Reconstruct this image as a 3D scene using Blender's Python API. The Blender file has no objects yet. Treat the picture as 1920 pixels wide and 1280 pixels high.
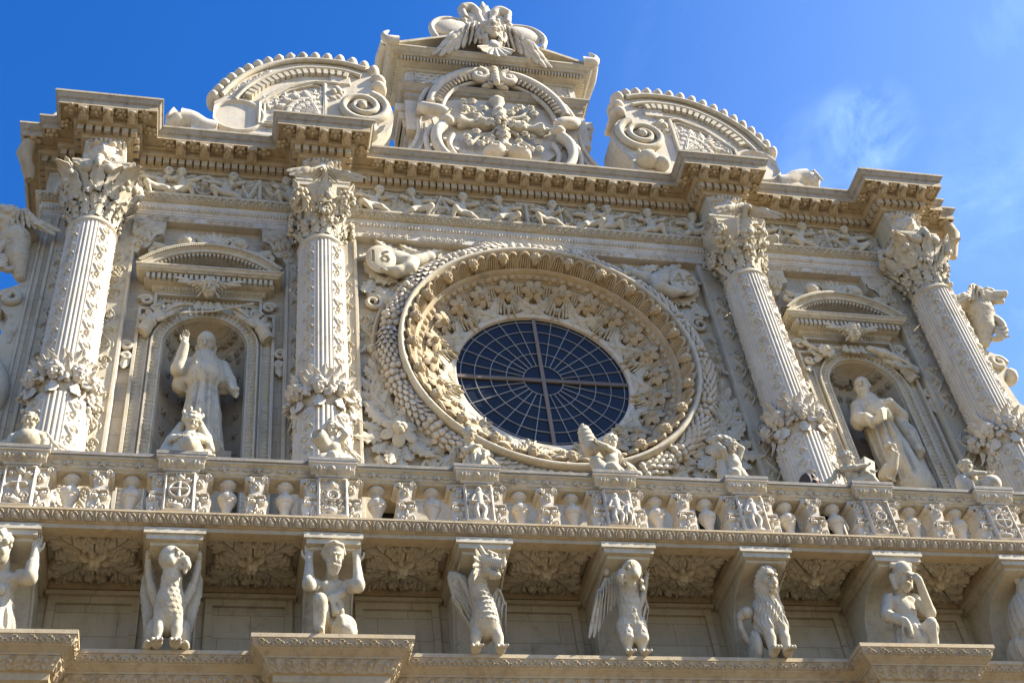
import bpy, math, random
import numpy as np
from math import sin, cos, pi, radians, sqrt, atan2
from mathutils import Matrix, Vector
A = np.array
rng = np.random.default_rng(7); random.seed(7)
SC = bpy.context.scene; COL = SC.collection

# ------------------------------------------------------------------ camera
CAM = dict(f=2462.489, c=(-5.459, -15.678, 1.586), yaw=0.300565, pitch=0.788686, roll=-0.152141)
def make_camera():
    yaw, p, r = CAM['yaw'], CAM['pitch'], CAM['roll']
    f = A([sin(yaw)*cos(p), cos(yaw)*cos(p), sin(p)]); rt = A([cos(yaw), -sin(yaw), 0.]); up = np.cross(rt, f)
    r2 = cos(r)*rt + sin(r)*up; u2 = -sin(r)*rt + cos(r)*up
    cd = bpy.data.cameras.new('camera'); cd.sensor_width = 36; cd.lens = 36*CAM['f']/1920; cd.clip_end = 5000
    o = bpy.data.objects.new('camera', cd); COL.objects.link(o)
    m = Matrix.Identity(4)
    for i in range(3):
        m[i][0], m[i][1], m[i][2], m[i][3] = r2[i], u2[i], -f[i], CAM['c'][i]
    o.matrix_world = m; SC.camera = o
make_camera()
# ------------------------------------------------------------------ light
SUN = A([3.2, -1.0, 2.7]); SUN = SUN/np.linalg.norm(SUN)
EL = math.asin(SUN[2]); AZ = atan2(SUN[0], SUN[1])
def make_world():
    w = bpy.data.worlds.new('World'); SC.world = w; w.use_nodes = True
    nt = w.node_tree; nt.nodes.clear(); N = nt.nodes.new; L = nt.links.new
    sky = N('ShaderNodeTexSky'); sky.sky_type = 'NISHITA'; sky.sun_disc = False
    sky.sun_elevation = EL; sky.sun_rotation = AZ; sky.altitude = 300; sky.air_density = 1.0; sky.dust_density = 0.5; sky.ozone_density = 2.4
    hs = N('ShaderNodeHueSaturation'); hs.inputs['Hue'].default_value = 0.513; hs.inputs['Saturation'].default_value = SKY_SAT; hs.inputs['Value'].default_value = 1.0
    L(sky.outputs[0], hs.inputs['Color'])
    # thin cirrus: stretched noise on the sky direction, strongest towards the sun side
    tc = N('ShaderNodeTexCoord'); mp = N('ShaderNodeMapping'); mp.inputs['Rotation'].default_value = (0.3, 0.5, 0.7); mp.inputs['Scale'].default_value = (3.2, 2.6, 4.2)
    mp.inputs['Location'].default_value = CLOUD_LOC
    nz = N('ShaderNodeTexNoise'); nz.inputs['Scale'].default_value = 2.2; nz.inputs['Detail'].default_value = 9; nz.inputs['Roughness'].default_value = 0.6; nz.inputs['Distortion'].default_value = 0.6
    L(tc.outputs['Generated'], mp.inputs[0]); L(mp.outputs[0], nz.inputs['Vector'])
    rp = N('ShaderNodeValToRGB'); rp.color_ramp.elements[0].position = 0.54; rp.color_ramp.elements[1].position = 0.92
    L(nz.outputs['Fac'], rp.inputs[0])
    sx = N('ShaderNodeSeparateXYZ'); L(tc.outputs['Generated'], sx.inputs[0])
    mr = N('ShaderNodeMapRange'); mr.interpolation_type = 'SMOOTHSTEP'; mr.inputs['From Min'].default_value = 0.08; mr.inputs['From Max'].default_value = 0.74; L(sx.outputs['X'], mr.inputs['Value'])
    # a pale veil of thin cloud that builds towards the sun
    ml = N('ShaderNodeMath'); ml.operation = 'MULTIPLY'; L(rp.outputs[0], ml.inputs[0]); L(mr.outputs[0], ml.inputs[1])
    m2 = N('ShaderNodeMath'); m2.operation = 'MULTIPLY'; m2.inputs[1].default_value = 0.3; L(ml.outputs[0], m2.inputs[0])
    # two small tufts of cirrus that hang where the photograph has them
    for d, c0, c1, k in CLOUDS:
        dt = N('ShaderNodeVectorMath'); dt.operation = 'DOT_PRODUCT'; dt.inputs[1].default_value = d; L(tc.outputs['Generated'], dt.inputs[0])
        ms = N('ShaderNodeMapRange'); ms.interpolation_type = 'SMOOTHSTEP'; ms.inputs['From Min'].default_value = cos(radians(c0)); ms.inputs['From Max'].default_value = cos(radians(c1)); L(dt.outputs['Value'], ms.inputs['Value'])
        n2 = N('ShaderNodeTexNoise'); n2.inputs['Scale'].default_value = 7; n2.inputs['Detail'].default_value = 9; n2.inputs['Roughness'].default_value = 0.62; n2.inputs['Distortion'].default_value = 0.5; L(mp.outputs[0], n2.inputs['Vector'])
        r2 = N('ShaderNodeMapRange'); r2.inputs['From Min'].default_value = 0.36; r2.inputs['From Max'].default_value = 0.78; L(n2.outputs['Fac'], r2.inputs['Value'])
        a2 = N('ShaderNodeMath'); a2.operation = 'MULTIPLY'; L(ms.outputs[0], a2.inputs[0]); L(r2.outputs[0], a2.inputs[1])
        a3 = N('ShaderNodeMath'); a3.operation = 'MULTIPLY_ADD'; a3.inputs[1].default_value = k; L(a2.outputs[0], a3.inputs[0]); L(m2.outputs[0], a3.inputs[2]); m2 = a3
    mv = N('ShaderNodeMath'); mv.operation = 'MULTIPLY_ADD'; mv.inputs[1].default_value = 0.17; L(mr.outputs[0], mv.inputs[0]); L(m2.outputs[0], mv.inputs[2]); mv.use_clamp = True
    mx = N('ShaderNodeMix'); mx.data_type = 'RGBA'; L(mv.outputs[0], mx.inputs['Factor']); L(hs.outputs[0], mx.inputs['A']); mx.inputs['B'].default_value = CLOUD_COL
    bg = N('ShaderNodeBackground'); bg.inputs['Strength'].default_value = SKY_STR; L(mx.outputs['Result'], bg.inputs['Color'])
    out = N('ShaderNodeOutputWorld'); L(bg.outputs[0], out.inputs[0])
CLOUDS = (((0.4423, 0.4818, 0.7565), 2.4, 0.2, 0.24), ((0.4216, 0.5087, 0.7507), 3.4, 0.3, 0.10), ((0.5248, 0.4895, 0.6964), 4.5, 0.5, 0.09))
SKY_STR, SKY_SAT, CLOUD_LOC, CLOUD_COL = 0.095, 1.38, (0.6, 2.2, 0.25), (4.6, 6.4, 8.4, 1)
make_world()
sl = bpy.data.lights.new('sun', 'SUN'); sl.energy = 5.0; sl.angle = radians(0.5); sl.color = (1.0, 0.915, 0.75)
so = bpy.data.objects.new('sun', sl); COL.objects.link(so)
so.rotation_euler = Vector(-SUN).to_track_quat('-Z', 'Y').to_euler()
SC.view_settings.view_transform = 'Standard'; SC.view_settings.look = 'None'; SC.view_settings.exposure = 1.6; SC.view_settings.gamma = 1
SC.render.engine = 'CYCLES'; SC.cycles.max_bounces = 6; SC.cycles.diffuse_bounces = 4; SC.cycles.use_denoising = True

# ------------------------------------------------------------------ materials
def stone(name, base, stain=(0.24, 0.205, 0.15), amount=0.5, ashlar=None, bump=0.4, streak=0.42, scale=1.0, chisel=0.0):
    m = bpy.data.materials.new(name); m.use_nodes = True; nt = m.node_tree; N = nt.nodes.new; L = nt.links.new
    b = nt.nodes['Principled BSDF']; b.inputs['Roughness'].default_value = 0.85; b.inputs['Specular IOR Level'].default_value = 0.25
    g = N('ShaderNodeNewGeometry')
    def noise(sc, det, vec=None, rough=0.6):
        n = N('ShaderNodeTexNoise'); n.inputs['Scale'].default_value = sc; n.inputs['Detail'].default_value = det; n.inputs['Roughness'].default_value = rough
        L(vec if vec else g.outputs['Position'], n.inputs['Vector']); return n.outputs['Fac']
    def ramp(fac, a, c):
        r = N('ShaderNodeMapRange'); r.inputs['From Min'].default_value = a; r.inputs['From Max'].default_value = c; L(fac, r.inputs['Value']); return r.outputs[0]
    def mix(f, a, bb, mode='MIX'):
        x = N('ShaderNodeMix'); x.data_type = 'RGBA'; x.blend_type = mode
        if isinstance(f, float): x.inputs['Factor'].default_value = f
        else: L(f, x.inputs['Factor'])
        for k, s in (('A', a), ('B', bb)):
            if isinstance(s, tuple): x.inputs[k].default_value = s + (1,)
            else: L(s, x.inputs[k])
        return x.outputs['Result']
    def mul(f, k):
        x = N('ShaderNodeMath'); x.operation = 'MULTIPLY'; L(f, x.inputs[0])
        if isinstance(k, float): x.inputs[1].default_value = k
        else: L(k, x.inputs[1])
        return x.outputs[0]
    c = mix(ramp(noise(0.9*scale, 6), 0.3, 0.7), tuple(v*0.84 for v in base), tuple(min(1, v*1.12) for v in base))
    warm = (base[0]*1.0, base[1]*0.92, base[2]*0.76)
    c = mix(mul(ramp(noise(2.3*scale, 5), 0.46, 0.7), 0.7), c, warm)
    c = mix(mul(ramp(noise(7.0*scale, 8, rough=0.7), 0.52, 0.72), amount), c, stain)
    if streak:
        mp = N('ShaderNodeMapping'); mp.inputs['Scale'].default_value = (7, 7, 0.7); L(g.outputs['Position'], mp.inputs[0])
        c = mix(mul(ramp(noise(1.2, 6, mp.outputs[0]), 0.52, 0.78), streak), c, tuple(v*0.8 for v in stain))
    c = mix(mul(ramp(noise(1.7*scale, 9, rough=0.75), 0.56, 0.68), 0.5), c, tuple(v*0.62 for v in stain))
    c = mix(mul(ramp(noise(60*scale, 3), 0.52, 0.7), 0.35), c, stain)
    h = mix(0.5, noise(30*scale, 6), noise(110*scale, 3))
    if chisel:
        mp2 = N('ShaderNodeMapping'); mp2.inputs['Scale'].default_value = (26, 26, 9); mp2.inputs['Rotation'].default_value = (0.5, 0.6, 0.3); L(g.outputs['Position'], mp2.inputs[0]); h = mix(chisel, h, noise(1.0, 4, mp2.outputs[0]))
    if ashlar:
        bw, bh = ashlar
        sp = N('ShaderNodeSeparateXYZ'); L(g.outputs['Position'], sp.inputs[0]); cb = N('ShaderNodeCombineXYZ')
        ad = N('ShaderNodeMath'); L(sp.outputs['X'], ad.inputs[0]); L(sp.outputs['Y'], ad.inputs[1]); L(ad.outputs[0], cb.inputs['X']); L(sp.outputs['Z'], cb.inputs['Y'])
        br = N('ShaderNodeTexBrick'); br.inputs['Scale'].default_value = 1; br.inputs['Brick Width'].default_value = bw; br.inputs['Row Height'].default_value = bh
        br.inputs['Mortar Size'].default_value = 0.006; br.inputs['Mortar Smooth'].default_value = 0.3
        br.inputs['Color1'].default_value = (0.93, 0.93, 0.93, 1); br.inputs['Color2'].default_value = (1.05, 1.04, 1.0, 1); br.inputs['Mortar'].default_value = (0.62, 0.57, 0.5, 1)
        L(cb.outputs[0], br.inputs['Vector']); c = mix(1.0, c, br.outputs['Color'], 'MULTIPLY')
    L(c, b.inputs['Base Color'])
    bp = N('ShaderNodeBump'); bp.inputs['Strength'].default_value = bump; bp.inputs['Distance'].default_value = 0.012; L(h, bp.inputs['Height']); L(bp.outputs[0], b.inputs['Normal'])
    return m
LIME = (0.495, 0.452, 0.362)
MAT = dict(
    stone=stone('pale_limestone', LIME),
    wall=stone('ashlar_limestone', (0.44, 0.385, 0.30), ashlar=(0.85, 0.36), amount=0.3),
    weather=stone('weathered_limestone', (0.37, 0.33, 0.265), stain=(0.12, 0.105, 0.085), amount=0.6, streak=0.55),
    warm=stone('honey_limestone', (0.43, 0.355, 0.245), stain=(0.22, 0.16, 0.095), amount=0.5),
    white=stone('bleached_limestone', (0.56, 0.51, 0.43), amount=0.4, stain=(0.27, 0.245, 0.2)),
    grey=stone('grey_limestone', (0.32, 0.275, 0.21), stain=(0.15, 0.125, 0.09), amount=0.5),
    carved=stone('chiselled_limestone', LIME, bump=1.0, chisel=0.6, amount=0.6),
    dark=stone('dark_limestone', (0.22, 0.19, 0.145), stain=(0.1, 0.085, 0.06), amount=0.6),  # darkest stone tone, for the recessed tympanum of the niche pediments
    lead=stone('lead_grey_coping', (0.20, 0.19, 0.18), stain=(0.42, 0.4, 0.36), amount=0.5),
    paving=stone('stone_paving', (0.21, 0.172, 0.115), ashlar=(0.8, 0.4)),
)
def simple(name, col, rough=0.6, metal=0.0):
    m = bpy.data.materials.new(name); m.use_nodes = True; b = m.node_tree.nodes['Principled BSDF']
    n = m.node_tree.nodes.new('ShaderNodeTexNoise'); n.inputs['Scale'].default_value = 9; n.inputs['Detail'].default_value = 4
    x = m.node_tree.nodes.new('ShaderNodeMix'); x.data_type = 'RGBA'; x.inputs['A'].default_value = tuple(v*0.8 for v in col)+(1,); x.inputs['B'].default_value = tuple(v*1.15 for v in col)+(1,)
    m.node_tree.links.new(n.outputs['Fac'], x.inputs['Factor']); m.node_tree.links.new(x.outputs['Result'], b.inputs['Base Color'])
    b.inputs['Roughness'].default_value = rough; b.inputs['Metallic'].default_value = metal; return m
MAT['glass'] = simple('dark_window_glass', (0.016, 0.020, 0.027), 0.22)
MAT['glass'].node_tree.nodes['Principled BSDF'].inputs['Specular IOR Level'].default_value = 0.22
MAT['bars'] = simple('painted_glazing_bars', (0.24, 0.25, 0.26), 0.5)
MAT['rust'] = simple('rusted_iron_bar', (0.17, 0.14, 0.12), 0.7)
MAT['hair'] = simple('dark_brown_hair', (0.05, 0.033, 0.024), 0.6)
MAT['skin'] = simple('tanned_skin', (0.42, 0.26, 0.18), 0.55)
MAT['cloth'] = simple('black_jacket', (0.02, 0.02, 0.025), 0.8)
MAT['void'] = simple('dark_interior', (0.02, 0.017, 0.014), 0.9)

# ------------------------------------------------------------------ mesh collector
class MB:
    def __init__(s): s.v = []; s.f = []; s.n = 0
    def add(s, v, f):
        v = np.asarray(v, float).reshape(-1, 3); s.v.append(v)
        for q in (f if isinstance(f, list) else [f]): s.f.append(np.asarray(q, np.int64).reshape(-1, np.asarray(q).shape[-1]) + s.n)
        s.n += len(v); return s
    def grid(s, P, wrapu=False, wrapv=False, flip=False):
        m, n = P.shape[:2]; I = np.arange(m*n).reshape(m, n)
        if wrapu: I = np.vstack([I, I[:1]])
        if wrapv: I = np.hstack([I, I[:, :1]])
        q = np.stack([I[:-1, :-1], I[1:, :-1], I[1:, 1:], I[:-1, 1:]], -1).reshape(-1, 4)
        return s.add(P, q[:, ::-1] if flip else q)
    def box(s, x0, x1, y0, y1, z0, z1, M=None):
        v = A([(x, y, z) for x in (x0, x1) for y in (y0, y1) for z in (z0, z1)], float)
        if M is not None: v = xf(M, v)
        return s.add(v, A([(0, 1, 3, 2), (4, 6, 7, 5), (0, 4, 5, 1), (2, 3, 7, 6), (0, 2, 6, 4), (1, 5, 7, 3)]))
    def prism(s, poly, mp, d0, d1):
        # poly: closed 2D outline (ccw seen from the d0 side), mp(a,b,d)->xyz ; caps are n-gons
        n = len(poly); v = [mp(a, b, d0) for a, b in poly] + [mp(a, b, d1) for a, b in poly]
        i = np.arange(n); j = (i+1) % n
        return s.add(v, [np.stack([i, i+n, j+n, j], -1), A([list(range(n))]), A([list(range(2*n-1, n-1, -1))])])
    def blob(s, c, r, R=None, n=10):
        r = (r, r, r) if np.isscalar(r) else r
        t = np.linspace(0, 2*pi, n, endpoint=False); p = np.linspace(0.02, pi-0.02, max(5, n//2+2))
        T, Q = np.meshgrid(t, p); P = np.stack([np.sin(Q)*np.cos(T)*r[0], np.sin(Q)*np.sin(T)*r[1], np.cos(Q)*r[2]], -1)
        if R is not None: P = P @ A(R).T
        return s.grid(P + A(c), wrapv=True)
    def tube(s, pts, rad, n=8, cap=True, flat=1.0):
        pts = A(pts, float); m = len(pts); rad = np.broadcast_to(A(rad, float), (m,)) if np.ndim(rad) < 2 else rad
        T = np.gradient(pts, axis=0); T /= np.linalg.norm(T, axis=1)[:, None]+1e-9
        u = np.cross(T[0], (0, 0, 1.)); u = u if np.linalg.norm(u) > .1 else np.cross(T[0], (0, 1., 0)); a = np.linspace(0, 2*pi, n, endpoint=False); P = []
        for k in range(m):
            u = u - T[k]*(u@T[k]); u /= np.linalg.norm(u); w = np.cross(T[k], u)
            P.append(pts[k] + rad[k]*(np.cos(a)[:, None]*u + flat*np.sin(a)[:, None]*w))
        P = A(P)
        if cap: P = np.concatenate([P[:1]*0+pts[0], P, P[-1:]*0+pts[-1]])
        return s.grid(P, wrapv=True)
    def lathe(s, prof, c=(0, 0, 0), n=20, hf=None):
        t = np.linspace(0, 2*pi, n, endpoint=False); P = []
        for r, z in prof:
            P.append(np.stack([c[0]+r*np.cos(t), c[1]+r*np.sin(t), 0*t+c[2]+z], -1))
        return s.grid(A(P), wrapv=True, flip=True)
    def leaf(s, base, d, up, L, W, curl=0.6, lobes=4, thick=0.03, n=14, cup=0.25, tip=0.2, ser=0.28):
        # carved leaf: starts at base along d, bends towards `up` (tip rolls over); serrated edge, midrib groove
        d = A(d, float)/np.linalg.norm(d); up = A(up, float); up = up - d*(up@d); up /= np.linalg.norm(up); sd = np.cross(d, up)
        t = np.linspace(0, 1, n); q = np.linspace(-1, 1, 9)
        ang = curl*np.cumsum(t**1.6)/n*2.2; px = np.cumsum(np.cos(ang))/n*L; pu = np.cumsum(np.sin(ang))/n*L
        w = W*(np.sin(pi*np.clip(t*0.86+0.12, 0, 1))**0.7)*(1-ser*np.abs(np.sin(lobes*pi*t)))*(1-tip*t)
        Tt, Q = np.meshgrid(t, q, indexing='ij'); wv = w[:, None]*Q
        prof = thick*(1-.65*Tt**2)*(1.1-Q**2)*(1-0.45*np.exp(-(Q/0.13)**2)) + cup*np.abs(wv)*-1*0.5 + 0.25*thick*np.cos(Q*6*pi)
        nx, nu = -np.sin(ang), np.cos(ang)
        C = A(base) + px[:, None, None]*d + pu[:, None, None]*up
        P = C + wv[..., None]*sd + prof[..., None]*(nx[:, None, None]*d + nu[:, None, None]*up)
        s.grid(P); B = P - (thick*0.9*(1-.8*Tt**2))[..., None]*(nx[:, None, None]*d + nu[:, None, None]*up); s.grid(B, flip=True)
        for a, b in ((0, 0), (8, 8)): s.grid(np.stack([P[:, a], B[:, b]], 1), flip=(a == 0))
        s.grid(np.stack([P[-1], B[-1]], 1))
        return s
    def merge(s, o, M=None, sc=1.0, t=(0, 0, 0)):
        v = np.concatenate(o.v)
        v = xf(M, v) if M is not None else v*sc + A(t)
        base = s.n; s.v.append(v); s.n += len(v)
        for q in o.f: s.f.append(q + base)
        return s
    def build(s, name, mat, parent=None, ang=38, link=True):
        me = bpy.data.meshes.new(name); v = np.concatenate(s.v)
        me.vertices.add(len(v)); me.vertices.foreach_set('co', v.astype(np.float32).ravel())
        li = np.concatenate([q.ravel() for q in s.f]); tot = np.concatenate([np.full(len(q), q.shape[1]) for q in s.f])
        me.loops.add(len(li)); me.loops.foreach_set('vertex_index', li.astype(np.int32))
        me.polygons.add(len(tot)); st = np.concatenate([[0], np.cumsum(tot)[:-1]]); me.polygons.foreach_set('loop_start', st.astype(np.int32))
        me.update(calc_edges=True); me.validate()
        me.materials.append(MAT[mat] if isinstance(mat, str) else mat)
        me.shade_smooth()
        if ang < 180: me.set_sharp_from_angle(angle=radians(ang))
        o = bpy.data.objects.new(name, me); 
        if link: COL.objects.link(o)
        if parent: o.parent = parent
        return o
def xf(M, v):
    M = A(M); return v @ M[:3, :3].T + M[:3, 3]
def TR(t=(0, 0, 0), rz=0, s=1.0, rx=0, ry=0):
    return A(Matrix.Translation(t) @ Matrix.Rotation(radians(rz), 4, 'Z') @ Matrix.Rotation(radians(ry), 4, 'Y') @ Matrix.Rotation(radians(rx), 4, 'X') @ Matrix.Diagonal((s, s, s, 1) if np.isscalar(s) else tuple(s)+(1,)))
def frame(o, ex, ey, ez):
    M = np.eye(4); M[:3, 0] = ex; M[:3, 1] = ey; M[:3, 2] = ez; M[:3, 3] = o; return M
def empty(name, loc=(0, 0, 0), parent=None):
    o = bpy.data.objects.new(name, None); COL.objects.link(o); o.location = loc; o.empty_display_size = 0.2
    if parent: o.parent = parent
    return o
def tag(o, label=None, cat=None, group=None, kind=None):
    for k, v in (('label', label), ('category', cat), ('group', group), ('kind', kind)):
        if v: o[k] = v
    return o
def inst(o, name, parent, M):
    c = o.copy(); c.name = name; COL.objects.link(c); c.parent = parent; c.matrix_local = Matrix(M.tolist()); return c

# ------------------------------------------------------------------ carved relief (height maps on a fine grid)
class HM:
    def __init__(s, u0, u1, v0, v1, step=0.016):
        s.nu = max(3, int((u1-u0)/step)+1); s.nv = max(3, int((v1-v0)/step)+1)
        s.u = np.linspace(u0, u1, s.nu); s.v = np.linspace(v0, v1, s.nv); s.U, s.V = np.meshgrid(s.u, s.v, indexing='ij'); s.H = np.zeros_like(s.U)
    def sl(s, x0, x1, y0, y1):
        i0, i1 = np.searchsorted(s.u, [x0, x1]); j0, j1 = np.searchsorted(s.v, [y0, y1]); return np.s_[max(0, i0-1):i1+1, max(0, j0-1):j1+1]
    def mx(s, k, h, add=False):
        s.H[k] = s.H[k]+h if add else np.maximum(s.H[k], h)
    def dome(s, x, y, rx, ry=None, a=0, h=None, p=0.5, add=False):
        ry = rx if ry is None else ry; h = rx*0.7 if h is None else h; R = max(rx, ry); k = s.sl(x-R, x+R, y-R, y+R)
        X, Y = s.U[k]-x, s.V[k]-y; c, n = cos(a), sin(a); X, Y = (X*c+Y*n)/rx, (-X*n+Y*c)/ry
        s.mx(k, h*np.clip(1-X*X-Y*Y, 0, 1)**p, add); return s
    def stroke(s, pts, w0, w1=None, h=None, p=0.5, base=0.0, cut=False):
        pts = A(pts, float); n = len(pts); w = np.linspace(w0, w0 if w1 is None else w1, n)
        for i in range(n-1):
            a, b = pts[i], pts[i+1]; W = max(w[i], w[i+1]); k = s.sl(min(a[0], b[0])-W, max(a[0], b[0])+W, min(a[1], b[1])-W, max(a[1], b[1])+W)
            X, Y = s.U[k]-a[0], s.V[k]-a[1]; d = b-a; t = np.clip((X*d[0]+Y*d[1])/(d@d+1e-12), 0, 1)
            q = np.hypot(X-t*d[0], Y-t*d[1])/(w[i]+(w[i+1]-w[i])*t+1e-6); hh = w[i]*0.8 if h is None else h
            z = hh*np.clip(1-q*q, 0, 1)**p
            if cut: s.H[k] = np.minimum(s.H[k], np.where(q < 1, s.H[k]*0+base-0*z, 9)) if False else s.H[k] - np.minimum(z, np.maximum(s.H[k]+0.02, 0))
            else: s.mx(k, np.where(q < 1, z+base, 0))
        return s
    def spiral(s, x, y, r, a0=0, turns=1.6, w=0.03, h=None, sg=1, eye=True):
        t = np.linspace(0, 1, int(14*turns)+4); rr = r*(1-0.86*t**0.8); a = a0+sg*2*pi*turns*t
        s.stroke(np.stack([x+rr*np.cos(a), y+rr*np.sin(a)], -1), w, w*0.45, h)
        if eye: s.dome(x, y, w*0.95, h=(h or w)*1.2)
        return s
    def acan(s, x, y, a, L, W, h=0.1, lobes=5, bend=0.0, dv=2.0, p=.45, flat=0):
        # acanthus leaf of separate finger lobes fanning off a bent midrib
        P = lambda t: (x+cos(a)*L*t-sin(a)*bend*L*t*t, y+sin(a)*L*t+cos(a)*bend*L*t*t)
        fw = max(0.012, 0.50*L/lobes/dv)
        for i, t in enumerate(np.linspace(.06, .94, lobes+1)):
            m = P(t); b = a+math.atan(2*bend*t); W1 = W*(.55+.6*sin(pi*min(1, t*.9+.12)))*(1-.45*t)
            for g in (-1, 1):
                for j, o in enumerate((-.42, 0, .42)):
                    d = b+g*(1.25-.75*t)+o*.8; l = W1*(1-.16*abs(j-1)); s.stroke([m, (m[0]+l*.55*cos(d), m[1]+l*.55*sin(d)), (m[0]+l*cos(d+g*.12), m[1]+l*sin(d+g*.12))], fw*.8, fw, h*(.66+.34*t) if not flat else h, p)
        e = P(1.0); b = a+math.atan(2*bend)
        for o in (-.35, 0, .35): s.stroke([P(.85), (e[0]+.09*L*cos(b+o), e[1]+.09*L*sin(b+o))], fw*.9, fw*.9, h*1.05, .35)
        mid = [P(t) for t in np.linspace(0, .97, 9)]; s.stroke(mid, fw*1.3, fw*.5, h*1.0, .4); s.stroke(mid, max(.008, fw*.3), .007, h*.25, .5, cut=True)
        return s
    def leaf(s, x, y, a, L, W, h=0.05, lobes=4, bend=0.0, ser=0.35):
        if L >= .29: return s.acan(x, y, a, L, W*1.05, h*.9, min(lobes, 5), bend)
        R = L*1.15+W; k = s.sl(x-R, x+R, y-R, y+R); X, Y = s.U[k]-x, s.V[k]-y
        c, n = cos(a), sin(a); t = (X*c+Y*n)/L; q = (-X*n+Y*c)/L; q = q-bend*t*t
        tt = np.clip(t, 0, 1); w = (W/L)*np.sin(pi*tt**0.8)**0.75*(1-ser*np.abs(np.sin(lobes*pi*(tt-0.5*np.abs(q)))))+1e-4
        e = np.abs(q)/w; z = h*np.clip(1-e*e, 0, 1)**0.4*(0.72+0.28*np.cos(2*pi*lobes*(tt-0.8*np.abs(q))))*(1-0.55*np.exp(-(q/(0.10*W/L+0.012))**2))
        s.mx(k, np.where((t > 0) & (t < 1) & (e < 1), z*(0.7+0.5*tt), 0)); return s
    def flower(s, x, y, r, n=6, h=None, a0=0.3):
        h = h or r*0.5
        for i in range(n):
            a = a0+2*pi*i/n; s.dome(x+0.58*r*cos(a), y+0.58*r*sin(a), r*0.44, r*0.34*6/n*1.0, a, h)
        s.dome(x, y, r*0.27, h=h*1.35); return s
    def ring(s, x, y, r, w, h):
        k = s.sl(x-r-w, x+r+w, y-r-w, y+r+w); q = (np.hypot(s.U[k]-x, s.V[k]-y)-r)/w; s.mx(k, h*np.clip(1-q*q, 0, 1)**0.5); return s
    def rect(s, x0, x1, y0, y1, h, bev=0.01, op=max):
        k = s.sl(x0, x1, y0, y1); d = np.minimum(np.minimum(s.U[k]-x0, x1-s.U[k]), np.minimum(s.V[k]-y0, y1-s.V[k])); z = h*np.clip(d/bev, 0, 1)
        if h < 0: s.H[k] = s.H[k]+z
        else: s.mx(k, z)
        return s
    def frame(s, x0, x1, y0, y1, w, h):
        for a in ((x0, x1, y0, y0+w), (x0, x1, y1-w, y1), (x0, x0+w, y0, y1), (x1-w, x1, y0, y1)): s.rect(*a, h, w*0.3)
        return s
    def cherub(s, x, y, r, h=None, wings=True, a=0.0):
        h = h or r*0.9; c, n = cos(a), sin(a)
        def W(px, py): return x+(px*c-py*n)*r, y+(px*n+py*c)*r
        if wings:
            for g in (-1, 1):
                for i in range(6):
                    b = a+(pi/2 - g*(0.5+0.36*i)); L = r*(2.2-0.1*i); sx, sy = W(g*0.8, -0.1-0.12*i)
                    s.stroke([(sx, sy), (sx+L*cos(b)*0.6, sy+L*sin(b)*0.6), (sx+L*cos(b-g*0.18), sy+L*sin(b-g*0.18))], r*0.24, r*0.17, h*0.42)
        X, Y = W(0, 0.08); s.dome(X, Y, r*0.92, r*1.05, a, h*0.9)
        for px, py, q in ((-0.7, 0.7, .4), (0, 0.95, .42), (0.7, 0.7, .4), (-0.92, 0.15, .34), (0.92, 0.15, .34), (-.38, .92, .36), (.38, .92, .36)): X, Y = W(px, py); s.dome(X, Y, q*r, h=h*0.75)
        X, Y = W(0, 0.0); s.dome(X, Y, r*0.68, r*0.8, a, h*1.15); X, Y = W(0, -.1); s.dome(X, Y, r*0.15, r*0.3, a, h*1.4)
        for g in (-1, 1): X, Y = W(g*0.3, 0.12); s.dome(X, Y, r*0.17, r*0.11, a, -h*0.22, add=True)
        X, Y = W(0, -.5); s.dome(X, Y, r*0.25, r*0.09, a, -h*0.18, add=True)
        return s
    def rinceau(s, p0, p1, w, h=0.03, n=None, sg=1):
        # waving stem with spirals, leaves and rosettes between two points
        p0, p1 = A(p0, float), A(p1, float); L = np.linalg.norm(p1-p0); d = (p1-p0)/L; e = A([-d[1], d[0]]); n = n or max(2, round(L/(w*1.25)))
        t = np.linspace(0, 1, 14*n); s.stroke([p0+d*L*q+e*sg*0.30*w*sin(pi*n*q) for q in t], 0.08*w, None, h*0.85)
        b0 = atan2(d[1], d[0])
        for i in range(n):
            g = sg*(1 if i % 2 else -1); c = p0+d*L*(i+0.5)/n+e*g*0.10*w; s.spiral(c[0], c[1], 0.36*w, b0+g*pi/2, 1.35, 0.075*w, h, -g)
            if i % 2: s.flower(c[0], c[1], 0.19*w, 5, h*1.15)
            c2 = p0+d*L*(i+0.5)/n-e*g*0.22*w
            for k, L2 in ((-0.9, .4), (0.2, .5), (1.1, .36)): s.leaf(c2[0]-d[0]*.1*w, c2[1]-d[1]*.1*w, b0-g*(0.75+k*.55), L2*w, 0.19*w, h*1.0, 3, g*0.3)
            c3 = p0+d*L*(i/n); s.leaf(c3[0], c3[1], b0+g*0.9, 0.55*w, 0.2*w, h*.9, 3, -g*.3); s.leaf(c3[0], c3[1], b0-g*0.7, 0.45*w, 0.17*w, h*.9, 3, g*.3)
        return s
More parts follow.
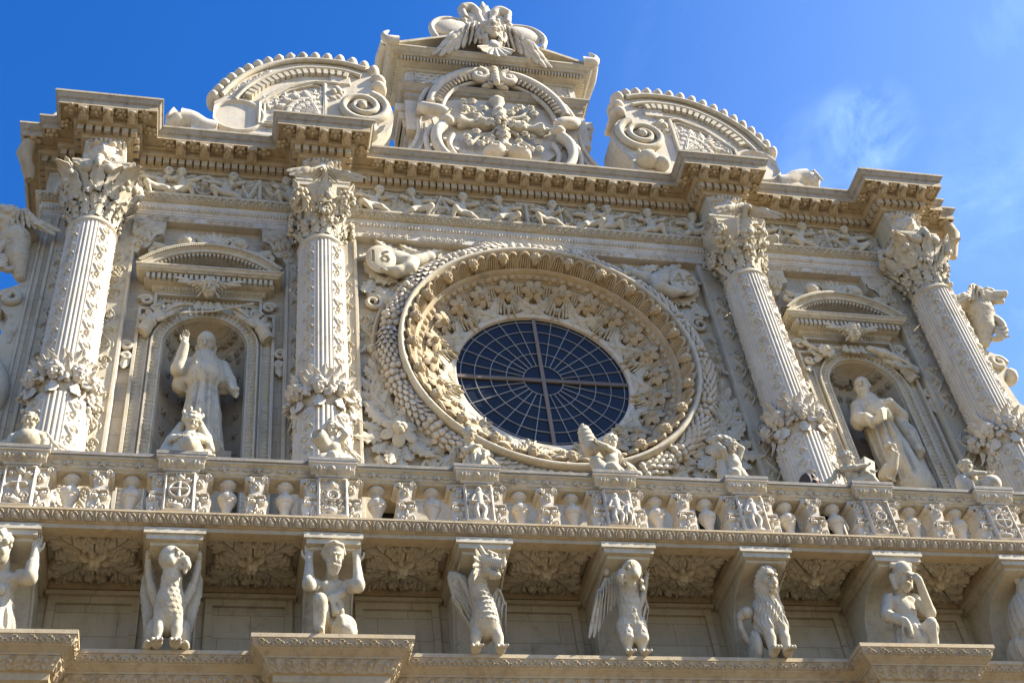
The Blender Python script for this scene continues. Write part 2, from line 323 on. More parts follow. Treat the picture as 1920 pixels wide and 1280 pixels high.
    def letter(s, ch, x, y, hgt, w, h):
        G = {'M': [[(0, 0), (0, 1), (.45, .35), (.9, 1), (.9, 0)]], 'A': [[(0, 0), (.4, 1), (.8, 0)], [(.16, .4), (.64, .4)]], 'I': [[(0, 0), (0, 1)]], 'V': [[(0, 1), (.38, 0), (.76, 1)]],
             'D': [[(0, 0), (0, 1), (.4, .97), (.66, .75), (.7, .5), (.66, .25), (.4, .03), (0, 0)]], 'R': [[(0, 0), (0, 1), (.4, .98), (.6, .78), (.4, .52), (0, .5)], [(.3, .5), (.66, 0)]],
             'O': [[(.4+.4*cos(q), .5+.5*sin(q)) for q in np.linspace(0, 2*pi, 17)]], 'T': [[(.35, 0), (.35, 1)], [(0, 1), (.7, 1)]],
             '1': [[(.1, 0), (.1, 1)]], '6': [[(.55, .95), (.2, .75), (.05, .35), (.2, .02), (.45, .02), (.58, .25), (.45, .5), (.2, .48), (.06, .3)]], '4': [[(.45, 0), (.45, 1), (0, .35), (.65, .35)]]}
        for l in G[ch]: s.stroke([(x+a*hgt*.9, y+b*hgt) for a, b in l], w, None, h, p=0.3)
        return s
    def put(s, mb, mp, skirt=0.03, flip=False, mask=None):
        H = s.H.copy()
        if skirt: H[0, :] = H[-1, :] = -skirt; H[:, 0] = H[:, -1] = -skirt
        if mask is None: mb.grid(mp(s.U, s.V, H), flip=flip); return s
        I = np.arange(H.size).reshape(H.shape); q = np.stack([I[:-1, :-1], I[1:, :-1], I[1:, 1:], I[:-1, 1:]], -1).reshape(-1, 4); mb.add(mp(s.U, s.V, H), q[mask.ravel()[q].all(1)]); return s
def front(x0=0, y0=0, z0=0): return lambda u, v, h: np.stack([x0+u, y0-h, z0+v], -1)

# ------------------------------------------------------------------ mouldings swept along a path with mitred corners
def fract(u): return u-np.floor(u)
def P_egg(u, v):
    x = fract(u)-.5; return np.maximum(np.sqrt(np.clip(1-(x/.36)**2-((v-.42)/.62)**2, 0, 1)), 0.55*np.clip(1-np.abs(np.abs(x)-.47)/.05, 0, 1))
def P_egg2(u, v):
    x = fract(u)-.5; q = (x/.40)**2+((v-.35)/.75)**2; shell = np.exp(-((np.sqrt(q)-1)/.14)**2); return np.maximum(np.sqrt(np.clip(1-(x/.27)**2-((v-.3)/.6)**2, 0, 1)), .8*shell)
def P_palm(u, v):
    x = fract(u)-.5; r = np.hypot(x*1.1, 1-v); a = np.arctan2(x*1.1, 1-v); z = (0.5+0.5*np.cos(a*9))*np.clip((r-.15)*5, 0, 1)*np.clip((.92-r)*7, 0, 1)
    return np.maximum(z, np.clip(1-np.abs(np.hypot(np.abs(x)-.5, v-.15)-.16)/.08, 0, 1)*.8)
def P_bead(u, v):
    x = fract(u)-.5; return np.sqrt(np.clip(1-(x/.34)**2-((v-.5)/.45)**2, 0, 1))
def P_quat(u, v):
    x = fract(u)-.5; z = 0*x
    for cx, cy, r in ((-.2, .45, .2), (.2, .45, .2), (0, .7, .2), (-.5, .35, .16), (.5, .35, .16)): z = np.maximum(z, np.clip(1-np.abs(np.hypot(x-cx, (v-cy)*.62)-r*.75)/.055, 0, 1)**.5)
    return np.maximum(z, .7*np.sqrt(np.clip(1-(x/.10)**2-((v-.42)/.22)**2, 0, 1)))
def P_acan(u, v):
    x = fract(u)-.5; w = .47*(.55+.45*np.sin(pi*np.clip(v*.8+.1, 0, 1)))*(1-.3*np.abs(np.sin(9*v))); e = np.abs(x)/w
    return np.clip(1-e*e, 0, 1)**.5*(.7+.3*np.cos(14*(v-.9*np.abs(x))))*(1-.5*np.exp(-(x/.05)**2))*(.4+.9*v)
def P_dent(u, v): return np.where(np.abs(fract(u)-.5) < .31, 1.0, 0.0)
PAT = dict(egg=P_egg, egg2=P_egg2, palm=P_palm, bead=P_bead, quat=P_quat, acan=P_acan, dent=P_dent)
def offs(path, d):
    path = A(path, float); n = len(path); dr = np.diff(path, axis=0); dr /= np.linalg.norm(dr, axis=1)[:, None]; nm = np.stack([dr[:, 1], -dr[:, 0]], -1); out = []
    for i in range(n):
        if i == 0: m = nm[0]
        elif i == n-1: m = nm[-1]
        else: m = (nm[i-1]+nm[i])/(1+nm[i-1]@nm[i]+1e-9)
        out.append(path[i]+m*d)
    return A(out)
def mould(mb, path, prof, close=True):
    # prof: list of (d, z) or (d, z, pattern, period, height) -- the pattern covers the strip to the next point
    for i in range(len(prof)-1):
        a, b = prof[i], prof[i+1]; Pa, Pb = offs(path, a[0]), offs(path, b[0])
        if len(a) == 2:
            P = np.stack([np.column_stack([Pa, np.full(len(Pa), a[1])]), np.column_stack([Pb, np.full(len(Pb), b[1])])], 1)
            # one quad per segment with own vertices keeps edges crisp
            for k in range(len(Pa)-1): mb.add(P[k:k+2].reshape(-1, 3), A([(0, 1, 3, 2)]))
        else:
            fn, per, hh = PAT[a[2]], a[3], a[4]; hv = math.hypot(a[0]-b[0], a[1]-b[1])
            for k in range(len(Pa)-1):
                L = max(np.linalg.norm(Pa[k+1]-Pa[k]), np.linalg.norm(Pb[k+1]-Pb[k])); n = max(1, round(L/per)); nu = max(4, int(L/min(0.011, per/14))); nv = max(6, int(hv/0.011))
                t = np.linspace(0, 1, nu+1)[:, None]; v = np.linspace(0, 1, nv+1)[None, :]; H = fn(t*n+0*v, 1-v+0*t)*hh*np.clip(np.minimum(t, 1-t)*L/.05, 0, 1); H[:, 0] = H[:, -1] = 0
                d = (path[k+1][0]-path[k][0], path[k+1][1]-path[k][1]); l = math.hypot(*d); nx, ny = d[1]/l, -d[0]/l; pd, pz = (b[0]-a[0])/hv, (b[1]-a[1])/hv
                X = (1-v)*(Pa[k][0]+(Pa[k+1][0]-Pa[k][0])*t)+v*(Pb[k][0]+(Pb[k+1][0]-Pb[k][0])*t); Y = (1-v)*(Pa[k][1]+(Pa[k+1][1]-Pa[k][1])*t)+v*(Pb[k][1]+(Pb[k+1][1]-Pb[k][1])*t)
                Z = (1-v)*a[1]+v*b[1]+0*t; nn = -pz
                mb.grid(np.stack([X+nx*nn*H, Y+ny*nn*H, Z+pd*H], -1))
    return mb

# ------------------------------------------------------------------ sculpted figures: signed distance shapes blended, then meshed as one surface
def rotm(e): return A(Matrix.Rotation(radians(e[2]), 3, 'Z') @ Matrix.Rotation(radians(e[1]), 3, 'Y') @ Matrix.Rotation(radians(e[0]), 3, 'X'))
class Fig:
    def __init__(s, k=0.03): s.ops = []; s.k = k; s.T = np.eye(4); s.disp = []
    def P(s, p): return s.T[:3, :3] @ A(p, float) + s.T[:3, 3]
    @property
    def sc(s): return np.linalg.norm(s.T[:3, 0])
    def c(s, p0, p1, r0, r1=None, k=None, sub=False):
        q = s.sc; s.ops.append(('c', s.P(p0), s.P(p1), r0*q, (r0 if r1 is None else r1)*q, (s.k if k is None else k)*q, sub)); return s
    def chain(s, pts, rad, k=None):
        for i in range(len(pts)-1): s.c(pts[i], pts[i+1], rad[i], rad[i+1], k)
        return s
    def e(s, c, r, rot=(0, 0, 0), k=None, sub=False):
        q = s.sc; r = (r, r, r) if np.isscalar(r) else r; s.ops.append(('e', s.P(c), A(r)*q, s.T[:3, :3]/q @ rotm(rot), (s.k if k is None else k)*q, sub)); return s
    def b(s, c, h, rot=(0, 0, 0), rd=0.01, k=None, sub=False):
        q = s.sc; s.ops.append(('b', s.P(c), A(h)*q, s.T[:3, :3]/q @ rotm(rot), (s.k if k is None else k)*q, sub, rd*q)); return s
    def at(s, M): s.T = A(M); return s
    tilt = 0
    def head(s, c, r, yaw=0, pitch=0, roll=0, beard=0, hair=1, cap=0):
        # face looks along -y; r = half height of the head
        T0 = s.T; s.T = T0 @ TR(c, yaw) @ TR((0, 0, 0), 0, 1, pitch+s.tilt, roll) @ np.diag([r, r, r, 1.]); k0 = s.k; s.k = 0.14
        s.e((0, 0.08, 0.18), (0.74, 0.86, 0.82)); s.e((0, -0.18, -0.3), (0.58, 0.62, 0.66)); s.e((0, -0.42, -0.72), (0.3, 0.3, 0.22))
        for g in (-1, 1):
            s.e((g*0.29, -0.86, 0.10), (0.21, 0.24, 0.15), sub=True, k=0.05); s.e((g*0.29, -0.68, 0.09), (0.14, 0.13, 0.09), k=0.02)
            s.c((g*0.1, -0.84, 0.27), (g*0.46, -0.68, 0.27), 0.095, 0.07, k=0.05); s.e((g*0.36, -0.58, -0.26), (0.24, 0.24, 0.22)); s.e((g*0.74, 0.08, 0.0), (0.1, 0.18, 0.25), k=0.04)
        s.c((0, -0.82, 0.22), (0, -1.02, -0.14), 0.09, 0.15, k=0.04)
        s.e((0, -0.82, -0.42), (0.25, 0.14, 0.07), k=0.03); s.e((0, -0.94, -0.475), (0.27, 0.16, 0.045), sub=True, k=0.02); s.e((0, -0.78, -0.54), (0.2, 0.14, 0.075), k=0.03)
        if hair:
            R = np.random.default_rng(int(abs(c[0]*977+c[2]*331)) + 3)
            for a in np.linspace(-2.9, 2.9, 13):
                for z, q in ((0.25, .86), (0.6, .68), (0.88, .36)):
                    j = R.uniform(-.08, .08, 3); yy = 0.1-cos(a)*q
                    if z < 0.4 and abs(a) < 0.8: continue
                    s.e((sin(a)*q*0.9+j[0], yy+j[1], z+j[2]), 0.23, k=0.08)
        if cap:
            s.e((0, 0.1, 0.32), (0.82, 0.92, 0.78), k=0.04)
        if beard:
            for a in np.linspace(-0.9, 0.9, 6):
                s.c((sin(a)*.52, -0.38-cos(a)*.35, -0.5), (sin(a)*.42, -0.4-cos(a)*.32, -0.78-beard*(1-abs(a)*.6)), 0.19, 0.1, k=0.06)
        s.T = T0; s.k = k0; return s
    def hand(s, wrist, d, palm, r, curl=0.5, side=1, spread=0.12):
        # palm with four fingers and a thumb; d = pointing direction, palm = direction the palm faces, r = palm half width
        d = A(d, float)/np.linalg.norm(d); pn = A(palm, float); pn -= d*(pn@d); pn /= np.linalg.norm(pn); sd = np.cross(d, pn)*side; w = A(wrist, float); k = r*0.22
        s.c(w, w+d*r*1.0, r*0.62, r*0.8, k=r*.4)
        for i, (x, L) in enumerate(((-.66, .95), (-.22, 1.15), (.22, 1.1), (.66, .85))):
            b = w+d*r*1.55+sd*x*r; d1 = d*cos(curl*.6)+pn*sin(curl*.6)+sd*x*spread; d2 = d*cos(curl*1.6)+pn*sin(curl*1.6)+sd*x*spread; s.c(w+d*r*.9+sd*x*r*.8, b, r*.3, r*.27, k=k)
            m = b+d1*r*L; s.c(b, m, r*.26, r*.23, k=k*.5); s.c(m, m+d2*r*L*.8, r*.23, r*.18, k=k*.5)
        b = w+d*r*.5-sd*r*.7; m = b+(d*.6-sd*.7+pn*.3)*r*.9; s.c(b, m, r*.3, r*.26, k=k); s.c(m, m+(d*.8-sd*.2+pn*.4)*r*.8, r*.26, r*.2, k=k*.5)
        return s
    def mesh(s, vox=0.02):
        lo = A([9e9]*3); hi = -lo
        for o in s.ops:
            if o[5 if o[0] != 'b' else 5] and o[6 if o[0] == 'c' else 5] is True: continue
            if o[0] == 'c': R = max(o[3], o[4]); a = np.minimum(o[1], o[2])-R; b = np.maximum(o[1], o[2])+R
            else: R = np.linalg.norm(o[2]) if o[0] == 'b' else max(o[2]); a = o[1]-R; b = o[1]+R
            lo = np.minimum(lo, a); hi = np.maximum(hi, b)
        lo -= 4*vox; n = np.ceil((hi+4*vox-lo)/vox).astype(int)+1; ax = [lo[i]+vox*np.arange(n[i]) for i in range(3)]; D = np.full(n, 0.4, np.float32)
        for o in s.ops:
            sub = o[6] if o[0] == 'c' else o[5]; k = o[5] if o[0] == 'c' else o[4]
            if o[0] == 'c': R = max(o[3], o[4]); a = np.minimum(o[1], o[2])-R; b = np.maximum(o[1], o[2])+R
            else: R = np.linalg.norm(o[2]) if o[0] == 'b' else max(o[2]); a = o[1]-R; b = o[1]+R
            pad = k*1.2+3*vox; i0 = np.clip(np.floor((a-pad-lo)/vox).astype(int), 0, n-1); i1 = np.clip(np.ceil((b+pad-lo)/vox).astype(int)+1, 1, n); sl = tuple(slice(i0[q], i1[q]) for q in range(3))
            X = ax[0][sl[0]][:, None, None]; Y = ax[1][sl[1]][None, :, None]; Z = ax[2][sl[2]][None, None, :]
            if o[0] == 'c':
                dv = o[2]-o[1]; L2 = dv@dv+1e-12; x, y, z = X-o[1][0], Y-o[1][1], Z-o[1][2]; t = np.clip((x*dv[0]+y*dv[1]+z*dv[2])/L2, 0, 1)
                d = np.sqrt((x-t*dv[0])**2+(y-t*dv[1])**2+(z-t*dv[2])**2)-(o[3]+(o[4]-o[3])*t)
            else:
                x, y, z = X-o[1][0], Y-o[1][1], Z-o[1][2]; Rm = o[3]; q = [x*Rm[0, i]+y*Rm[1, i]+z*Rm[2, i] for i in range(3)]
                if o[0] == 'e':
                    r = o[2]; k0 = np.sqrt((q[0]/r[0])**2+(q[1]/r[1])**2+(q[2]/r[2])**2); k1 = np.sqrt((q[0]/r[0]**2)**2+(q[1]/r[1]**2)**2+(q[2]/r[2]**2)**2); d = k0*(k0-1)/(k1+1e-9)
                    d = np.where(k0 < 1e-3, -min(r), d)
                else:
                    w = [np.abs(q[i])-o[2][i]+o[6] for i in range(3)]; d = np.sqrt(sum(np.maximum(v, 0)**2 for v in w))+np.minimum(np.maximum(np.maximum(w[0], w[1]), w[2]), 0)-o[6]
            C = D[sl]
            if sub: h = np.clip(.5-.5*(C+d)/max(k, 1e-6), 0, 1); D[sl] = C*(1-h)-d*h+k*h*(1-h)
            else: h = np.clip(.5+.5*(d-C)/max(k, 1e-6), 0, 1); D[sl] = C*h+d*(1-h)-k*h*(1-h) if True else C
        if s.disp:
            X, Y, Z = np.meshgrid(*ax, indexing='ij', sparse=True)
            near = np.abs(D) < 0.12
            for f in s.disp: D = np.where(near, D-f(X, Y, Z), D)
        return surf(D.astype(np.float32), lo, vox)
def surf(D, lo, vox):
    n = D.shape; ins = D < 0; cs = [n[i]-1 for i in range(3)]; num = np.zeros(cs, np.float32); acc = np.zeros(cs+[3], np.float32)
    def cut(o): return tuple(slice(o[i], o[i]+cs[i]) for i in range(3))
    for a in range(3):
        for p in range(4):
            o0 = [0, 0, 0]; o0[(a+1) % 3] = p & 1; o0[(a+2) % 3] = p >> 1; o1 = list(o0); o1[a] = 1; d0, d1 = D[cut(o0)], D[cut(o1)]; m = (d0 < 0) != (d1 < 0)
            t = np.where(m, d0/(d0-d1+1e-12*(d0 == d1)), 0); num += m
            for q in range(3): acc[..., q] += np.where(m, (t if q == a else 0)+o0[q], 0)
    act = num > 0; idx = np.full(cs, -1, np.int64); idx[act] = np.arange(act.sum()); ii = np.argwhere(act); V = lo+vox*(ii+acc[act]/num[act][:, None]); F = []
    for a in range(3):
        b, c = (a+1) % 3, (a+2) % 3; sl0 = [slice(1, cs[i]) for i in range(3)]; sl0[a] = slice(0, cs[a]); sl1 = list(sl0); sl1[a] = slice(1, cs[a]+1)
        d0, d1 = ins[tuple(sl0)], ins[tuple(sl1)]; w = np.argwhere(d0 != d1)
        if not len(w): continue
        fl = d0[tuple(w.T)]; g = w.copy()
        for q in range(3):
            if q != a: g[:, q] += 1
        def at(db, dc): h = g.copy(); h[:, b] -= db; h[:, c] -= dc; return idx[tuple(h.T)]
        q = np.stack([at(0, 0), at(1, 0), at(1, 1), at(0, 1)], -1); q[~fl] = q[~fl][:, ::-1]; F.append(q)
    F = np.concatenate(F); return V, F[(F >= 0).all(1)]
def figobj(fig, name, mat, parent=None, vox=0.02, M=None, smooth=1):
    V, F = fig.mesh(vox)
    for _ in range(smooth):
        I = np.concatenate([F[:, [0, 1, 2, 3]].ravel(), F[:, [1, 2, 3, 0]].ravel()]); J = np.concatenate([F[:, [1, 2, 3, 0]].ravel(), F[:, [0, 1, 2, 3]].ravel()]); cnt = np.bincount(I, minlength=len(V))
        S = np.stack([np.bincount(I, V[J, q], len(V)) for q in range(3)], -1); V = V*0.6+0.4*S/np.maximum(cnt, 1)[:, None]
    mb = MB(); mb.add(V if M is None else xf(M, V), F); return mb.build(name, mat, parent, ang=180)
# ------------------------------------------------------------------ setting
ZL, ZB, ZC, CA, CB = 10.76, 12.44, 17.612, 7.9, 4.0
g = MB(); g.grid(np.stack(np.meshgrid(np.linspace(-900, 900, 19), np.linspace(-900, 900, 19), [0.0], indexing='ij'), -1)[:, :, 0])
tag(g.build('ground', 'paving'), kind='structure')
church = tag(empty('church_facade'), 'ornate pale limestone baroque church front with a round rose window and four carved columns', 'church')

# ------------------------------------------------------------------ walls
def ruled(mb, a, b): mb.grid(np.stack([A(a, float), A(b, float)], 1)); return mb
def build_walls():
    m = MB(); th = np.linspace(0, 2*pi, 145); hx, z0, z1 = 3.4, 14.7, 20.6
    R = 2.62; inner = np.stack([R*np.cos(th), 0*th, ZC+R*np.sin(th)], -1)
    s = np.minimum(hx/np.maximum(np.abs(np.cos(th)), 1e-6), np.where(np.sin(th) > 0, z1-ZC, ZC-z0)/np.maximum(np.abs(np.sin(th)), 1e-6)); outer = np.stack([s*np.cos(th), 0*th, ZC+s*np.sin(th)], -1)
    ruled(m, inner, outer)
    for c in (-5.88, 5.98):                                   # niche bays: arched opening and half-round recess
        x0, x1 = (-7.4, -4.5) if c < 0 else (4.5, 7.4); t = np.linspace(0, pi, 33); r, zs, zb = 0.665, 17.46, 13.2
        arch = [(c-r, zb)]+[(c-r*cos(q), zs+r*sin(q)) for q in t]+[(c+r, zb)]
        def out(p, k, n=35):
            if k == 0: return (x0, zb)
            if k == n-1: return (x1, zb)
            q = t[k-1]; d = (-cos(q), sin(q)); s = min((c-x0)/max(d[0]*-1, 1e-6) if d[0] < 0 else (x1-c)/max(d[0], 1e-6), (20.6-zs)/max(d[1], 1e-6)); return (c+s*d[0], zs+s*d[1])
        ruled(m, [(a, 0, b) for a, b in arch], [(*(lambda o: (o[0], 0, o[1]))(out(p, k)),) for k, p in enumerate(arch)])
        m.box(x0, x1, 0, 0.2, 12.3, zb); m.box(x0, x1, .003, .1, 18.6, 20.6)
        u = np.linspace(0, pi, 25); Z = np.linspace(zb, zs, 12); P = np.stack([(c-r*np.cos(u))[None, :]+0*Z[:, None], 0.62*np.sin(u)[None, :]+0*Z[:, None], Z[:, None]+0*u[None, :]], -1); m.grid(P)
        v = np.linspace(0, pi/2, 12); P = np.stack([c-r*np.cos(u)[None, :]*np.cos(v)[:, None], 0.62*np.sin(u)[None, :]*np.cos(v)[:, None]**1+0*v[:, None], zs+r*np.sin(v)[:, None]+0*u[None, :]], -1); m.grid(P)
        m.box(c-r, c+r, 0, 0.64, zb-.1, zb)
    for a, b in ((-8.9, -7.4), (-4.5, -3.4), (3.4, 4.5), (7.4, 8.9)): m.box(a, b, 0, 0.5, 12.3, 20.6)
    for a, b in ((-3.4, -3.1), (-2.62, 2.03), (2.42, 2.72), (3.36, 3.4)): m.box(a, b, 0, 0.5, 12.3, 14.7)   # beside the gallery doors
    m.box(-3.1, -2.62, 0, .5, 14.55, 14.7); m.box(2.03, 2.42, 0, .5, 14.62, 14.7); m.box(2.72, 3.36, 0, .5, 14.62, 14.7)
    m.box(-8.9, 8.9, 1.3, 9, 0, 22.3); m.box(-8.9, -8.4, 0.5, 1.3, 0, 22.3); m.box(8.4, 8.9, 0.5, 1.3, 0, 22.3); m.box(-8.9, 8.9, .1, 1.3, 20.6, 22.4)
    m.build('upper_wall', 'wall', church, 40)
    w = MB(); w.box(-9.0, 9.0, -0.55, 1.3, 9.9, 12.3); w.box(-9.0, 9.0, -0.9, 1.3, 0, 9.9)
    for k in range(-5, 5):                                     # raised frames of the wall panels behind the statues
        a, b = 2*k+0.42, 2*k+1.58
        for q in ((a, b, 12.0, 12.12), (a, a+.1, 10.8, 12.0), (b-.1, b, 10.8, 12.0)): w.box(q[0], q[1], -0.6, -0.54, q[2], q[3])
        w.box(2*k+.38, 2*k+1.62, -0.66, -.54, 12.1, 12.16)
    w.build('lower_wall', 'wall', church, 40)
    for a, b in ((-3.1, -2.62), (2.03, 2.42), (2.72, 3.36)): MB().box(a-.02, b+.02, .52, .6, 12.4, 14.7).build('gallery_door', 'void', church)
build_walls()

# ------------------------------------------------------------------ lower cornice carrying the statues
def brk(x0, x1, y0, y1, cs, hw):
    p = [(x0, y0)]
    for c in cs: p += [(c-hw, y0), (c-hw, y1), (c+hw, y1), (c+hw, y0)]
    return p+[(x1, y0)]
m = MB(); path = brk(-9.6, 9.6, -0.95, -1.35, (-8, -4, 4, 8), 0.5)
mould(m, path, [(-.8, ZL), (.50, ZL), (.50, ZL-.055), (.485, ZL-.06, 'quat', .19, .022), (.435, ZL-.165), (.42, ZL-.175), (.41, ZL-.18), (.35, ZL-.225), (.345, ZL-.245), (.33, ZL-.25, 'acan', .21, .045), (.25, ZL-.40), (.22, ZL-.41), (.21, ZL-.5), (.0, ZL-.62), (.0, ZL-1.1), (0, ZL-1.12), (0, ZL-1.6), (-.8, ZL-1.6)])
m.build('ledge', 'warm', church, 32)
for c in (-8, -4, 4, 8): MB().lathe([(.42, 0.0), (.42, 9.0), (.55, 9.2)], (c, -1.0, 0), 24).build('lower_column', 'stone', church)

# ------------------------------------------------------------------ balcony
balc = empty('balcony', (0, 0, 0), church)
m = MB(); e = [(-9.5, -.4), (-9.5, -1.85), (9.5, -1.85), (9.5, -.4)]
mould(m, e, [(-1.2, ZB), (.17, ZB), (.17, ZB-.03), (.155, ZB-.035, 'egg2', .175, .035), (.092, ZB-.155), (.085, ZB-.165), (.06, ZB-.17), (.06, ZB-.235), (-.06, ZB-.24)])
m.box(-9.4, 9.4, -1.8, 0.6, ZB-.045, ZB-.012)
for k in range(-5, 5):        # frames of the coffers
    for q in ((2*k+.30, 2*k+.40), (2*k+1.60, 2*k+1.70)): m.box(q[0], q[1], -1.79, -.54, ZB-.24, ZB-.09)
    for q in ((-1.795, -1.74), (-.62, -.545)): m.box(2*k+.4, 2*k+1.6, q[0], q[1], ZB-.237, ZB-.09)
m.build('slab', 'warm', balc, 32)
def coffer_mesh(seed):
    # four large lobed leaves to the corners, four small ones between them, a bud in the middle
    R = np.random.default_rng(seed); h = HM(-.6, .6, -.56, .56, .0085)
    def big(a, L, W, hh, n, r0):
        P = lambda t: ((r0+L*t)*cos(a), (r0+L*t)*sin(a)); e = lambda x, y, rx, ry, b: h.dome(x, y, rx, ry, b, hh, .28)
        e(*P(.45), L*.50, W*.42, a)
        for t in np.linspace(.16, .80, n):
            for g in (-1, 1):
                b = a+g*(1.02-.45*t)+R.uniform(-.08, .08); l = W*(1.05-.35*abs(t-.45)); x, y = P(t)
                e(x+l*.55*cos(b), y+l*.55*sin(b), l*.52, l*.22, b)
                for o in (-.38, .38): e(x+l*.72*cos(b+o*.8), y+l*.72*sin(b+o*.8), l*.27, l*.13, b+o)
        x, y = P(.93); e(x, y, L*.17, W*.22, a); [e(x-.02*cos(a)+W*.2*cos(a+g*.9), y-.02*sin(a)+W*.2*sin(a+g*.9), W*.24, W*.13, a+g*.7) for g in (-1, 1)]
        h.stroke([P(t) for t in np.linspace(0, .95, 8)], .014, .008, .05, .5, cut=True)
        for t in np.linspace(.16, .80, n):
            for g in (-1, 1): b = a+g*(1.02-.45*t); x, y = P(t); h.stroke([(x, y), (x+W*.75*cos(b), y+W*.75*sin(b))], .010, .006, .03, .5, cut=True)
    for i in range(4): big(pi/4+pi/2*i+R.uniform(-.05, .05), .58, .30, .11, 3, .10)
    for i in range(4): big(pi/2*i+R.uniform(-.05, .05), .30, .20, .16, 2, .10)
    for i in range(6): a = 2*pi*i/6+.3; h.dome(.13*cos(a), .13*sin(a), .10, .055, a, .20, .3)
    for i in range(4): a = pi/4+pi/2*i+.2; h.dome(.045*cos(a), .045*sin(a), .075, .075, 0, .27)
    return h
for k in range(-5, 5):
    h = coffer_mesh(k+40); m = MB(); h.put(m, lambda u, v, z: np.stack([2*k+1+u, -1.18+v, ZB-.055-z*1.0-.02*(u*u+v*v)], -1), 0); m.build('coffer_leaf_rosette', 'stone', balc, 60)
m = MB()
poly = [(-1.86, ZB-.27), (-1.86, ZB-.36), (-1.80, ZB-.40), (-1.80, ZB-.47), (-1.70, ZB-.5), (-1.5, ZB-.53), (-1.22, ZB-.62), (-1.02, ZB-.82), (-.92, ZB-1.08), (-.86, ZB-1.3), (-.72, ZB-1.5), (-.5, ZB-1.55), (-.5, ZB-.27)]
m.prism(poly, lambda a, b, d: (d, a, b), -.30, .30); m.box(-.385, .385, -1.9, -.56, ZB-.345, ZB-.262); m.box(-.35, .35, -1.87, -.56, ZB-.42, ZB-.345)
for s in (-1, 1):
    m.prism([(a*.96-.05, b-.03) for a, b in poly[4:11]]+[(-.6, ZB-1.5), (-.6, ZB-.6)], lambda a, b, d: (d, a, b), s*.30, s*.325)
cor = m.build('corbel', 'stone', balc, 32); cor.location = (-8, -.05, .055)
for k in range(-3, 5): inst(cor, 'corbel', balc, TR((2*k, -.05, .055)))

# ------------------------------------------------------------------ upper entablature
eb = dict(y0=-.18, y1=-.77, hw=.36)
def entab_path(x=8.92):
    p = [(-x, 3), (-x, .02), (-8.56, .02), (-8.56, -.18)]
    for c in (-CA, -CB, CB, CA): p += [(c-.36, -.18), (c-.36, -.77), (c+.36, -.77), (c+.36, -.18)]
    return p+[(8.56, -.18), (8.56, .02), (x, .02), (x, 3)]
EP = entab_path()
m = MB()
mould(m, EP, [(-1, 22.56), (.59, 22.56), (.59, 22.51), (.57, 22.50), (.53, 22.42), (.50, 22.40), (.50, 22.33)])
corn = m.build('cornice', 'weather', church, 30)
m = MB()
mould(m, EP, [(.505, 22.352), (.505, 22.25), (.475, 22.25), (.475, 22.29), (.30, 22.29), (.30, 22.25), (.24, 22.25), (.24, 22.11), (.20, 22.095), (.10, 22.09), (.10, 21.92), (.07, 21.91), (.06, 21.87), (.0, 21.86)])
Q = A(EP)
for k in range(len(Q)-1):      # dentil blocks
    d = Q[k+1]-Q[k]; L = np.linalg.norm(d); d = d/L; nrm = A([d[1], -d[0]]); cv = lambda i: 0
    e0 = .13 if (k > 0 and np.cross(Q[k]-Q[k-1], Q[k+1]-Q[k]) < 0) else -.13; e1 = .13 if (k+2 < len(Q) and np.cross(Q[k+1]-Q[k], Q[k+2]-Q[k+1]) < 0) else -.13
    e0, e1 = -e0, -e1
    X = .19 if abs(d[0]) > .5 else .10; s0, s1 = (-X if e0 > 0 else .2), (L+X if e1 > 0 else L-.2); n = int((s1-s0)/.138)
    if n < 1: continue
    for i in range(n):
        s = s0+(s1-s0)*(i+.5)/n; c = Q[k]+d*s; m.box(-.053, .053, .10, .20, 21.935, 22.085, frame((c[0], c[1], 0), (d[0], d[1], 0), (nrm[0], nrm[1], 0), (0, 0, 1)))
m.build('dentil_course', 'warm', corn, 30)
# modillion brackets and rosettes under the corona
mm = MB(); sc = [(.24, 22.285), (.50, 22.285), (.505, 22.23), (.485, 22.17), (.45, 22.15), (.42, 22.165), (.36, 22.16), (.30, 22.10), (.26, 22.085), (.24, 22.10)]
mm.prism([(a-.24, b-22.28) for a, b in sc], lambda a, b, d: (d, a, b), -.088, .088)
mm.leaf((0, .03, -.19), (0, 1, .08), (0, .3, -1), .24, .08, -.4, 3, .03); mm.blob((0, .235, -.10), (.075, .035, .035))
for s in (-1, 1): mm.blob((s*.06, .20, -.075), (.02, .045, .045))
modm = mm.build('modillion', 'warm', corn, 40)
ros = []
for t in range(3):
    r = MB(); n = (4, 5, 6)[t]
    for i in range(n): a = 2*pi*i/n+t; r.blob((.075*cos(a), .075*sin(a), -.03), (.062*4.5/n, .062*4.5/n, .045))
    r.blob((0, 0, -.07), .045); ros.append(r.build('rosette', 'warm', corn, 60))
first = [True]*4
def put(o, k, M):
    if first[k]: first[k] = False; o.matrix_local = Matrix(M.tolist())
    else: inst(o, o.name.split('.')[0], corn, M)
cnt = 0
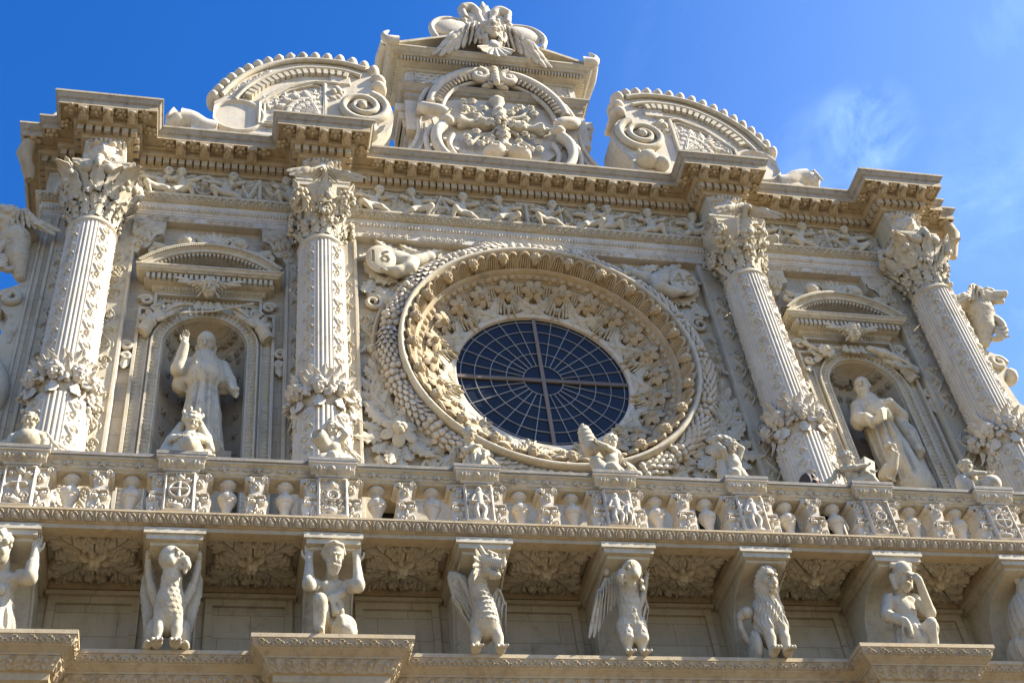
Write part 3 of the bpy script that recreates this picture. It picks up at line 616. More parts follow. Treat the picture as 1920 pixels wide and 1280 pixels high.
for k in range(1, len(Q)-2):
    d = Q[k+1]-Q[k]; L = np.linalg.norm(d); d = d/L; nrm = A([d[1], -d[0]]); cx0 = np.cross(Q[k]-Q[k-1], Q[k+1]-Q[k]) > 0; cx1 = np.cross(Q[k+1]-Q[k], Q[k+2]-Q[k+1]) > 0
    # on outward corners the strip runs past the base point, on inner corners it stops short
    o0, o1 = (1 if np.cross(Q[k]-Q[k-1], d) < 0 else -1), (1 if np.cross(d, Q[k+2]-Q[k+1]) < 0 else -1)
    s0 = -.50 if o0 < 0 else .50; s1 = L+.50 if o1 < 0 else L-.50
    s0 = {True: -.50, False: .50}[np.cross(Q[k]-Q[k-1], d) > 0]; s1 = {True: L+.50, False: L-.50}[np.cross(d, Q[k+2]-Q[k+1]) > 0]
    if abs(d[1]) > .5: s0 = max(s0, -.16); s1 = min(s1, L+.16)
    if s1-s0 < .2: continue
    n = max(1, round((s1-s0)/.445))
    for i in range(n):
        s = s0+(s1-s0)*(i+.5)/n; c = Q[k]+d*s+nrm*.375; F = frame((c[0], c[1], 22.285), (d[0], d[1], 0), (nrm[0], nrm[1], 0), (0, 0, 1)); put(ros[cnt % 3], 1+cnt % 3, F); cnt += 1
        if i:
            s = s0+(s1-s0)*i/n; c = Q[k]+d*s+nrm*.24; put(modm, 0, frame((c[0], c[1], 22.285), (d[0], d[1], 0), (nrm[0], nrm[1], 0), (0, 0, 1)))
# architrave
m = MB()
mould(m, EP, [(0, 21.14), (.14, 21.13), (.14, 21.085), (.13, 21.08, 'palm', .135, .03), (.055, 20.965), (.02, 20.96)])
am = m.build('architrave_moulding', 'stone', church, 32)
m = MB(); EQ = [(-8.92, 3), (-8.92, .02), (-8.56, .02), (-8.56, -.18), (8.56, -.18), (8.56, .02), (8.92, .02), (8.92, 3)]
mould(m, EQ, [(.02, 20.97), (.02, 20.85), (.045, 20.845), (.04, 20.835, 'bead', .06, .028), (.005, 20.755), (.0, 20.75), (0, 20.70), (-.012, 20.695), (-.012, 20.645), (-.024, 20.64), (-.024, 20.49), (-.4, 20.49)])
for c in (-CA, -CB, CB, CA): m.box(c-.36, c+.36, -.765, -.1, 20.80, 20.965)
m.build('architrave', 'white', church, 32)
# relief ornament on the lowest fascia
for x0, x1 in ((-7.2, -4.6), (-3.3, 3.3), (4.6, 7.2)):
    h = HM(x0, x1, 20.50, 20.63, .014)
    for c in np.arange(x0+.55, x1-.3, 1.05): 
        for s in (-1, 1): h.rinceau((c, 20.565), (c+s*.42, 20.565), .12, .035, 3, s)
    m = MB(); h.put(m, front(0, -.161), .0); m.build('fascia_scrollwork', 'white', church, 60)

# ------------------------------------------------------------------ frieze of putti, letters and scrolls
m = MB(); mould(m, EP, [(0, 21.875), (0, 21.13)]); fr = m.build('frieze', 'stone', church, 30)
HEADF = Fig(); HEADF.head((0, 0, 0), 1.0); HEADV, HEADQ = HEADF.mesh(.055)
BALDF = Fig(); BALDF.head((0, 0, 0), 1.0, hair=0); BALDV, BALDQ = BALDF.mesh(.06)
def addhead(mb, M, bald=False): mb.add(xf(M, BALDV if bald else HEADV), BALDQ if bald else HEADQ)
def frieze_putto(seed):
    f = Fig(.025); R = np.random.default_rng(seed); s = 1 if seed % 2 else -1; ln = R.uniform(-.08, .08)
    f.e((0, -.05, .24), (.085, .07, .13), (0, ln*120, 0)); f.e((0, -.06, .13), (.09, .08, .085)); f.c((ln, -.06, .36), (ln*1.3, -.06, .42), .05)
    f.head((ln*1.6, -.09, .50), .095, R.uniform(-40, 40), 10)
    h1 = (s*.10, -.14, .04); k1 = (s*(.16+R.uniform(-.03, .05)), -.17, .14-R.uniform(0, .06)); f.chain([(s*.05, -.08, .12), k1, (s*(.12+R.uniform(-.1, .1)), -.10, .0)], [.066, .05, .03])
    f.chain([(-s*.05, -.08, .12), (-s*.12, -.12, .06), (-s*.26, -.08, .0)], [.066, .05, .03])
    for g in (-1, 1):
        z = R.uniform(.05, .2); f.chain([(g*.08+ln, -.06, .34), (g*.2, -.12, .28+z*.3), (g*(.29), -.10, .24+z)], [.045, .036, .03])
    return f.mesh(.014)
FP = [frieze_putto(i) for i in range(5)]
def frieze_run(x0, x1, plan, seed):
    R = np.random.default_rng(seed); h = HM(x0, x1, 21.13, 21.86, .0125); m = MB(); n = len(plan); w = (x1-x0)/n
    for i, ch in enumerate(plan):
        c = x0+w*(i+.5)
        if ch == '*':
            V, F = FP[R.integers(5)]; s = 1.0 if R.random() < .5 else -1.0; m.add(V*A([s*1.12, 1.15, 1.22])+A([c, -.19, 21.135]), F)
            for g in (-1, 1): h.leaf(c+g*.08, 21.2, pi/2-g*.75, .42, .1, .08, 3, g*.3)
        elif ch == '@':
            for g in (-1, 1): h.spiral(c+g*.13, 21.47+g*.05, .19, R.uniform(0, 6), 1.5, .042, .07, g)
            for q in range(5): h.leaf(c, 21.44, 2*pi*q/5+R.random(), .33, .1, .06, 3, .3)
        else:
            k = {'M': .5, 'O': .38}.get(ch, .32); h.letter(ch, c-k/2, 21.20, .54, .042, .12); h.spiral(c+.2, 21.35, .12, 1, 1.3, .03, .06); h.leaf(c-.18, 21.28, 1.2, .3, .09, .05, 3, .3); h.flower(c+.05, 21.22, .07, 5, .07)
    L = h.H.copy(); h.H *= 0; h.rinceau((x0+.1, 21.46), (x1-.1, 21.46), .56, .12, max(3, round((x1-x0)/.5)), 1); h.rinceau((x0+.1, 21.66), (x1-.1, 21.66), .32, .09, max(3, round((x1-x0)/.33)), -1); h.H = np.maximum(L, h.H*(L < .02))
    h.put(m, front(0, -.186), .0); m.build('frieze_carving', 'stone', fr, 50)
frieze_run(-7.5, -4.36, 'D**O*VI*', 3); frieze_run(-3.62, 3.62, 'M*@*A*@*T*I**@*@*', 5); frieze_run(4.36, 7.5, '**A*@R*@', 8)
# masks on the blocks above the capitals
for i, c in enumerate((-CA, -CB, CB, CA)):
    h = HM(c-.34, c+.34, 21.17, 21.85, .0125); h.dome(c, 21.5, .27, .31, 0, .10); h.dome(c, 21.5, .21, .25, 0, .17); h.dome(c, 21.42, .07, .12, 0, .25)
    for g in (-1, 1):
        h.dome(c+g*.09, 21.57, .05, .03, 0, -.05, add=True); h.spiral(c+g*.25, 21.72, .085, 0, 1.2, .03, .12, g); h.leaf(c+g*.12, 21.3, -pi/2+g*.6, .2, .1, .14, 3, 0); h.dome(c+g*.13, 21.63, .09, .035, g*.3, .2)
        h.leaf(c+g*.2, 21.5, pi/2-g*1.0, .16, .08, .12, 2)
    for q in (-.16, -.08, 0, .08, .16): h.dome(c+q, 21.77-abs(q)*.3, .05, .07, 0, .16)
    h.dome(c, 21.32, .1, .035, 0, .2); m = MB(); h.put(m, front(0, -.772), .0); m.build('mask_panel', 'white', fr, 60)
# ------------------------------------------------------------------ shared carved pieces
def wing(mb, M, L, n=8, side=1, droop=0.0, th=0.05, rows=3, spread=1.0):
    # feathered wing in the local x-z plane (root at origin, spreading to +x*side), front is -y
    w = MB(); t = np.linspace(0, 1, n)
    for r in range(rows):
        for k in range(n):
            q = t[k]; p = A([q*.62*L, -.02*L-.03*L*(rows-1-r), L*(.30*sin(pi*min(1, q*1.15)**.8))]); a = radians(-95+80*q*spread)-droop; ln = L*(.30+.36*q)*(1-.30*(rows-1-r)); d = A([cos(a), 0, sin(a)])
            tp = p+d*ln; md = p+d*ln*.55+A([-.02*L, -.02*L, .02*L]); w.tube([p, md*.6+p*.4, md, md*.35+tp*.65, tp], [.026*L, .026*L, .026*L, .022*L, .010*L], 6, True, 2.6)
    w.tube([(q*.62*L, -.05*L, L*.30*sin(pi*min(1, q*1.15)**.8)+.02*L) for q in np.linspace(0, 1, 9)], [.05*L, .065*L, .07*L, .07*L, .07*L, .065*L, .06*L, .055*L, .04*L], 7)
    v = np.concatenate(w.v); v[:, 0] *= side; v[:, 1] *= th/.05
    o = MB(); o.v = [v]; o.f = w.f; o.n = len(v); mb.merge(o, M)
def cherubhead(mb, M, r, wl=2.4, droop=.25, n=7, up=0, zs=1.55):
    addhead(mb, M @ TR((0, -.25*r, 0), 0, r, 12))
    for s in (-1, 1): wing(mb, M @ TR((s*r*.55, -.30*r, -.45*r+up*.004*r), 0, (1, 1, zs), 0, -s*up), r*wl, n, s, droop, .07, 2)
def ringcherub(mb, M):
    # head between two tall wings whose feathers hang straight down
    w = MB()
    addhead(mb, M @ TR((0, -.075, .045), 0, .085, 22))
    for s in (-1, 1):
        a = catmull([(s*.05, -.02, -.06), (s*.085, -.035, .06), (s*.15, -.04, .125), (s*.215, -.035, .10), (s*.245, -.025, .02), (s*.255, -.015, -.12)], 5); w.tube(a, [.012]*3+[.022]*20+[.012]*3, 7)
        for k in range(6):
            t = k/5; x0 = .085+.145*t; z0 = .075+.045*sin(pi*min(1, t*1.3)); x1 = .07+.175*t; w.tube([(s*x0, -.02, z0), (s*(x0*.5+x1*.5), -.032, z0*.4-.03), (s*x1, -.022, -.10-.03*t), (s*x1, -.01, -.14-.015*t)], [.012, .015, .014, .007], 6, True, 1.7)
    mb.merge(w, M)
def flower3(mb, M, r, n=6, seed=0, cr=.34):
    R = np.random.default_rng(seed); w = MB()
    for i in range(n):
        a = 2*pi*i/n+R.uniform(-.1, .1); c, s = cos(a), sin(a); tl = R.uniform(.25, .5); Rm = A([[c, -s*1, 0], [s, c, 0], [0, 0, 1]]) @ A([[cos(tl), 0, sin(tl)], [0, 1, 0], [-sin(tl), 0, cos(tl)]])
        w.blob((.62*r*c, .62*r*s, .14*r), (.42*r, .33*r, .075*r), Rm, 10)
    [w.blob((.13*r*cos(q), .13*r*sin(q), .22*r), (cr*.72*r, cr*.72*r, .38*r), None, 8) for q in np.arange(0, 6.2, 2*pi/3)]; w.tube([(0, 0, -.15*r), (0, 0, .15*r)], cr*.8*r, 8); mb.merge(w, M)
def pip(poly, U, V):
    ins = np.zeros(U.shape, bool); n = len(poly)
    for i in range(n):
        (x0, y0), (x1, y1) = poly[i], poly[(i+1) % n]
        if y0 != y1: ins ^= ((y0 > V) != (y1 > V)) & (U < (x1-x0)*(V-y0)/(y1-y0)+x0)
    return ins
def catmull(P, n=10):
    P = A(P, float); o = []
    for i in range(len(P)-1):
        a, b, c, d = P[max(i-1, 0)], P[i], P[i+1], P[min(i+2, len(P)-1)]
        for t in np.linspace(0, 1, n, endpoint=False): o.append(.5*(2*b+(c-a)*t+(2*a-5*b+4*c-d)*t*t+(3*b-a-3*c+d)*t**3))
    return A(o+[P[-1]])

# ------------------------------------------------------------------ pilasters and the four big columns
for c, hw in ((-CA, .70), (-CB+.04, .64), (CB-.04, .64), (CA, .70)):
    m = MB(); m.box(c-hw, c+hw, -.13, .05, 12.44, 20.49); m.box(c-hw-.05, c+hw+.05, -.2, .05, 12.44, 12.8)
    h = HM(c-hw, c+hw, 12.9, 20.4, .014)
    for s in (-1, 1):
        h.rect(*(sorted((c+s*hw, c+s*(hw-.07)))), 12.9, 20.4, .035, .01)
        for z0, z1 in ((13.4, 14.7), (15.0, 16.3), (16.75, 18.1), (18.4, 19.55)): h.rinceau((c+s*(hw-.24), z0), (c+s*(hw-.24), z1), .27, .05, 4, s)
    h.put(m, front(0, -.128), .02); m.build('pilaster', 'stone', church, 55)
def shaft_part(r0, r1, z0, z1, name, parent):
    nu = 300; th = np.linspace(-2.35, 2.35, nu); h = HM(-2.35*.4, 2.35*.4, z0, z1, .0125); u = h.u/.4
    W = radians(19); U = h.U/.4
    for f in (-152, -76, 0, 76, 152):
        x = (U-radians(f))/W; fl = np.abs(x) < 1; fr = fract((x+1)*2)-.5; h.H = np.where(fl, np.maximum(h.H, .018*np.sqrt(np.clip(1-(fr/.40)**2, 0, 1))), h.H)
    for f in (-114, -38, 38, 114):
        c = radians(f)*.4; w = .20; h.rinceau((c, z0+.06), (c, z1-.06), w, .036, max(3, round((z1-z0)/.24)), 1 if f in (-38, 114) else -1)
        for s in (-1, 1): h.stroke([(c+s*.118, z0), (c+s*.118, z1)], .012, None, .02)
    def mp(U, V, H): t = U/.4; r = r0+(r1-r0)*(V-z0)/(z1-z0)+H; return np.stack([r*np.sin(t), -r*np.cos(t), V], -1)
    m = MB(); h.put(m, mp, 0); return m.build(name, 'white', parent, 55)
def capital(inner, seed):
    R = np.random.default_rng(seed); m = MB(); m.lathe([(.37, 19.62), (.38, 19.9), (.42, 20.3), (.54, 20.75), (.6, 20.9), (.3, 20.95)], (0, 0, 0), 32)
    D = lambda a: A([sin(a), -cos(a), 0])
    for i in range(14): a = 2*pi*i/14; m.leaf(D(a)*.385+A([0, 0, 19.60]), (0, 0, 1), D(a), .24, .075, .9, 2, .02, 9)
    for i in range(11):
        a = 2*pi*i/11+.2; m.leaf(D(a)*.385+A([0, 0, 19.66]), D(a)*.15+A([0, 0, 1]), D(a), .50, .14, 1.15, 4, .04, 18, .25, .2, .4)
        m.leaf(D(a+.28)*.40+A([0, 0, 19.9]), D(a)*.22+A([0, 0, 1]), D(a+.28), .60, .15, 1.1, 5, .04, 20, .25, .2, .4)
    for i in range(26):                                        # small fruits and blossoms packed between the leaves
        a = R.uniform(-2.2, 2.2); z = R.uniform(19.72, 20.3); rr = .47+(z-19.7)*.28+R.uniform(-.03, .04); m.blob(D(a)*rr+A([0, 0, z]), R.uniform(.028, .05), None, 8)
    for i in range(24):                                        # a dense inner tier of small curled leaves and rosettes
        a = 2*pi*i/24; z = 19.78+.16*(i % 3); m.leaf(D(a)*(.42+.05*(i % 3))+A([0, 0, z]), D(a)*.3+A([.25*sin(i*1.7), 0, 1]), D(a), .30, .085, 1.3, 3, .03, 14, .25, .2, .35)
        if i % 2: flower3(m, frame(D(a)*(.50+.03*(i % 5))+A([0, 0, 19.84+.1*(i % 4)]), A([cos(a), sin(a), 0]), (0, 0, 1), D(a)), .075, 5, i)
    for k in range(4):
        a = pi/4+k*pi/2; c = D(a)*.71
        if inner:
            for i in range(46): v = R.normal(size=3); v /= np.linalg.norm(v); m.blob(c*.93+A([0, 0, 20.52])+v*A([.16, .16, .24]), R.uniform(.04, .06), None, 8)
            m.leaf(D(a)*.5+A([0, 0, 20.3]), D(a)*.5+A([0, 0, .8]), D(a), .5, .16, .9, 3, .03); m.leaf(D(a)*.62+A([0, 0, 20.62]), D(a)*.7+A([0, 0, .55]), (0, 0, 1), .38, .10, .5, 3, .035)
            for q in range(2): m.leaf(D(a)*.55+A([0, 0, 20.2]), D(a+(-.7, .7)[q])*.5+A([0, 0, .5]), D(a), .4, .13, .9, 3, .03)
        else:
            m.leaf(D(a)*.48+A([0, 0, 20.05]), D(a)*.55+A([0, 0, 1]), D(a), .95, .25, 1.3, 4, .05)
            for s in (-1, 1): m.leaf(D(a+s*.35)*.46+A([0, 0, 20.15]), D(a+s*.2)*.4+A([0, 0, 1]), D(a), .72, .17, 1.2, 4, .04)
            t = np.linspace(0, 1, 22); m.tube([c*.98+D(a)*(.15*(1-q)*cos(9*q))+A([0, 0, 20.66+.15*(1-q)*sin(9*q)]) for q in t], .045*(1-.5*t)+.012, 7)
            for i in range(8): v = R.normal(size=3)*.09; m.blob(c*1.0+A([0, 0, 20.42])+v, R.uniform(.05, .08), None, 8)
            m.leaf(D(a)*.72+A([0, 0, 20.72]), D(a)*.7+A([0, 0, .45]), (0, 0, 1), .3, .10, .5, 3, .035)
    # grape bunch or swag at the front and sides
    for a0 in (-pi/2, 0, pi/2):
        if inner:
            for i in range(40): v = R.uniform(-1, 1, 2); q = abs(v[1]*.5+.5); m.blob(D(a0+v[0]*.42*(.3+.7*q))*(.60+.05*R.random())+A([0, 0, 20.0+.34*q]), .045, None, 8)
        else:
            for s in (-1, 1):
                t = np.linspace(0, 1, 9); m.tube([D(a0+s*(.08+.5*q))*(.62+.06*sin(pi*q))+A([0, 0, 20.82-.16*sin(pi*q)]) for q in t], .05+.08*np.sin(pi*t), 9)
                for q in t: m.blob(D(a0+s*(.08+.5*q))*(.69+.05*sin(pi*q))+A([0, 0, 20.86-.14*sin(pi*q)]), .06, None, 8)
            m.leaf(D(a0)*.5+A([0, 0, 20.15]), D(a0)*.35+A([0, 0, 1]), D(a0), .68, .19, 1.0, 4, .05)
            m.blob(D(a0)*.74+A([0, 0, 20.84]), (.1, .1, .12), None, 10); m.blob(D(a0)*.80+A([0, 0, 20.70]), (.07, .07, .13), None, 10)
    m.box(-.52, .52, -.52, .45, 20.88, 20.96)
    return m
def eagle_mesh(turn):
    f = Fig(.03); f.e((0, -.02, .26), (.12, .12, .2), (-12, 0, 0)); f.chain([(0, -.04, .4), (0, -.07, .52), (turn*.04, -.12, .6)], [.085, .065, .062]); f.e((turn*.05, -.15, .61), (.06, .075, .06)); f.c((turn*.07, -.19, .6), (turn*.11, -.25, .54), .032, .012)
    for s in (-1, 1): f.chain([(s*.07, -.03, .18), (s*.09, -.09, .07), (s*.08, -.07, -.04)], [.08, .065, .03]); [f.c((s*.08, -.08, -.04), (s*.08+q*.05, -.15, -.07), .02, .014) for q in (-1, 0, 1)]
    f.disp = [lambda x, y, z: .007*np.sin(70*z+12*np.abs(np.sin(38*x)))]
    V, F = f.mesh(.014); m = MB(); m.add(V, F)
    for s in (-1, 1): wing(m, TR((s*.06, -.03, .36), -s*18, (1, 1, 1.5), 0, -s*34), .60, 10, s, .05, .06, 3, .75)
    return m
def foliage_band(seed):
    R = np.random.default_rng(seed); m = MB(); D = lambda a: A([sin(a), -cos(a), 0]); m.lathe([(.42, 15.45), (.47, 15.62), (.48, 15.85), (.45, 16.05), (.40, 16.2)], (0, 0, 0), 28)
    for i in range(15):
        a = 2*pi*i/15; m.leaf(D(a)*.45+A([0, 0, 15.92]), D(a)*.12+A([sin(i*2.1)*.15, 0, 1]), D(a), .38+.07*sin(i*2.7), .12, 1.0, 4, .045, 18); m.leaf(D(a+.2)*.46+A([0, 0, 15.85]), D(a)*.35+A([0, 0, .8]), D(a), .34, .10, 1.0, 3, .03, 16)
    for a in (-1.85, -.98, -.2, .55, 1.25, 2.0):
        addhead(m, TR(D(a)*.53+A([0, 0, 15.82]), np.degrees(a), .155, 30))
        for s in (-1, 1): m.leaf(D(a+s*.2)*.49+A([0, 0, 15.75]), D(a+s*.9)*.3+A([0, 0, -.3*s]), D(a+s*.3), .30, .10, .7, 3, .04); m.leaf(D(a+s*.25)*.49+A([0, 0, 15.9]), D(a+s*1.2)*.3+A([0, 0, .6]), D(a+s*.3), .3, .1, .7, 3, .04)
        for i in range(9): v = R.normal(size=3)*.055; m.blob(D(a+.38)*.53+A([0, 0, 15.72])+v, R.uniform(.035, .055), None, 8)
        m.leaf(D(a)*.49+A([0, 0, 15.66]), D(a)*.15+A([0, 0, -1]), D(a), .32, .13, .8, 3, .04)
    for s in (-1, 1):                                          # hanging drops at the two sides
        for i in range(16): q = i/15; m.blob(D(s*1.25)*(.50-.04*q)+A([R.normal()*.04, R.normal()*.03, 15.6-.50*q]), .07*(1-.55*q), None, 8)
    return m
CAPS = {}
for i, (c, inner) in enumerate(((-CA, 0), (-CB, 1), (CB, 1), (CA, 0))):
    col = empty('column', (c, -.5, 0), church)
    shaft_part(.405, .385, 16.15, 19.50, 'shaft', col); shaft_part(.43, .435, 13.02, 15.45, 'lower_shaft', col)
    m = MB(); m.lathe([(.38, 19.44), (.41, 19.47), (.43, 19.5), (.41, 19.53), (.395, 19.54), (.395, 19.6), (.36, 19.63)], (0, 0, 0), 40); m.build('astragal', 'stone', col)
    m = MB(); m.lathe([(.6, 12.7), (.6, 12.78), (.57, 12.82), (.5, 12.86), (.52, 12.92), (.5, 12.98), (.435, 13.03)], (0, 0, 0), 40); m.box(-.62, .62, -.62, .4, 12.44, 12.7); m.build('base', 'stone', col)
    o = capital(inner, 11+i).build('capital', 'stone', col, 60); o.scale = (.88, .88, 1)
    if inner: e = eagle_mesh(-1 if i == 1 else 1).build('eagle', 'stone', o, 70); e.location = (0, -.66, 20.28); e.rotation_euler = (radians(24), 0, 0)
    foliage_band(31+i).build('foliage_band', 'white', col, 60).scale = (.90, .90, 1)

# ------------------------------------------------------------------ rose window
rose = empty('rose_window', (0, 0, ZC), church)
def rev(mb, prof, n=180):
    t = np.linspace(0, 2*pi, n, endpoint=False)
    for i in range(len(prof)-1):
        P = A([np.stack([R*np.cos(t), 0*t+y, R*np.sin(t)], -1) for R, y in prof[i:i+2]]); mb.grid(P, wrapv=True)
def rband(mb, a, b, n, fn, H, per=14):
    nu = n*per; t = np.linspace(0, 2*pi, nu, endpoint=False)[:, None]; v = np.linspace(0, 1, max(6, int(math.hypot(a[0]-b[0], a[1]-b[1])/.016)))[None, :]; h = fn(t/(2*pi)*n+0*v, v+0*t)*H
    l = math.hypot(b[0]-a[0], b[1]-a[1]); nr, ny = (b[1]-a[1])/l, -(b[0]-a[0])/l
    if nr*1.0-ny*-1.0 > 0 and nr > 0: nr, ny = -nr, -ny
    if ny > 0.2: nr, ny = -nr, -ny
    R = a[0]+(b[0]-a[0])*v+nr*h; Y = a[1]+(b[1]-a[1])*v+ny*h; mb.grid(np.stack([R*np.cos(t), Y, R*np.sin(t)], -1), wrapu=True)
m = MB(); rev(m, [(2.69, -.02), (2.69, -.33), (2.685, -.37), (2.67, -.395), (2.645, -.40), (2.62, -.39), (2.605, -.36), (2.60, -.30)]); m.build('rim', 'stone', rose, 40)
m = MB(); rev(m, [(2.604, -.355), (2.42, -.075), (2.41, -.10), (2.385, -.12), (2.35, -.10), (2.335, -.06), (2.33, -.015)]); rband(m, (2.33, -.02), (2.26, .07), 88, lambda u, v: np.clip(1-(np.abs(fract(u)-.5)/.40)**4, 0, 1)*np.sqrt(np.clip(1-(2*v-1)**2, 0, 1)), .05, 12)
rev(m, [(2.26, .07), (2.23, .08), (2.235, .10), (2.20, .105), (1.98, .28), (1.955, .28), (1.95, .30), (1.90, .345), (1.88, .35), (1.86, .365), (1.69, .41), (1.67, .40)])
for i in range(24):                                            # panels between flowers, pairs of blocks below
    a = 2*pi*(i+.5)/24; F = frame((2.09*cos(a), .19, 2.09*sin(a)), (-sin(a), 0, cos(a)), (-.78*cos(a), .62, -.78*sin(a)), (-.62*cos(a), -.78, -.62*sin(a)))
    for q in (-.05, 0, .05): m.box(q-.017, q+.017, -.10, .10, -.02, .035, F)
    m.box(-.09, .09, -.115, -.09, -.02, .04, F); m.box(-.09, .09, .09, .115, -.02, .04, F)
    for q in (-.25, .25):
        a2 = a+q*2*pi/24; F2 = frame((1.925*cos(a2), .30, 1.925*sin(a2)), (-sin(a2), 0, cos(a2)), (-.8*cos(a2), .6, -.8*sin(a2)), (-.6*cos(a2), -.8, -.6*sin(a2))); m.box(-.052, .052, -.06, .06, -.03, .08, F2)
m.build('splayed_rings', 'warm', rose, 40)
m = MB(); rev(m, [(1.70, .42), (1.69, .37), (1.66, .355), (1.60, .36), (1.575, .38), (1.57, .46)]); m.build('inner_frame', 'white', rose, 40)
def ringcopies(o, n, a0=0.0):
    for i in range(n):
        a = 2*pi*(i+a0)/n; M = A(Matrix.Rotation(-a, 4, 'Y'))
        if i == 0: o.matrix_local = Matrix(M.tolist())
        else: inst(o, o.name.split('.')[0], rose, M)
# pieces are modelled at the top of the ring (+z) and turned round the centre
ez = A([0, -.87, .50]); ey = A([0, .50, .87]); ex = A([1, 0, 0])   # ez runs up the splay towards the rim, -ey faces out of it
m = MB(); ringcherub(m, frame((0, -.205, 2.487), ex, ey, ez) @ TR((0, -.004, .012), 0, 1.24)); ringcopies(m.build('cherub_head', 'warm', rose, 70), 24, .0)
for t in range(3):
    m = MB(); flower3(m, frame((0, .19, 2.09), (1, 0, 0), (0, .62, -.78), (0, -.78, -.62)) @ TR((0, .0, .05), t*17), .225, 6, t, .30)
    o = m.build('stone_flower', 'warm', rose, 70)
    for i in range(8):
        M = A(Matrix.Rotation(-2*pi*(i*3+t+.0)/24, 4, 'Y'))
        if i == 0: o.matrix_local = Matrix(M.tolist())
        else: inst(o, 'stone_flower', rose, M)
m = MB(); F = frame((0, .385, 1.775), (1, 0, 0), (0, .97, .24), (0, -.24, .97)); addhead(m, F @ TR((0, -.06, -.0), 0, .078, 10))
for s in (-1, 1): wing(m, F @ TR((s*.05, -.05, -.0), 0, (1, 1, 1.25)), .58, 10, s, -.22, .06, 3, .55)
ringcopies(m.build('winged_head', 'stone', rose, 70), 12, .5)
m = MB(); F = frame((0, .375, 1.775), (1, 0, 0), (0, .97, .24), (0, -.24, .97))     # leaf knot between two winged heads
for q in (-1.2, -.6, 0, .6, 1.2): w = MB(); w.leaf((0, -.01, -.07), (sin(q), 0, cos(q)), (0, -1, 0), .16, .04, .5, 2, .025, 8); m.merge(w, F)
w = MB(); w.blob((0, -.03, -.06), .035, None, 8); m.merge(w, F); ringcopies(m.build('leaf_knot', 'stone', rose, 60), 12, 0)
R = np.random.default_rng(5); m = MB(); t = np.linspace(0, 2*pi, 160, endpoint=False); q = np.linspace(-.3, pi+.3, 9)
m.grid(A([[((2.83+.13*cos(b))*cos(a), -.10-.13*sin(b), (2.83+.13*cos(b))*sin(a)) for b in q] for a in t]), wrapu=True)
nseg = 40
for i in range(nseg):
    kind = (0, 1, 0, 2, 1, 0, 1, 2)[i % 8]
    for j in range(3 if kind == 0 else 4):
        for k in range(5):
            b = pi*(k+.5*(j % 2)+.25)/5; a = 2*pi*(i+(j+.5)/(3 if kind == 0 else 4))/nseg; rr = 2.83+.155*cos(b); y = -.10-.155*sin(b); c = A([rr*cos(a), y, rr*sin(a)])
            tg = A([-sin(a), 0, cos(a)]); nn = A([cos(b)*cos(a), -sin(b), cos(b)*sin(a)]); bb = np.cross(tg, nn); Rm = np.stack([tg, bb, nn], 1)
            if kind == 0: m.blob(c+R.normal(size=3)*.012, R.uniform(.05, .07), None, 10)
            elif kind == 1: m.blob(c, (.085, .042, .042), Rm @ rotm((0, -18, R.uniform(-12, 12))), 9)
            else: m.leaf(c-tg*.07-nn*.02, tg+nn*.35, nn, .21, .062, .5, 1, .03, 8)
m.build('fruit_wreath', 'white', rose, 70)
m = MB(); rev(m, [(3.14, .02), (3.13, -.07), (3.09, -.09), (3.05, -.07), (3.03, -.02), (2.75, -.02)]); m.build('outer_band', 'warm', rose, 40)
m = MB(); m.lathe([(0, 0), (1.58, 0)], (0, 0, 0), 64); g = m.build('glass', 'glass', rose); g.matrix_local = Matrix.Translation((0, .45, 0)) @ Matrix.Rotation(pi/2, 4, 'X')
m = MB()
for r in (.36, .67, .96, 1.24, 1.49): m.tube([(r*cos(a), .435, r*sin(a)) for a in np.linspace(0, 2*pi, 97)], .009, 6, False)
for i in range(28):
    a = 2*pi*i/28
    if i % 7: m.tube([(.36*cos(a), .435, .36*sin(a)), (1.57*cos(a), .435, 1.57*sin(a))], .009, 6)
m.build('glazing_bars', 'bars', rose, 60)
m = MB(); m.box(-.032, .032, .405, .445, -1.57, 1.57); m.box(-1.57, 1.57, .402, .442, -.05, -.012); m.box(-1.57, 1.57, .41, .44, .005, .025); m.box(-.04, .04, .40, .45, -.045, .03); m.build('cross_bars', 'rust', rose, 30)

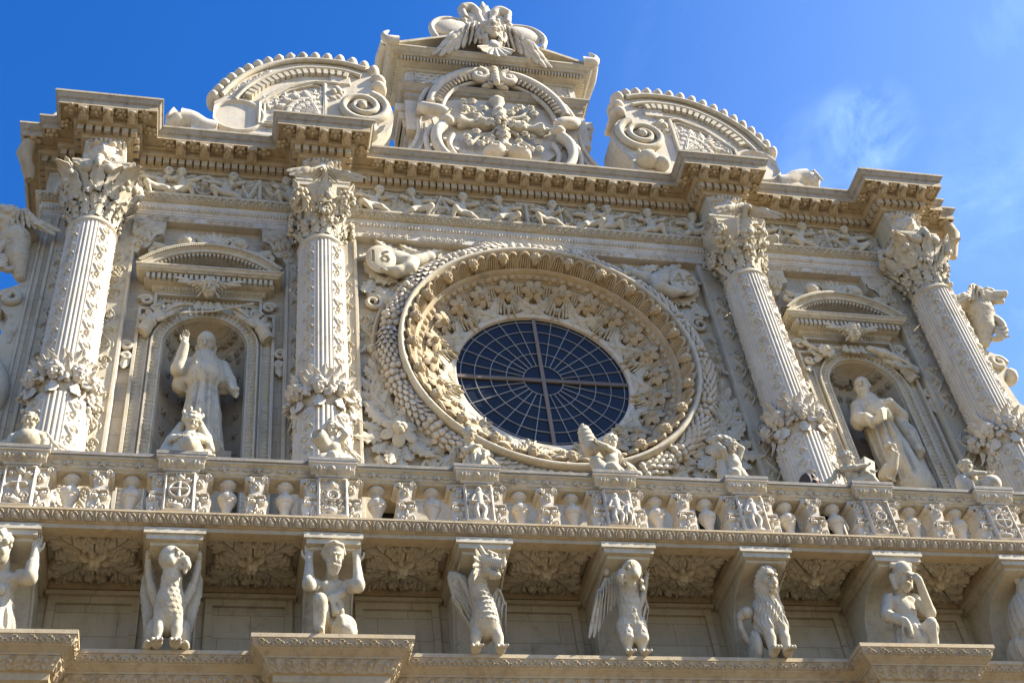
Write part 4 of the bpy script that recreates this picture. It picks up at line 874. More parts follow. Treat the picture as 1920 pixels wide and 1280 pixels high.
# ------------------------------------------------------------------ carved spandrels round the rose
def spandrel(sg, txt):
    N = A([0, -1., 0]); P = lambda x, z, y=-.02: A([sg*x, y, z])
    def lf(m, x, z, a, L, W, curl=.35, lobes=4, y=-.03, th=.05): m.leaf(P(x, z, y), A([sg*cos(a), -.12, sin(a)]), N, L, W, curl, lobes, th, 22, .12, .15, .42)
    def roll(m, x, z, R, w, t0, turns, d=1): q = np.linspace(0, 1, 26); m.tube([P(x+R*(1-.8*t)*cos(t0+d*2*pi*turns*t), z+R*(1-.8*t)*sin(t0+d*2*pi*turns*t), -.05-.03*t) for t in q], w*(1-.55*q), 8)
    # foot of the panel: stems, acanthus and scrolls round a great flower
    m = MB(); fx, fz = 2.74, 15.71
    st = catmull([(2.62, 15.9), (2.95, 16.3), (3.14, 16.62), (3.06, 17.0), (2.96, 17.35)], 9)
    for o, w in ((0, .06), (.085, .035), (-.08, .03)): m.tube([P(x+o, z, -.04) for x, z in st], np.linspace(w, w*.6, len(st)), 8)
    for i, k in enumerate(range(5, len(st)-1, 5)):
        p, d = st[k], st[k]-st[k-1]; b = atan2(d[1], d[0])
        for s in (-1, 1): lf(m, p[0], p[1], b+s*(1.0-.04*i), .40-.02*i, .13, .4, 4)
    for da in (-.5, 0, .5): lf(m, 2.96, 17.3, 1.75+da, .34, .12, .4, 4)
    for k in range(12): a = 2*pi*k/12+.26; lf(m, fx+.2*cos(a), fz+.2*sin(a), a, .58 if k % 2 else .44, .17, .4, 5, -.03-.03*(k % 2))
    s2 = catmull([(2.5, 15.42), (2.1, 15.25), (1.7, 15.0), (1.3, 14.82)], 8); m.tube([P(x, z, -.04) for x, z in s2], np.linspace(.06, .035, len(s2)), 8)
    for k in range(5, len(s2)-1, 5):
        for s in (-1, 1): lf(m, s2[k][0], s2[k][1], pi+.45+s*.95, .40, .14, .4, 4)
    for x, z, R, w, t0, d in ((2.20, 15.72, .17, .05, 1, -1), (1.86, 15.42, .15, .045, 0, 1), (3.14, 16.14, .12, .04, 0, 1), (2.3, 15.1, .13, .04, 2, 1)): roll(m, x, z, R, w, t0, 1.4, d)
    for x, z, a, L in ((2.3, 15.6, -.9, .4), (2.02, 15.6, -1.0, .36), (2.74, 15.35, -pi/2, .5), (3.1, 15.25, -2.2, .45), (3.05, 15.0, 2.6, .36), (1.75, 15.3, -.3, .3), (2.5, 16.05, 1.2, .4), (2.4, 15.9, .5, .35)): lf(m, x, z, a, L, .15, .45, 4)
    m.build('spandrel_acanthus', 'stone', church, 55)
    m = MB(); flower3(m, frame(P(fx, fz, -.12), (1, 0, 0), (0, 0, 1), (0, -1, 0)) @ TR((0, 0, 0), 20), .33, 6, 4, .42); m.build('spandrel_flower', 'stone', church, 70)
    # small cherub and rinceau halfway up
    h = HM(2.97, 3.32, 17.75, 18.53, .011); h.rinceau((3.15, 17.8), (3.15, 18.5), .28, .06, 3); m = MB(); h.put(m, lambda u, v, z: np.stack([sg*u, -.006-z, v], -1), .0); cherubhead(m, TR(P(3.12, 17.62, -.05)), .085, 2.2, .2, 6); m.build('spandrel_cherub', 'stone', church, 60)
    # top corner: winged beast holding a dated shield among leaves
    m = MB()
    for x, z, a, L, W in ((2.85, 19.35, 2.3, .7, .22), (2.75, 19.35, .7, .62, .2), (2.6, 19.3, 2.9, .75, .24), (3.0, 19.2, -2.3, .6, .22), (2.8, 19.1, -1.8, .5, .2), (3.05, 19.4, -1.2, .5, .18), (2.2, 20.15, 2.9, .5, .2), (2.45, 20.15, .4, .6, .2), (2.9, 20.15, -.6, .5, .18), (2.3, 19.9, .1, .45, .18), (2.6, 19.0, 3.6, .5, .18), (3.1, 20.2, -2.2, .4, .14), (2.1, 20.25, .2, .45, .16)): lf(m, x, z, a, L, W, .5, 4, -.04, .06)
    roll(m, 3.05, 18.82, .19, .06, 1, 1.5); lf(m, 2.95, 18.75, 2.5, .38, .14)
    m.build('spandrel_acanthus', 'stone', church, 55)
    f = Fig(.06); f.e(P(2.55, 19.98, -.08), (.34, .16, .22), (0, sg*-15, 0)); f.chain([P(2.35, 19.85, -.14), P(2.38, 19.62, -.2), P(2.6, 19.50, -.22), P(2.82, 19.52, -.24)], [.16, .14, .11, .08]); [f.c(P(2.84, 19.52, -.24), P(2.86+.04*q, 19.46+.03*q, -.30), .04, .02, k=.015) for q in (-1, 0, 1)]; f.chain([P(2.2, 20.0, -.08), P(1.95, 20.15, -.06), P(1.72, 20.28, -.03)], [.14, .1, .05])
    o = figobj(f, 'spandrel_beast', 'stone', church, .016)
    q = HM(-.27, .27, -.37, .37, .011); q.dome(0, 0, .25, .35, 0, .10, .25); g = HM(-.27, .27, -.37, .37, .011)
    if txt == '16': g.letter('1', -.17, -.14, .30, .026, .05); g.letter('6', -.03, -.14, .30, .026, .05)
    else: g.letter('4', -.19, -.14, .30, .026, .05); g.letter('6', .03, -.14, .30, .026, .05)
    q.H = np.where(q.H > .03, q.H-np.minimum(g.H*1.2, .05), q.H); m = MB(); c = P(2.90, 19.82, -.20); q.put(m, lambda u, v, z: np.stack([c[0]+u, c[1]-z, c[2]+v], -1), .0, False, (q.U/.25)**2+(q.V/.35)**2 < 1.0); m.tube([(c[0]+.245*cos(a), c[1]-.02, c[2]+.345*sin(a)) for a in np.linspace(0, 2*pi, 40)], .035, 7, False); m.box(c[0]-.15, c[0]+.15, c[1]+.0, c[1]+.17, c[2]-.2, c[2]+.2); m.build('dated_shield', 'stone', church, 55)
spandrel(-1, '16'); spandrel(1, '46')
# ------------------------------------------------------------------ niches with their frames and curved pediments
def strip(mb, pts, w, y0, y1, closed=False):
    # flat moulding of width w following a polyline in the x-z plane (mitred), from y0 (back) to y1 (front)
    a, b = offs(pts, 0), offs(pts, w); P = [np.column_stack([a[:, 0], np.full(len(a), y), a[:, 1]]) for y in (y0, y1)]; Q = [np.column_stack([b[:, 0], np.full(len(b), y), b[:, 1]]) for y in (y1, y0)]
    S = np.stack(P+Q+[P[0]], 1)
    for k in range(len(a)-1): mb.grid(S[k:k+2])
    for e in (0, -1): mb.add(S[e, :4], A([(0, 1, 2, 3)]))
def niche(c, kind):
    n = empty('niche_surround', (c, 0, 0), church); r, zs = .665, 17.46
    m = MB(); t = np.linspace(pi, 0, 41); arch = lambda q: [(-q, 13.0)]+[(q*cos(x), zs+q*sin(x)) for x in t]+[(q, 13.0)]
    strip(m, arch(.84)[::-1], .03, .0, -.10); strip(m, arch(.69)[::-1], .025, .0, -.07)
    # leafy archivolt band
    L = np.concatenate([[0], np.cumsum(np.linalg.norm(np.diff(A(arch(.76)), axis=0), axis=1)*1)]); P = A(arch(1.0)); ss = np.linspace(0, L[-1], 560); vv = np.linspace(0, 1, 10)
    pi_, po = A(arch(.69)), A(arch(.84)); X = np.stack([np.interp(ss, L, pi_[:, 0]), np.interp(ss, L, pi_[:, 1])], -1); Y = np.stack([np.interp(ss, L, po[:, 0]), np.interp(ss, L, po[:, 1])], -1)
    H = P_acan((ss/.085)[:, None]+0*vv, vv[None, :]+0*ss[:, None])*.045; G = X[:, None]*(1-vv[None, :, None])+Y[:, None]*vv[None, :, None]; m.grid(np.stack([G[..., 0], -.045-H, G[..., 1]], -1))
    # stepped outer frame
    out = [(-1.13, 13.0), (-1.13, 18.28), (-.90, 18.28), (-.90, 18.66), (.90, 18.66), (.90, 18.28), (1.13, 18.28), (1.13, 13.0)]
    strip(m, out, .05, 0, -.09); strip(m, [(x*.975, z) for x, z in out], -.02, 0, -.06); strip(m, [(-.93, 13.0), (-.93, 18.10), (-.75, 18.10), (-.75, 18.5), (.75, 18.5), (.75, 18.10), (.93, 18.10), (.93, 13.0)], .025, 0, -.05)
    m.build('niche_frame', 'stone', n, 40)
    h = HM(-1.12, 1.12, 13.2, 18.6, .0125)
    for s in (-1, 1):
        for z in np.arange(13.3, 18.0, .085): h.dome(s*1.03, z, .055, .03, 0, .03)
        h.rinceau((s*1.28, 14.0), (s*1.28, 16.0), .2, .03) if False else None
    for x in np.arange(-.8, .81, .07): h.dome(x, 18.58, .026, .04, 0, .03)
    h.H = np.where((np.hypot(h.U, h.V-zs) < .8) | ((np.abs(h.U) < .8) & (h.V < zs)), -.05, h.H); m = MB(); h.put(m, front(0, -.004), .01)
    q = m.f[0]; V = np.concatenate(m.v); m.f[0] = q[(V[q][:, :, 1].max(1) < .03)]; m.build('niche_border', 'stone', n, 60)
    # scrolls on the outer steps, and a trophy of pots, ribbons and small figures over the arch
    m = MB()
    for s in (-1, 1):
        t2 = np.linspace(0, 1, 26)
        for cx, cz, R, w in ((1.02, 18.47, .12, .045), (1.24, 17.35, .11, .045), (1.22, 17.1, .08, .04)):
            m.tube([(s*(cx+R*(1-.8*q)*cos(9*q)), -.07, cz+R*(1-.8*q)*sin(9*q)) for q in t2], w*(1-.4*t2), 7)
        m.leaf((s*1.2, -.05, 17.25), (s*.1, 0, -1), (0, -1, 0), .45, .11, .4, 3, .04)
        if kind == 0 or s > 0:
            m.tube(catmull([(s*1.0, -.10, 17.68), (s*.93, -.15, 17.82), (s*.82, -.17, 17.94), (s*.68, -.15, 18.02), (s*.56, -.13, 18.14)], 6), [.12]*4+[.11]*6+[.08]*8+[.05]*7, 12); m.tube([(s*.99, -.10, 17.70), (s*1.03, -.10, 17.64)], [.125, .11], 14); [m.leaf((s*.86, -.2, 17.9), (s*cos(k), -.2, sin(k)), (0, -1, 0), .22, .08, .7, 3, .03) for k in (-.2, .9, 2.0, 3.2)]
        else:
            F = frame((s*.62, -.22, 18.18), (1, 0, 0), (0, 0, 1), (0, -1, 0)); flower3(m, F, .17, 9, 2, .5); m.tube([(s*.62, -.14, 18.18), (s*1.0, -.16, 18.42)], .045, 8)
        for cx, cz, R, ph in ((.80, 18.20, .12, 0), (.52, 18.30, .10, 2), (.98, 17.98, .09, 4)): m.tube([(s*(cx+R*(1-.75*q)*cos(ph+9*q)), -.13, cz+R*(1-.75*q)*sin(ph+9*q)) for q in t2], .036*(1-.4*t2), 7)
        m.tube(catmull([(s*.25, -.14, 18.36), (s*.5, -.18, 18.28), (s*.72, -.14, 18.12), (s*.9, -.14, 18.2)], 6), .032, 8)
        for k, (x, z) in enumerate(((.45, 18.2), (.58, 18.08), (.9, 17.98), (.84, 18.22), (1.0, 17.86))): m.leaf((s*x, -.1, z), (s*cos(k*1.3), -.2, sin(k*1.3)), (0, -1, 0), .26, .08, .6, 3, .035)
    if kind == 0:
        m.tube([(-.42, -.25, 18.02), (.1, -.24, 18.12), (.75, -.2, 18.42)], .022, 7); [m.tube([(-.3+k*.1, -.25, 18.16+k*.02), (-.27+k*.1, -.25, 17.98+k*.02)], .014, 6) for k in (0, 1, 2)]
    else:
        Fg = Fig(.02); Fg.chain([(.30, -.2, 18.33), (.55, -.22, 18.2), (.8, -.2, 18.08)], [.06, .09, .07]); Fg.head((.88, -.2, 18.16), .085, 40); Fg.c((.75, -.25, 18.1), (.95, -.28, 17.9), .04, .03); V, F = Fg.mesh(.016); m.add(V, F); m.box(-.12, .12, -.02, .02, -.08, .08, TR((1.0, -.26, 17.82), 10, 1, 0, 25))
    m.build('trophy_carving', 'stone', n, 65)
    m = MB(); cherubhead(m, TR((.0, -.26, 18.60), 0, 1, 14), .19, 2.15, .0, 8, 38, 1.2); m.build('cherub_head', 'stone', n, 70)
    m = MB(); [m.leaf((s*.16*k, -.16, 18.42), (s*.25*k, -.05, -1), (0, -1, 0), .26, .09, .6, 2, .04) for s in (-1, 1) for k in (0.2, .9)]; m.build('collar_leaves', 'stone', n, 65)
    # ribs, rosettes and shell inside the recess
    m = MB(); u = np.linspace(0, pi, 13); RF = []
    for zz in np.arange(14.4, 17.4, .42):
        for a in u[2:-2:2]:
            x, y = -r*cos(a), .62*sin(a); F = frame((x*.985, y*.985, zz+.2), (sin(a), cos(a)*.9, 0), (0, 0, 1), (cos(a), -sin(a), 0)); RF.append(F)
    for a in np.linspace(.2, pi-.2, 9):
        for v in (.35, .75): x, y, z = -r*cos(a)*cos(v), .62*sin(a)*cos(v), zs+r*sin(v); d = A([-x, -y, -(z-zs)]); d /= np.linalg.norm(d); e = np.cross(d, (0, 0, 1)); e /= np.linalg.norm(e); RF.append(frame(A([x, y, z])*.985+A([0, 0, zs*.015]), e, np.cross(d, e), d))
    for k in range(7): a = pi*(k+.5)/7; m.leaf((0, .34, 17.95), (-cos(a), .1, sin(a)*.4), (0, -1, -.4), .34, .12, .8, 3, .04)
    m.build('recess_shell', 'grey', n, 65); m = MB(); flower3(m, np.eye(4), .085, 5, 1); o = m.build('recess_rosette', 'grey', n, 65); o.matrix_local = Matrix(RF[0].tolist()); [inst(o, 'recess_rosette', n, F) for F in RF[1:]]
    # pediment
    p = empty('pediment', (0, 0, 0), n) if False else None
    m = MB(); path = [(-.86, .2), (-.86, -.03), (.86, -.03), (.86, .2)]
    mould(m, path, [(.0, 19.09), (.38, 19.06), (.38, 19.03), (.36, 19.025), (.34, 18.985), (.30, 18.97), (.30, 18.95), (.20, 18.945), (.20, 18.80), (.10, 18.79), (.095, 18.78, 'bead', .06, .025), (.05, 18.72), (.03, 18.70), (.0, 18.69), (0, 18.6)])
    for k in range(24): x = -1.03+2.06*k/23; m.box(x-.026, x+.026, -.31, -.2, 18.81, 18.925)
    for s in (-1, 1): [m.box(s*1.05-.04*(s < 0) , s*1.05+.04*(s > 0), -.2+.09*k, -.155+.09*k, 18.81, 18.925) for k in range(4)]
    Rr = 1.62; zc2 = 19.70-Rr; aa = math.asin(1.22/Rr); tt = np.linspace(-aa, aa, 60)
    def arcsweep(prof):
        for i in range(len(prof)-1): m.grid(A([[((Rr+d)*sin(x), y, zc2+(Rr+d)*cos(x)) for x in tt] for d, y in prof[i:i+2]]))
    arcsweep([(.0, .05), (0, -.40), (-.03, -.41), (-.05, -.38), (-.08, -.37), (-.10, -.33), (-.155, -.32), (-.16, -.22), (-.21, -.18), (-.22, -.0)])
    for x in np.linspace(-aa*.96, aa*.96, 34): F = frame(((Rr-.19)*sin(x), 0, zc2+(Rr-.19)*cos(x)), (cos(x), 0, -sin(x)), (0, 1, 0), (sin(x), 0, cos(x))); m.box(-.018, .018, -.29, -.17, -.03, .03, F)
    for x in np.linspace(-aa*.97, aa*.97, 70): m.blob(((Rr-.055)*sin(x), -.40, zc2+(Rr-.055)*cos(x)), (.018, .012, .02), None, 6)
    for k in range(5): flower3(m, frame((-.85+.425*k, -.335, 18.96), (1, 0, 0), (0, 1, 0), (0, 0, -1)), .05, 5, k)
    m.build('pediment', 'stone', n, 36)
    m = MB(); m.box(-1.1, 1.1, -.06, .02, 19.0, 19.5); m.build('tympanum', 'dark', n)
    m = MB(); t2 = np.linspace(0, 1, 24)
    for s in (-1, 1):
        m.tube([(s*(.42+.16*(1-.7*q)*cos(2.6-8*q)), -.28, 19.80+.13*(1-.7*q)*sin(2.6-8*q)) for q in t2], .06*(1-.3*t2)+.015, 8); m.tube(catmull([(s*.14, -.28, 19.76), (s*.3, -.3, 19.93), (s*.5, -.3, 19.92), (s*.58, -.28, 19.78)], 6), [.05]*19, 8); m.blob((s*.46, -.32, 19.80), (.11, .09, .10), None, 12)
        m.tube([(s*(.95+.17*(1-.7*q)*cos(1.2+8*q)), -.2, 19.62+.14*(1-.7*q)*sin(1.2+8*q)) for q in t2], .05*(1-.4*t2)+.01, 8); m.leaf((s*.62, -.2, 19.74), (s*1, 0, -.15), (0, -1, .5), .42, .10, .5, 3, .04)
    for k in range(7): a = pi*(k+.5)/7; m.leaf((0, -.28, 19.78), (-cos(a)*1.0, 0, sin(a)), (0, -1, 0), .32, .085, .8, 3, .04)
    flower3(m, frame((0, -.30, 19.80), (1, 0, 0), (0, 0, 1), (0, -1, 0)), .10, 5, 1); m.build('crest', 'stone', n, 65)
    # eared brackets hanging from the architrave in the corners of the bay
    for s in (-1, 1):
        m = MB(); poly = [(1.42, 20.5), (1.42, 19.62), (1.27, 19.60), (1.22, 19.72), (1.12, 19.74), (1.05, 19.86), (.98, 20.02), (.86, 20.08), (.84, 20.5)]
        m.prism([(s*x, z) for x, z in poly], lambda a, b, d: (a, d, b), .02, -.15); h = HM(.84, 1.42, 19.62, 20.48, .0125); h.leaf(1.38, 20.4, -2.3, .8, .26, .07, 5, -.2); h.spiral(1.27, 19.78, .1, 0, 1.3, .03, .05); h.leaf(1.0, 20.3, -.6, .4, .14, .05, 3)
        h.put(m, lambda u, v, z: np.stack([s*u, -.152-z, v], -1), 0, False, pip(poly, h.U, h.V)); m.build('eared_bracket', 'stone', n, 50)
niche(-5.88, 0); niche(5.98, 1)

# ------------------------------------------------------------------ balustrade of the balcony
bal = tag(empty('balustrade', (0, 0, ZB)), 'white stone balustrade with carved square piers and turned balusters along the balcony edge', 'balustrade')
Hb = 1.0
m = MB(); xs = [(-9.4, .0)]
rp_ = [(-9.3, -1.70), (9.3, -1.70)]
prof = [(-.2, Hb), (.24, Hb), (.24, Hb-.045)]
m = MB(); mould(m, rp_, [(-.24, Hb), (.25, Hb), (.25, Hb-.05), (-.24, Hb-.05), (-.24, Hb)]); m.build('coping', 'lead', bal, 30)
m = MB(); mould(m, rp_, [(-.22, Hb-.05), (.225, Hb-.052), (.225, Hb-.085), (.20, Hb-.09), (.17, Hb-.12), (.15, Hb-.20), (.12, Hb-.215), (.12, Hb-.235), (-.18, Hb-.24), (-.22, Hb-.05)])
for k in range(-5, 5):
    for q in (.55, 1.0, 1.45): w = MB(); flower3(w, frame((2*k+q, -1.875, Hb-.135), (1, 0, 0), (0, .25, .97), (0, -.97, .25)), .065, 5, k+5); w.leaf((2*k+q-.05, -1.87, Hb-.13), (-1, 0, -.1), (0, -1, 0), .15, .04, .3, 2, .02, 8); w.leaf((2*k+q+.05, -1.87, Hb-.13), (1, 0, -.1), (0, -1, 0), .15, .04, .3, 2, .02, 8); m.merge(w)
m.build('rail', 'stone', bal, 36)
m = MB(); mould(m, rp_, [(-.2, .07), (.17, .07), (.17, .04), (.20, .035), (.20, 0)]); m.build('plinth', 'white', bal, 30)
def pier_emblem(k):
    h = HM(-.21, .21, .09, .76, .0105); h.frame(-.21, .21, .09, .76, .05, .05); h.rect(-.21, .21, .09, .76, .0)
    if k == 0: f = [('seat',)]
    R = np.random.default_rng(k+60)
    def man(x, z, s=1.0, lean=0):
        h.dome(x+lean*.3, z+.40*s, .045*s, .055*s, 0, .09); h.stroke([(x+lean*.25, z+.33*s), (x, z+.18*s)], .075*s, .06*s, .085); h.stroke([(x-.03, z+.18*s), (x-.05*s, z+.10*s), (x-.04, z)], .045*s, .03*s, .08); h.stroke([(x+.03, z+.18*s), (x+.06*s, z+.10*s), (x+.03, z)], .045*s, .03*s, .08); h.stroke([(x-.06*s, z+.31*s), (x-.11*s, z+.22*s), (x-.02, z+.22*s)], .03*s, .022*s, .08); h.stroke([(x+.06*s, z+.31*s), (x+.11*s, z+.24*s), (x+.02, z+.2*s)], .03*s, .022*s, .08)
    if k in (-3, -4, 3, -5, 4):
        h.stroke([(0, .33), (0, .56)], .028, None, .07); h.stroke([(-.09, .455), (.09, .455)], .028, None, .07)
        if k != -4: h.ring(0, .445, .125, .022, .06)
        for s in (-1, 1): h.spiral(s*.09, .26, .055, 0, 1.2, .02, .05, s); h.leaf(s*.03, .24, pi/2-s*1.7, .14, .06, .05, 3); h.spiral(s*.1, .62, .045, 0, 1.2, .018, .05, -s); h.leaf(s*.04, .62, s*.2+(pi if s < 0 else 0), .12, .05, .05, 2)
        h.dome(0, .66, .06, .045, 0, .07); h.dome(0, .19, .08, .05, 0, .06); [h.dome(q*.05, .69, .02, .03, 0, .07) for q in (-1, 0, 1)]
    elif k in (-2, 2):
        h.cherub(0, .64, .055, .06); h.ring(0, .45, .075, .025, .06); h.spiral(0, .45, .06, 0, 1.2, .02, .05)
        for s in (-1, 1): h.rinceau((s*.09, .18), (s*.09, .55), .11, .05, 3, s); h.leaf(s*.05, .22, pi/2-s*1.1, .13, .06, .05, 3)
        h.dome(0, .2, .07, .06, 0, .06); h.leaf(0, .25, pi/2, .14, .07, .06, 3)
    elif k == 0: man(-.04, .16, 1.15); man(.1, .18, .8, .05); [h.dome(x, .15+.03*abs(x)*4, .05, .04, 0, .05) for x in (-.12, 0, .12)]; h.stroke([(.15, .3), (.17, .62)], .02, None, .05)
    else: man(0, .17, 1.15); h.dome(0, .14, .13, .05, 0, .06); [h.leaf(s*.1, .35, pi/2-s*.3, .3, .07, .04, 3) for s in (-1, 1)]
    return h
for k in range(-5, 6):
    p = empty('pier', (2*k if abs(k) < 5 else 9.2*np.sign(k), -1.70, 0), bal); p.location = (2*k if abs(k) < 5 else 9.2*float(np.sign(k)), -1.70, 0)
    m = MB(); m.box(-.21, .21, -.155, .2, .03, .77); m.box(-.235, .235, -.22, .22, -.002, .045); q = [(-.21, .2), (-.21, -.195), (.21, -.195), (.21, .2)]
    mould(m, q, [(0, .76), (.02, .765), (.02, .785), (.045, .83), (.085, .88), (.095, .90), (.095, .925), (.12, .935), (.12, .965), (-.1, .967)]); m.build('shaft', 'white', p, 36)
    h = pier_emblem(k); h.H = h.H*1.15; m = MB(); h.put(m, front(0, -.197+.035, 0), .0); m.build('relief_panel', 'white', p, 60)
    m = MB(); m.box(-.335, .335, -.325, .3, .967, 1.02); m.build('cap', 'lead', p, 30)
    m = MB(); h = HM(-.3, .3, 0, .12, .0125); h.cherub(0, .06, .03, .05); [h.leaf(s*.1, .06, 0 if s > 0 else pi, .17, .05, .05, 3) for s in (-1, 1)]; h.put(m, lambda u, v, z: np.stack([u, -.225-z-v*.55, .79+v], -1), .01); m.build('cap_carving', 'stone', p, 60)
m = MB(); m.lathe([(.12, .045), (.12, .085), (.08, .10), (.055, .14), (.075, .17), (.06, .19), (.058, .24), (.075, .31), (.10, .37), (.118, .395), (.122, .41), (.115, .42), (.138, .435), (.150, .47), (.150, .505), (.13, .54), (.085, .565), (.068, .585), (.064, .61), (.072, .63), (.095, .645), (.118, .675), (.13, .69), (.138, .692), (.138, .722), (.112, .728), (.112, .775)], (0, 0, 0), 28); m.v = [v*A([.86, .86, 1]) for v in m.v]
bl = m.build('baluster', 'white', bal, 30)
def herm():
    m = MB(); KX = .74; pf = [(.13, .04), (.175, .16), (.185, .30), (.15, .40), (.165, .43), (.105, .44), (.11, .56), (.135, .66), (.175, .68), (.185, .73), (.17, .77)]
    pf = [(a*KX, b) for a, b in pf]; v = [(-a, b) for a, b in pf]+[(a, b) for a, b in pf[::-1]]; m.prism(v, lambda a, b, d: (a, d, b), -.155, .14)
    h = HM(-.18, .18, .05, .77, .0105)
    for s in (-1, 1): h.spiral(s*.12, .71, .055, 0, 1.3, .022, .05, s); h.spiral(s*.105, .345, .06, 1, 1.3, .022, .045, -s); h.dome(s*.06, .34, .05, .04, 0, .05); h.stroke([(s*.14, .42), (s*.02, .42)], .02, None, .05); h.spiral(s*.08, .15, .055, 0, 1.2, .02, .04, s)
    h.flower(0, .60, .075, 4, .05, .785); h.stroke([(-.10, .745), (.10, .745)], .014, None, .04); h.dome(0, .25, .03, .05, 0, .05); h.leaf(0, .12, pi/2, .14, .06, .05, 2); w = np.interp(h.V, [b for a, b in pf], [a for a, b in pf]); h.U = h.U*KX; h.put(m, front(0, -.157, 0), 0, False, np.abs(h.U) < w)
    for s in (-1, 1): m.lathe([(0, -.02), (.05, -.015), (.055, 0), (.055, .29)], (0, 0, 0), 14) if False else m.tube([(s*.115, -.165, .715), (s*.115, .14, .715)], .048, 12); m.tube([(s*.10, -.16, .33), (s*.10, .14, .33)], .05, 12)
    return m
hm = herm().build('herm_post', 'white', bal, 40)
spots = [(2*k+q, t) for k in range(-5, 5) for q, t in ((.265, 'h'), (.62, 'b'), (1.0, 'h'), (1.38, 'b'), (1.735, 'h')) if -9.0 < 2*k+q < 9.0]
fst = {'h': True, 'b': True}
for x, t in spots:
    o = {'h': hm, 'b': bl}[t]
    if fst[t]: o.location = (x, -1.68, 0); fst[t] = False
    else: inst(o, o.name.split('.')[0], bal, TR((x, -1.68, 0)))
# ------------------------------------------------------------------ crowning gable with the cartouche
gab = empty('gable', (0, .45, 0), church)
m = MB(); m.box(-1.95, 1.95, .085, 1.1, 24.95, 26.2); m.box(-1.36, 1.36, .09, 1.1, 21.8, 24.95); m.box(-2.12, 2.12, .185, 1.0, 25.3, 26.2); m.box(-1.98, 1.98, .05, 1.1, 26.5, 27.45)
for s in (-1, 1):
    for i, (w, y) in enumerate(((2.05, .02), (1.75, -.03))): m.box(min(s*w, s*(w-.3)), max(s*w, s*(w-.3)), y, .3, 25.0, 26.1)
    for i in range(6): m.box(min(s*1.7, s*(2.26-.07*i)), max(s*1.7, s*(2.26-.07*i)), .12+.03*i, .95, 25.85-.27*i, 26.1-.27*i)     # stepped ears at the flanks
[m.box(min(s*1.3, s*1.74), max(s*1.3, s*1.74), .36, 1.0, 21.8, 25.32) for s in (-1, 1)]; m.build('gable_block', 'white', gab, 30)
pth = lambda w, y: [(-w, 1.1), (-w, y), (w, y), (w, 1.1)]
m = MB(); mould(m, pth(1.98, .05), [(-.2, 26.62), (.22, 26.60), (.22, 26.56), (.20, 26.55), (.15, 26.48), (.12, 26.46), (.12, 26.40), (.06, 26.38), (.05, 26.22), (.02, 26.2), (0, 26.1)]); m.build('lower_string_course', 'weather', gab, 30)
m = MB(); mould(m, pth(1.98, .05), [(-.5, 27.74), (.46, 27.70), (.46, 27.655), (.43, 27.64), (.38, 27.58), (.33, 27.56), (.33, 27.51), (.22, 27.505), (.22, 27.40), (.06, 27.38), (.05, 27.30), (0, 27.29)])
for x in np.arange(-2.1, 2.11, .075): m.box(x-.022, x+.022, -.24, -.1, 27.405, 27.50)
for s in (-1, 1):
    for y in np.arange(.0, .9, .075): m.box(min(s*2.1, s*2.24), max(s*2.1, s*2.24), y-.022, y+.022, 27.405, 27.50)
m.build('top_cornice', 'stone', gab, 30)
m = MB()
for s in (-1, 1):                                              # raking pediment with its dentils
    d = A([s*2.44, 27.70]); e = A([0, 28.75]); u = (e-d)/np.linalg.norm(e-d); L = np.linalg.norm(e-d); F = frame((d[0], 0, d[1]), (u[0], 0, u[1]), (0, 1, 0), (-u[1]*s, 0, u[0]*s))
    m.box(0, L, -.40, .9, -.02, .06, F); m.box(.02, L, -.34, .9, -.10, -.02, F); [m.box(q, q+.05, -.26, .0, -.17, -.10, F) for q in np.arange(.15, L-.1, .1)]
m.prism([(-2.3, 27.72), (2.3, 27.72), (0, 28.65)], lambda a, b, d: (a, d, b), -.15, .8); m.build('raking_cornice', 'stone', gab, 30)
h = HM(-1.9, 1.9, 26.66, 27.36, .0125)
for s in (-1, 1):
    x0, x1 = sorted((s*.95, s*1.8)); k = (h.U > x0) & (h.U < x1) & (h.V > 26.72) & (h.V < 27.3); row = np.floor(h.V/.13); fu = fract(h.U/.2+.5*(row % 2))-.5; fv = fract(h.V/.13); h.H = np.where(k, np.maximum(h.H, .05*(1-.75*fv)*np.clip(1.3-(fu*2)**2*1.2-(1-fv)*.3, 0, 1)), h.H); h.frame(x0-.05, x1+.05, 26.68, 27.34, .04, .05)
    h.flower(s*.62, 27.02, .14, 6, .09); h.flower(s*.22, 27.15, .12, 6, .09); h.stroke(catmull([(s*.35, 27.1), (s*.6, 26.95), (s*.85, 26.8)], 6), .03, .02, .05)
m = MB(); h.put(m, front(0, .046), .02); m.build('attic_scale_panel', 'white', gab, 55)
m = MB()                                                       # horn-like corner ornaments
for s in (-1, 1):
    m.tube(catmull([(s*2.2, -.36, 27.80), (s*2.44, -.42, 27.80), (s*2.50, -.42, 28.0), (s*2.38, -.40, 28.22)], 7), np.linspace(.17, .02, 22), 10); m.tube(catmull([(s*2.44, -.3, 27.85), (s*2.5, .2, 27.9), (s*2.46, .7, 27.9)], 6), .14, 9); m.leaf((s*2.1, -.2, 27.9), (-s*1, 0, .45), (0, -1, .4), .55, .12, .4, 3, .05)
    m.build('corner_horn', 'white', gab, 60); m = MB()
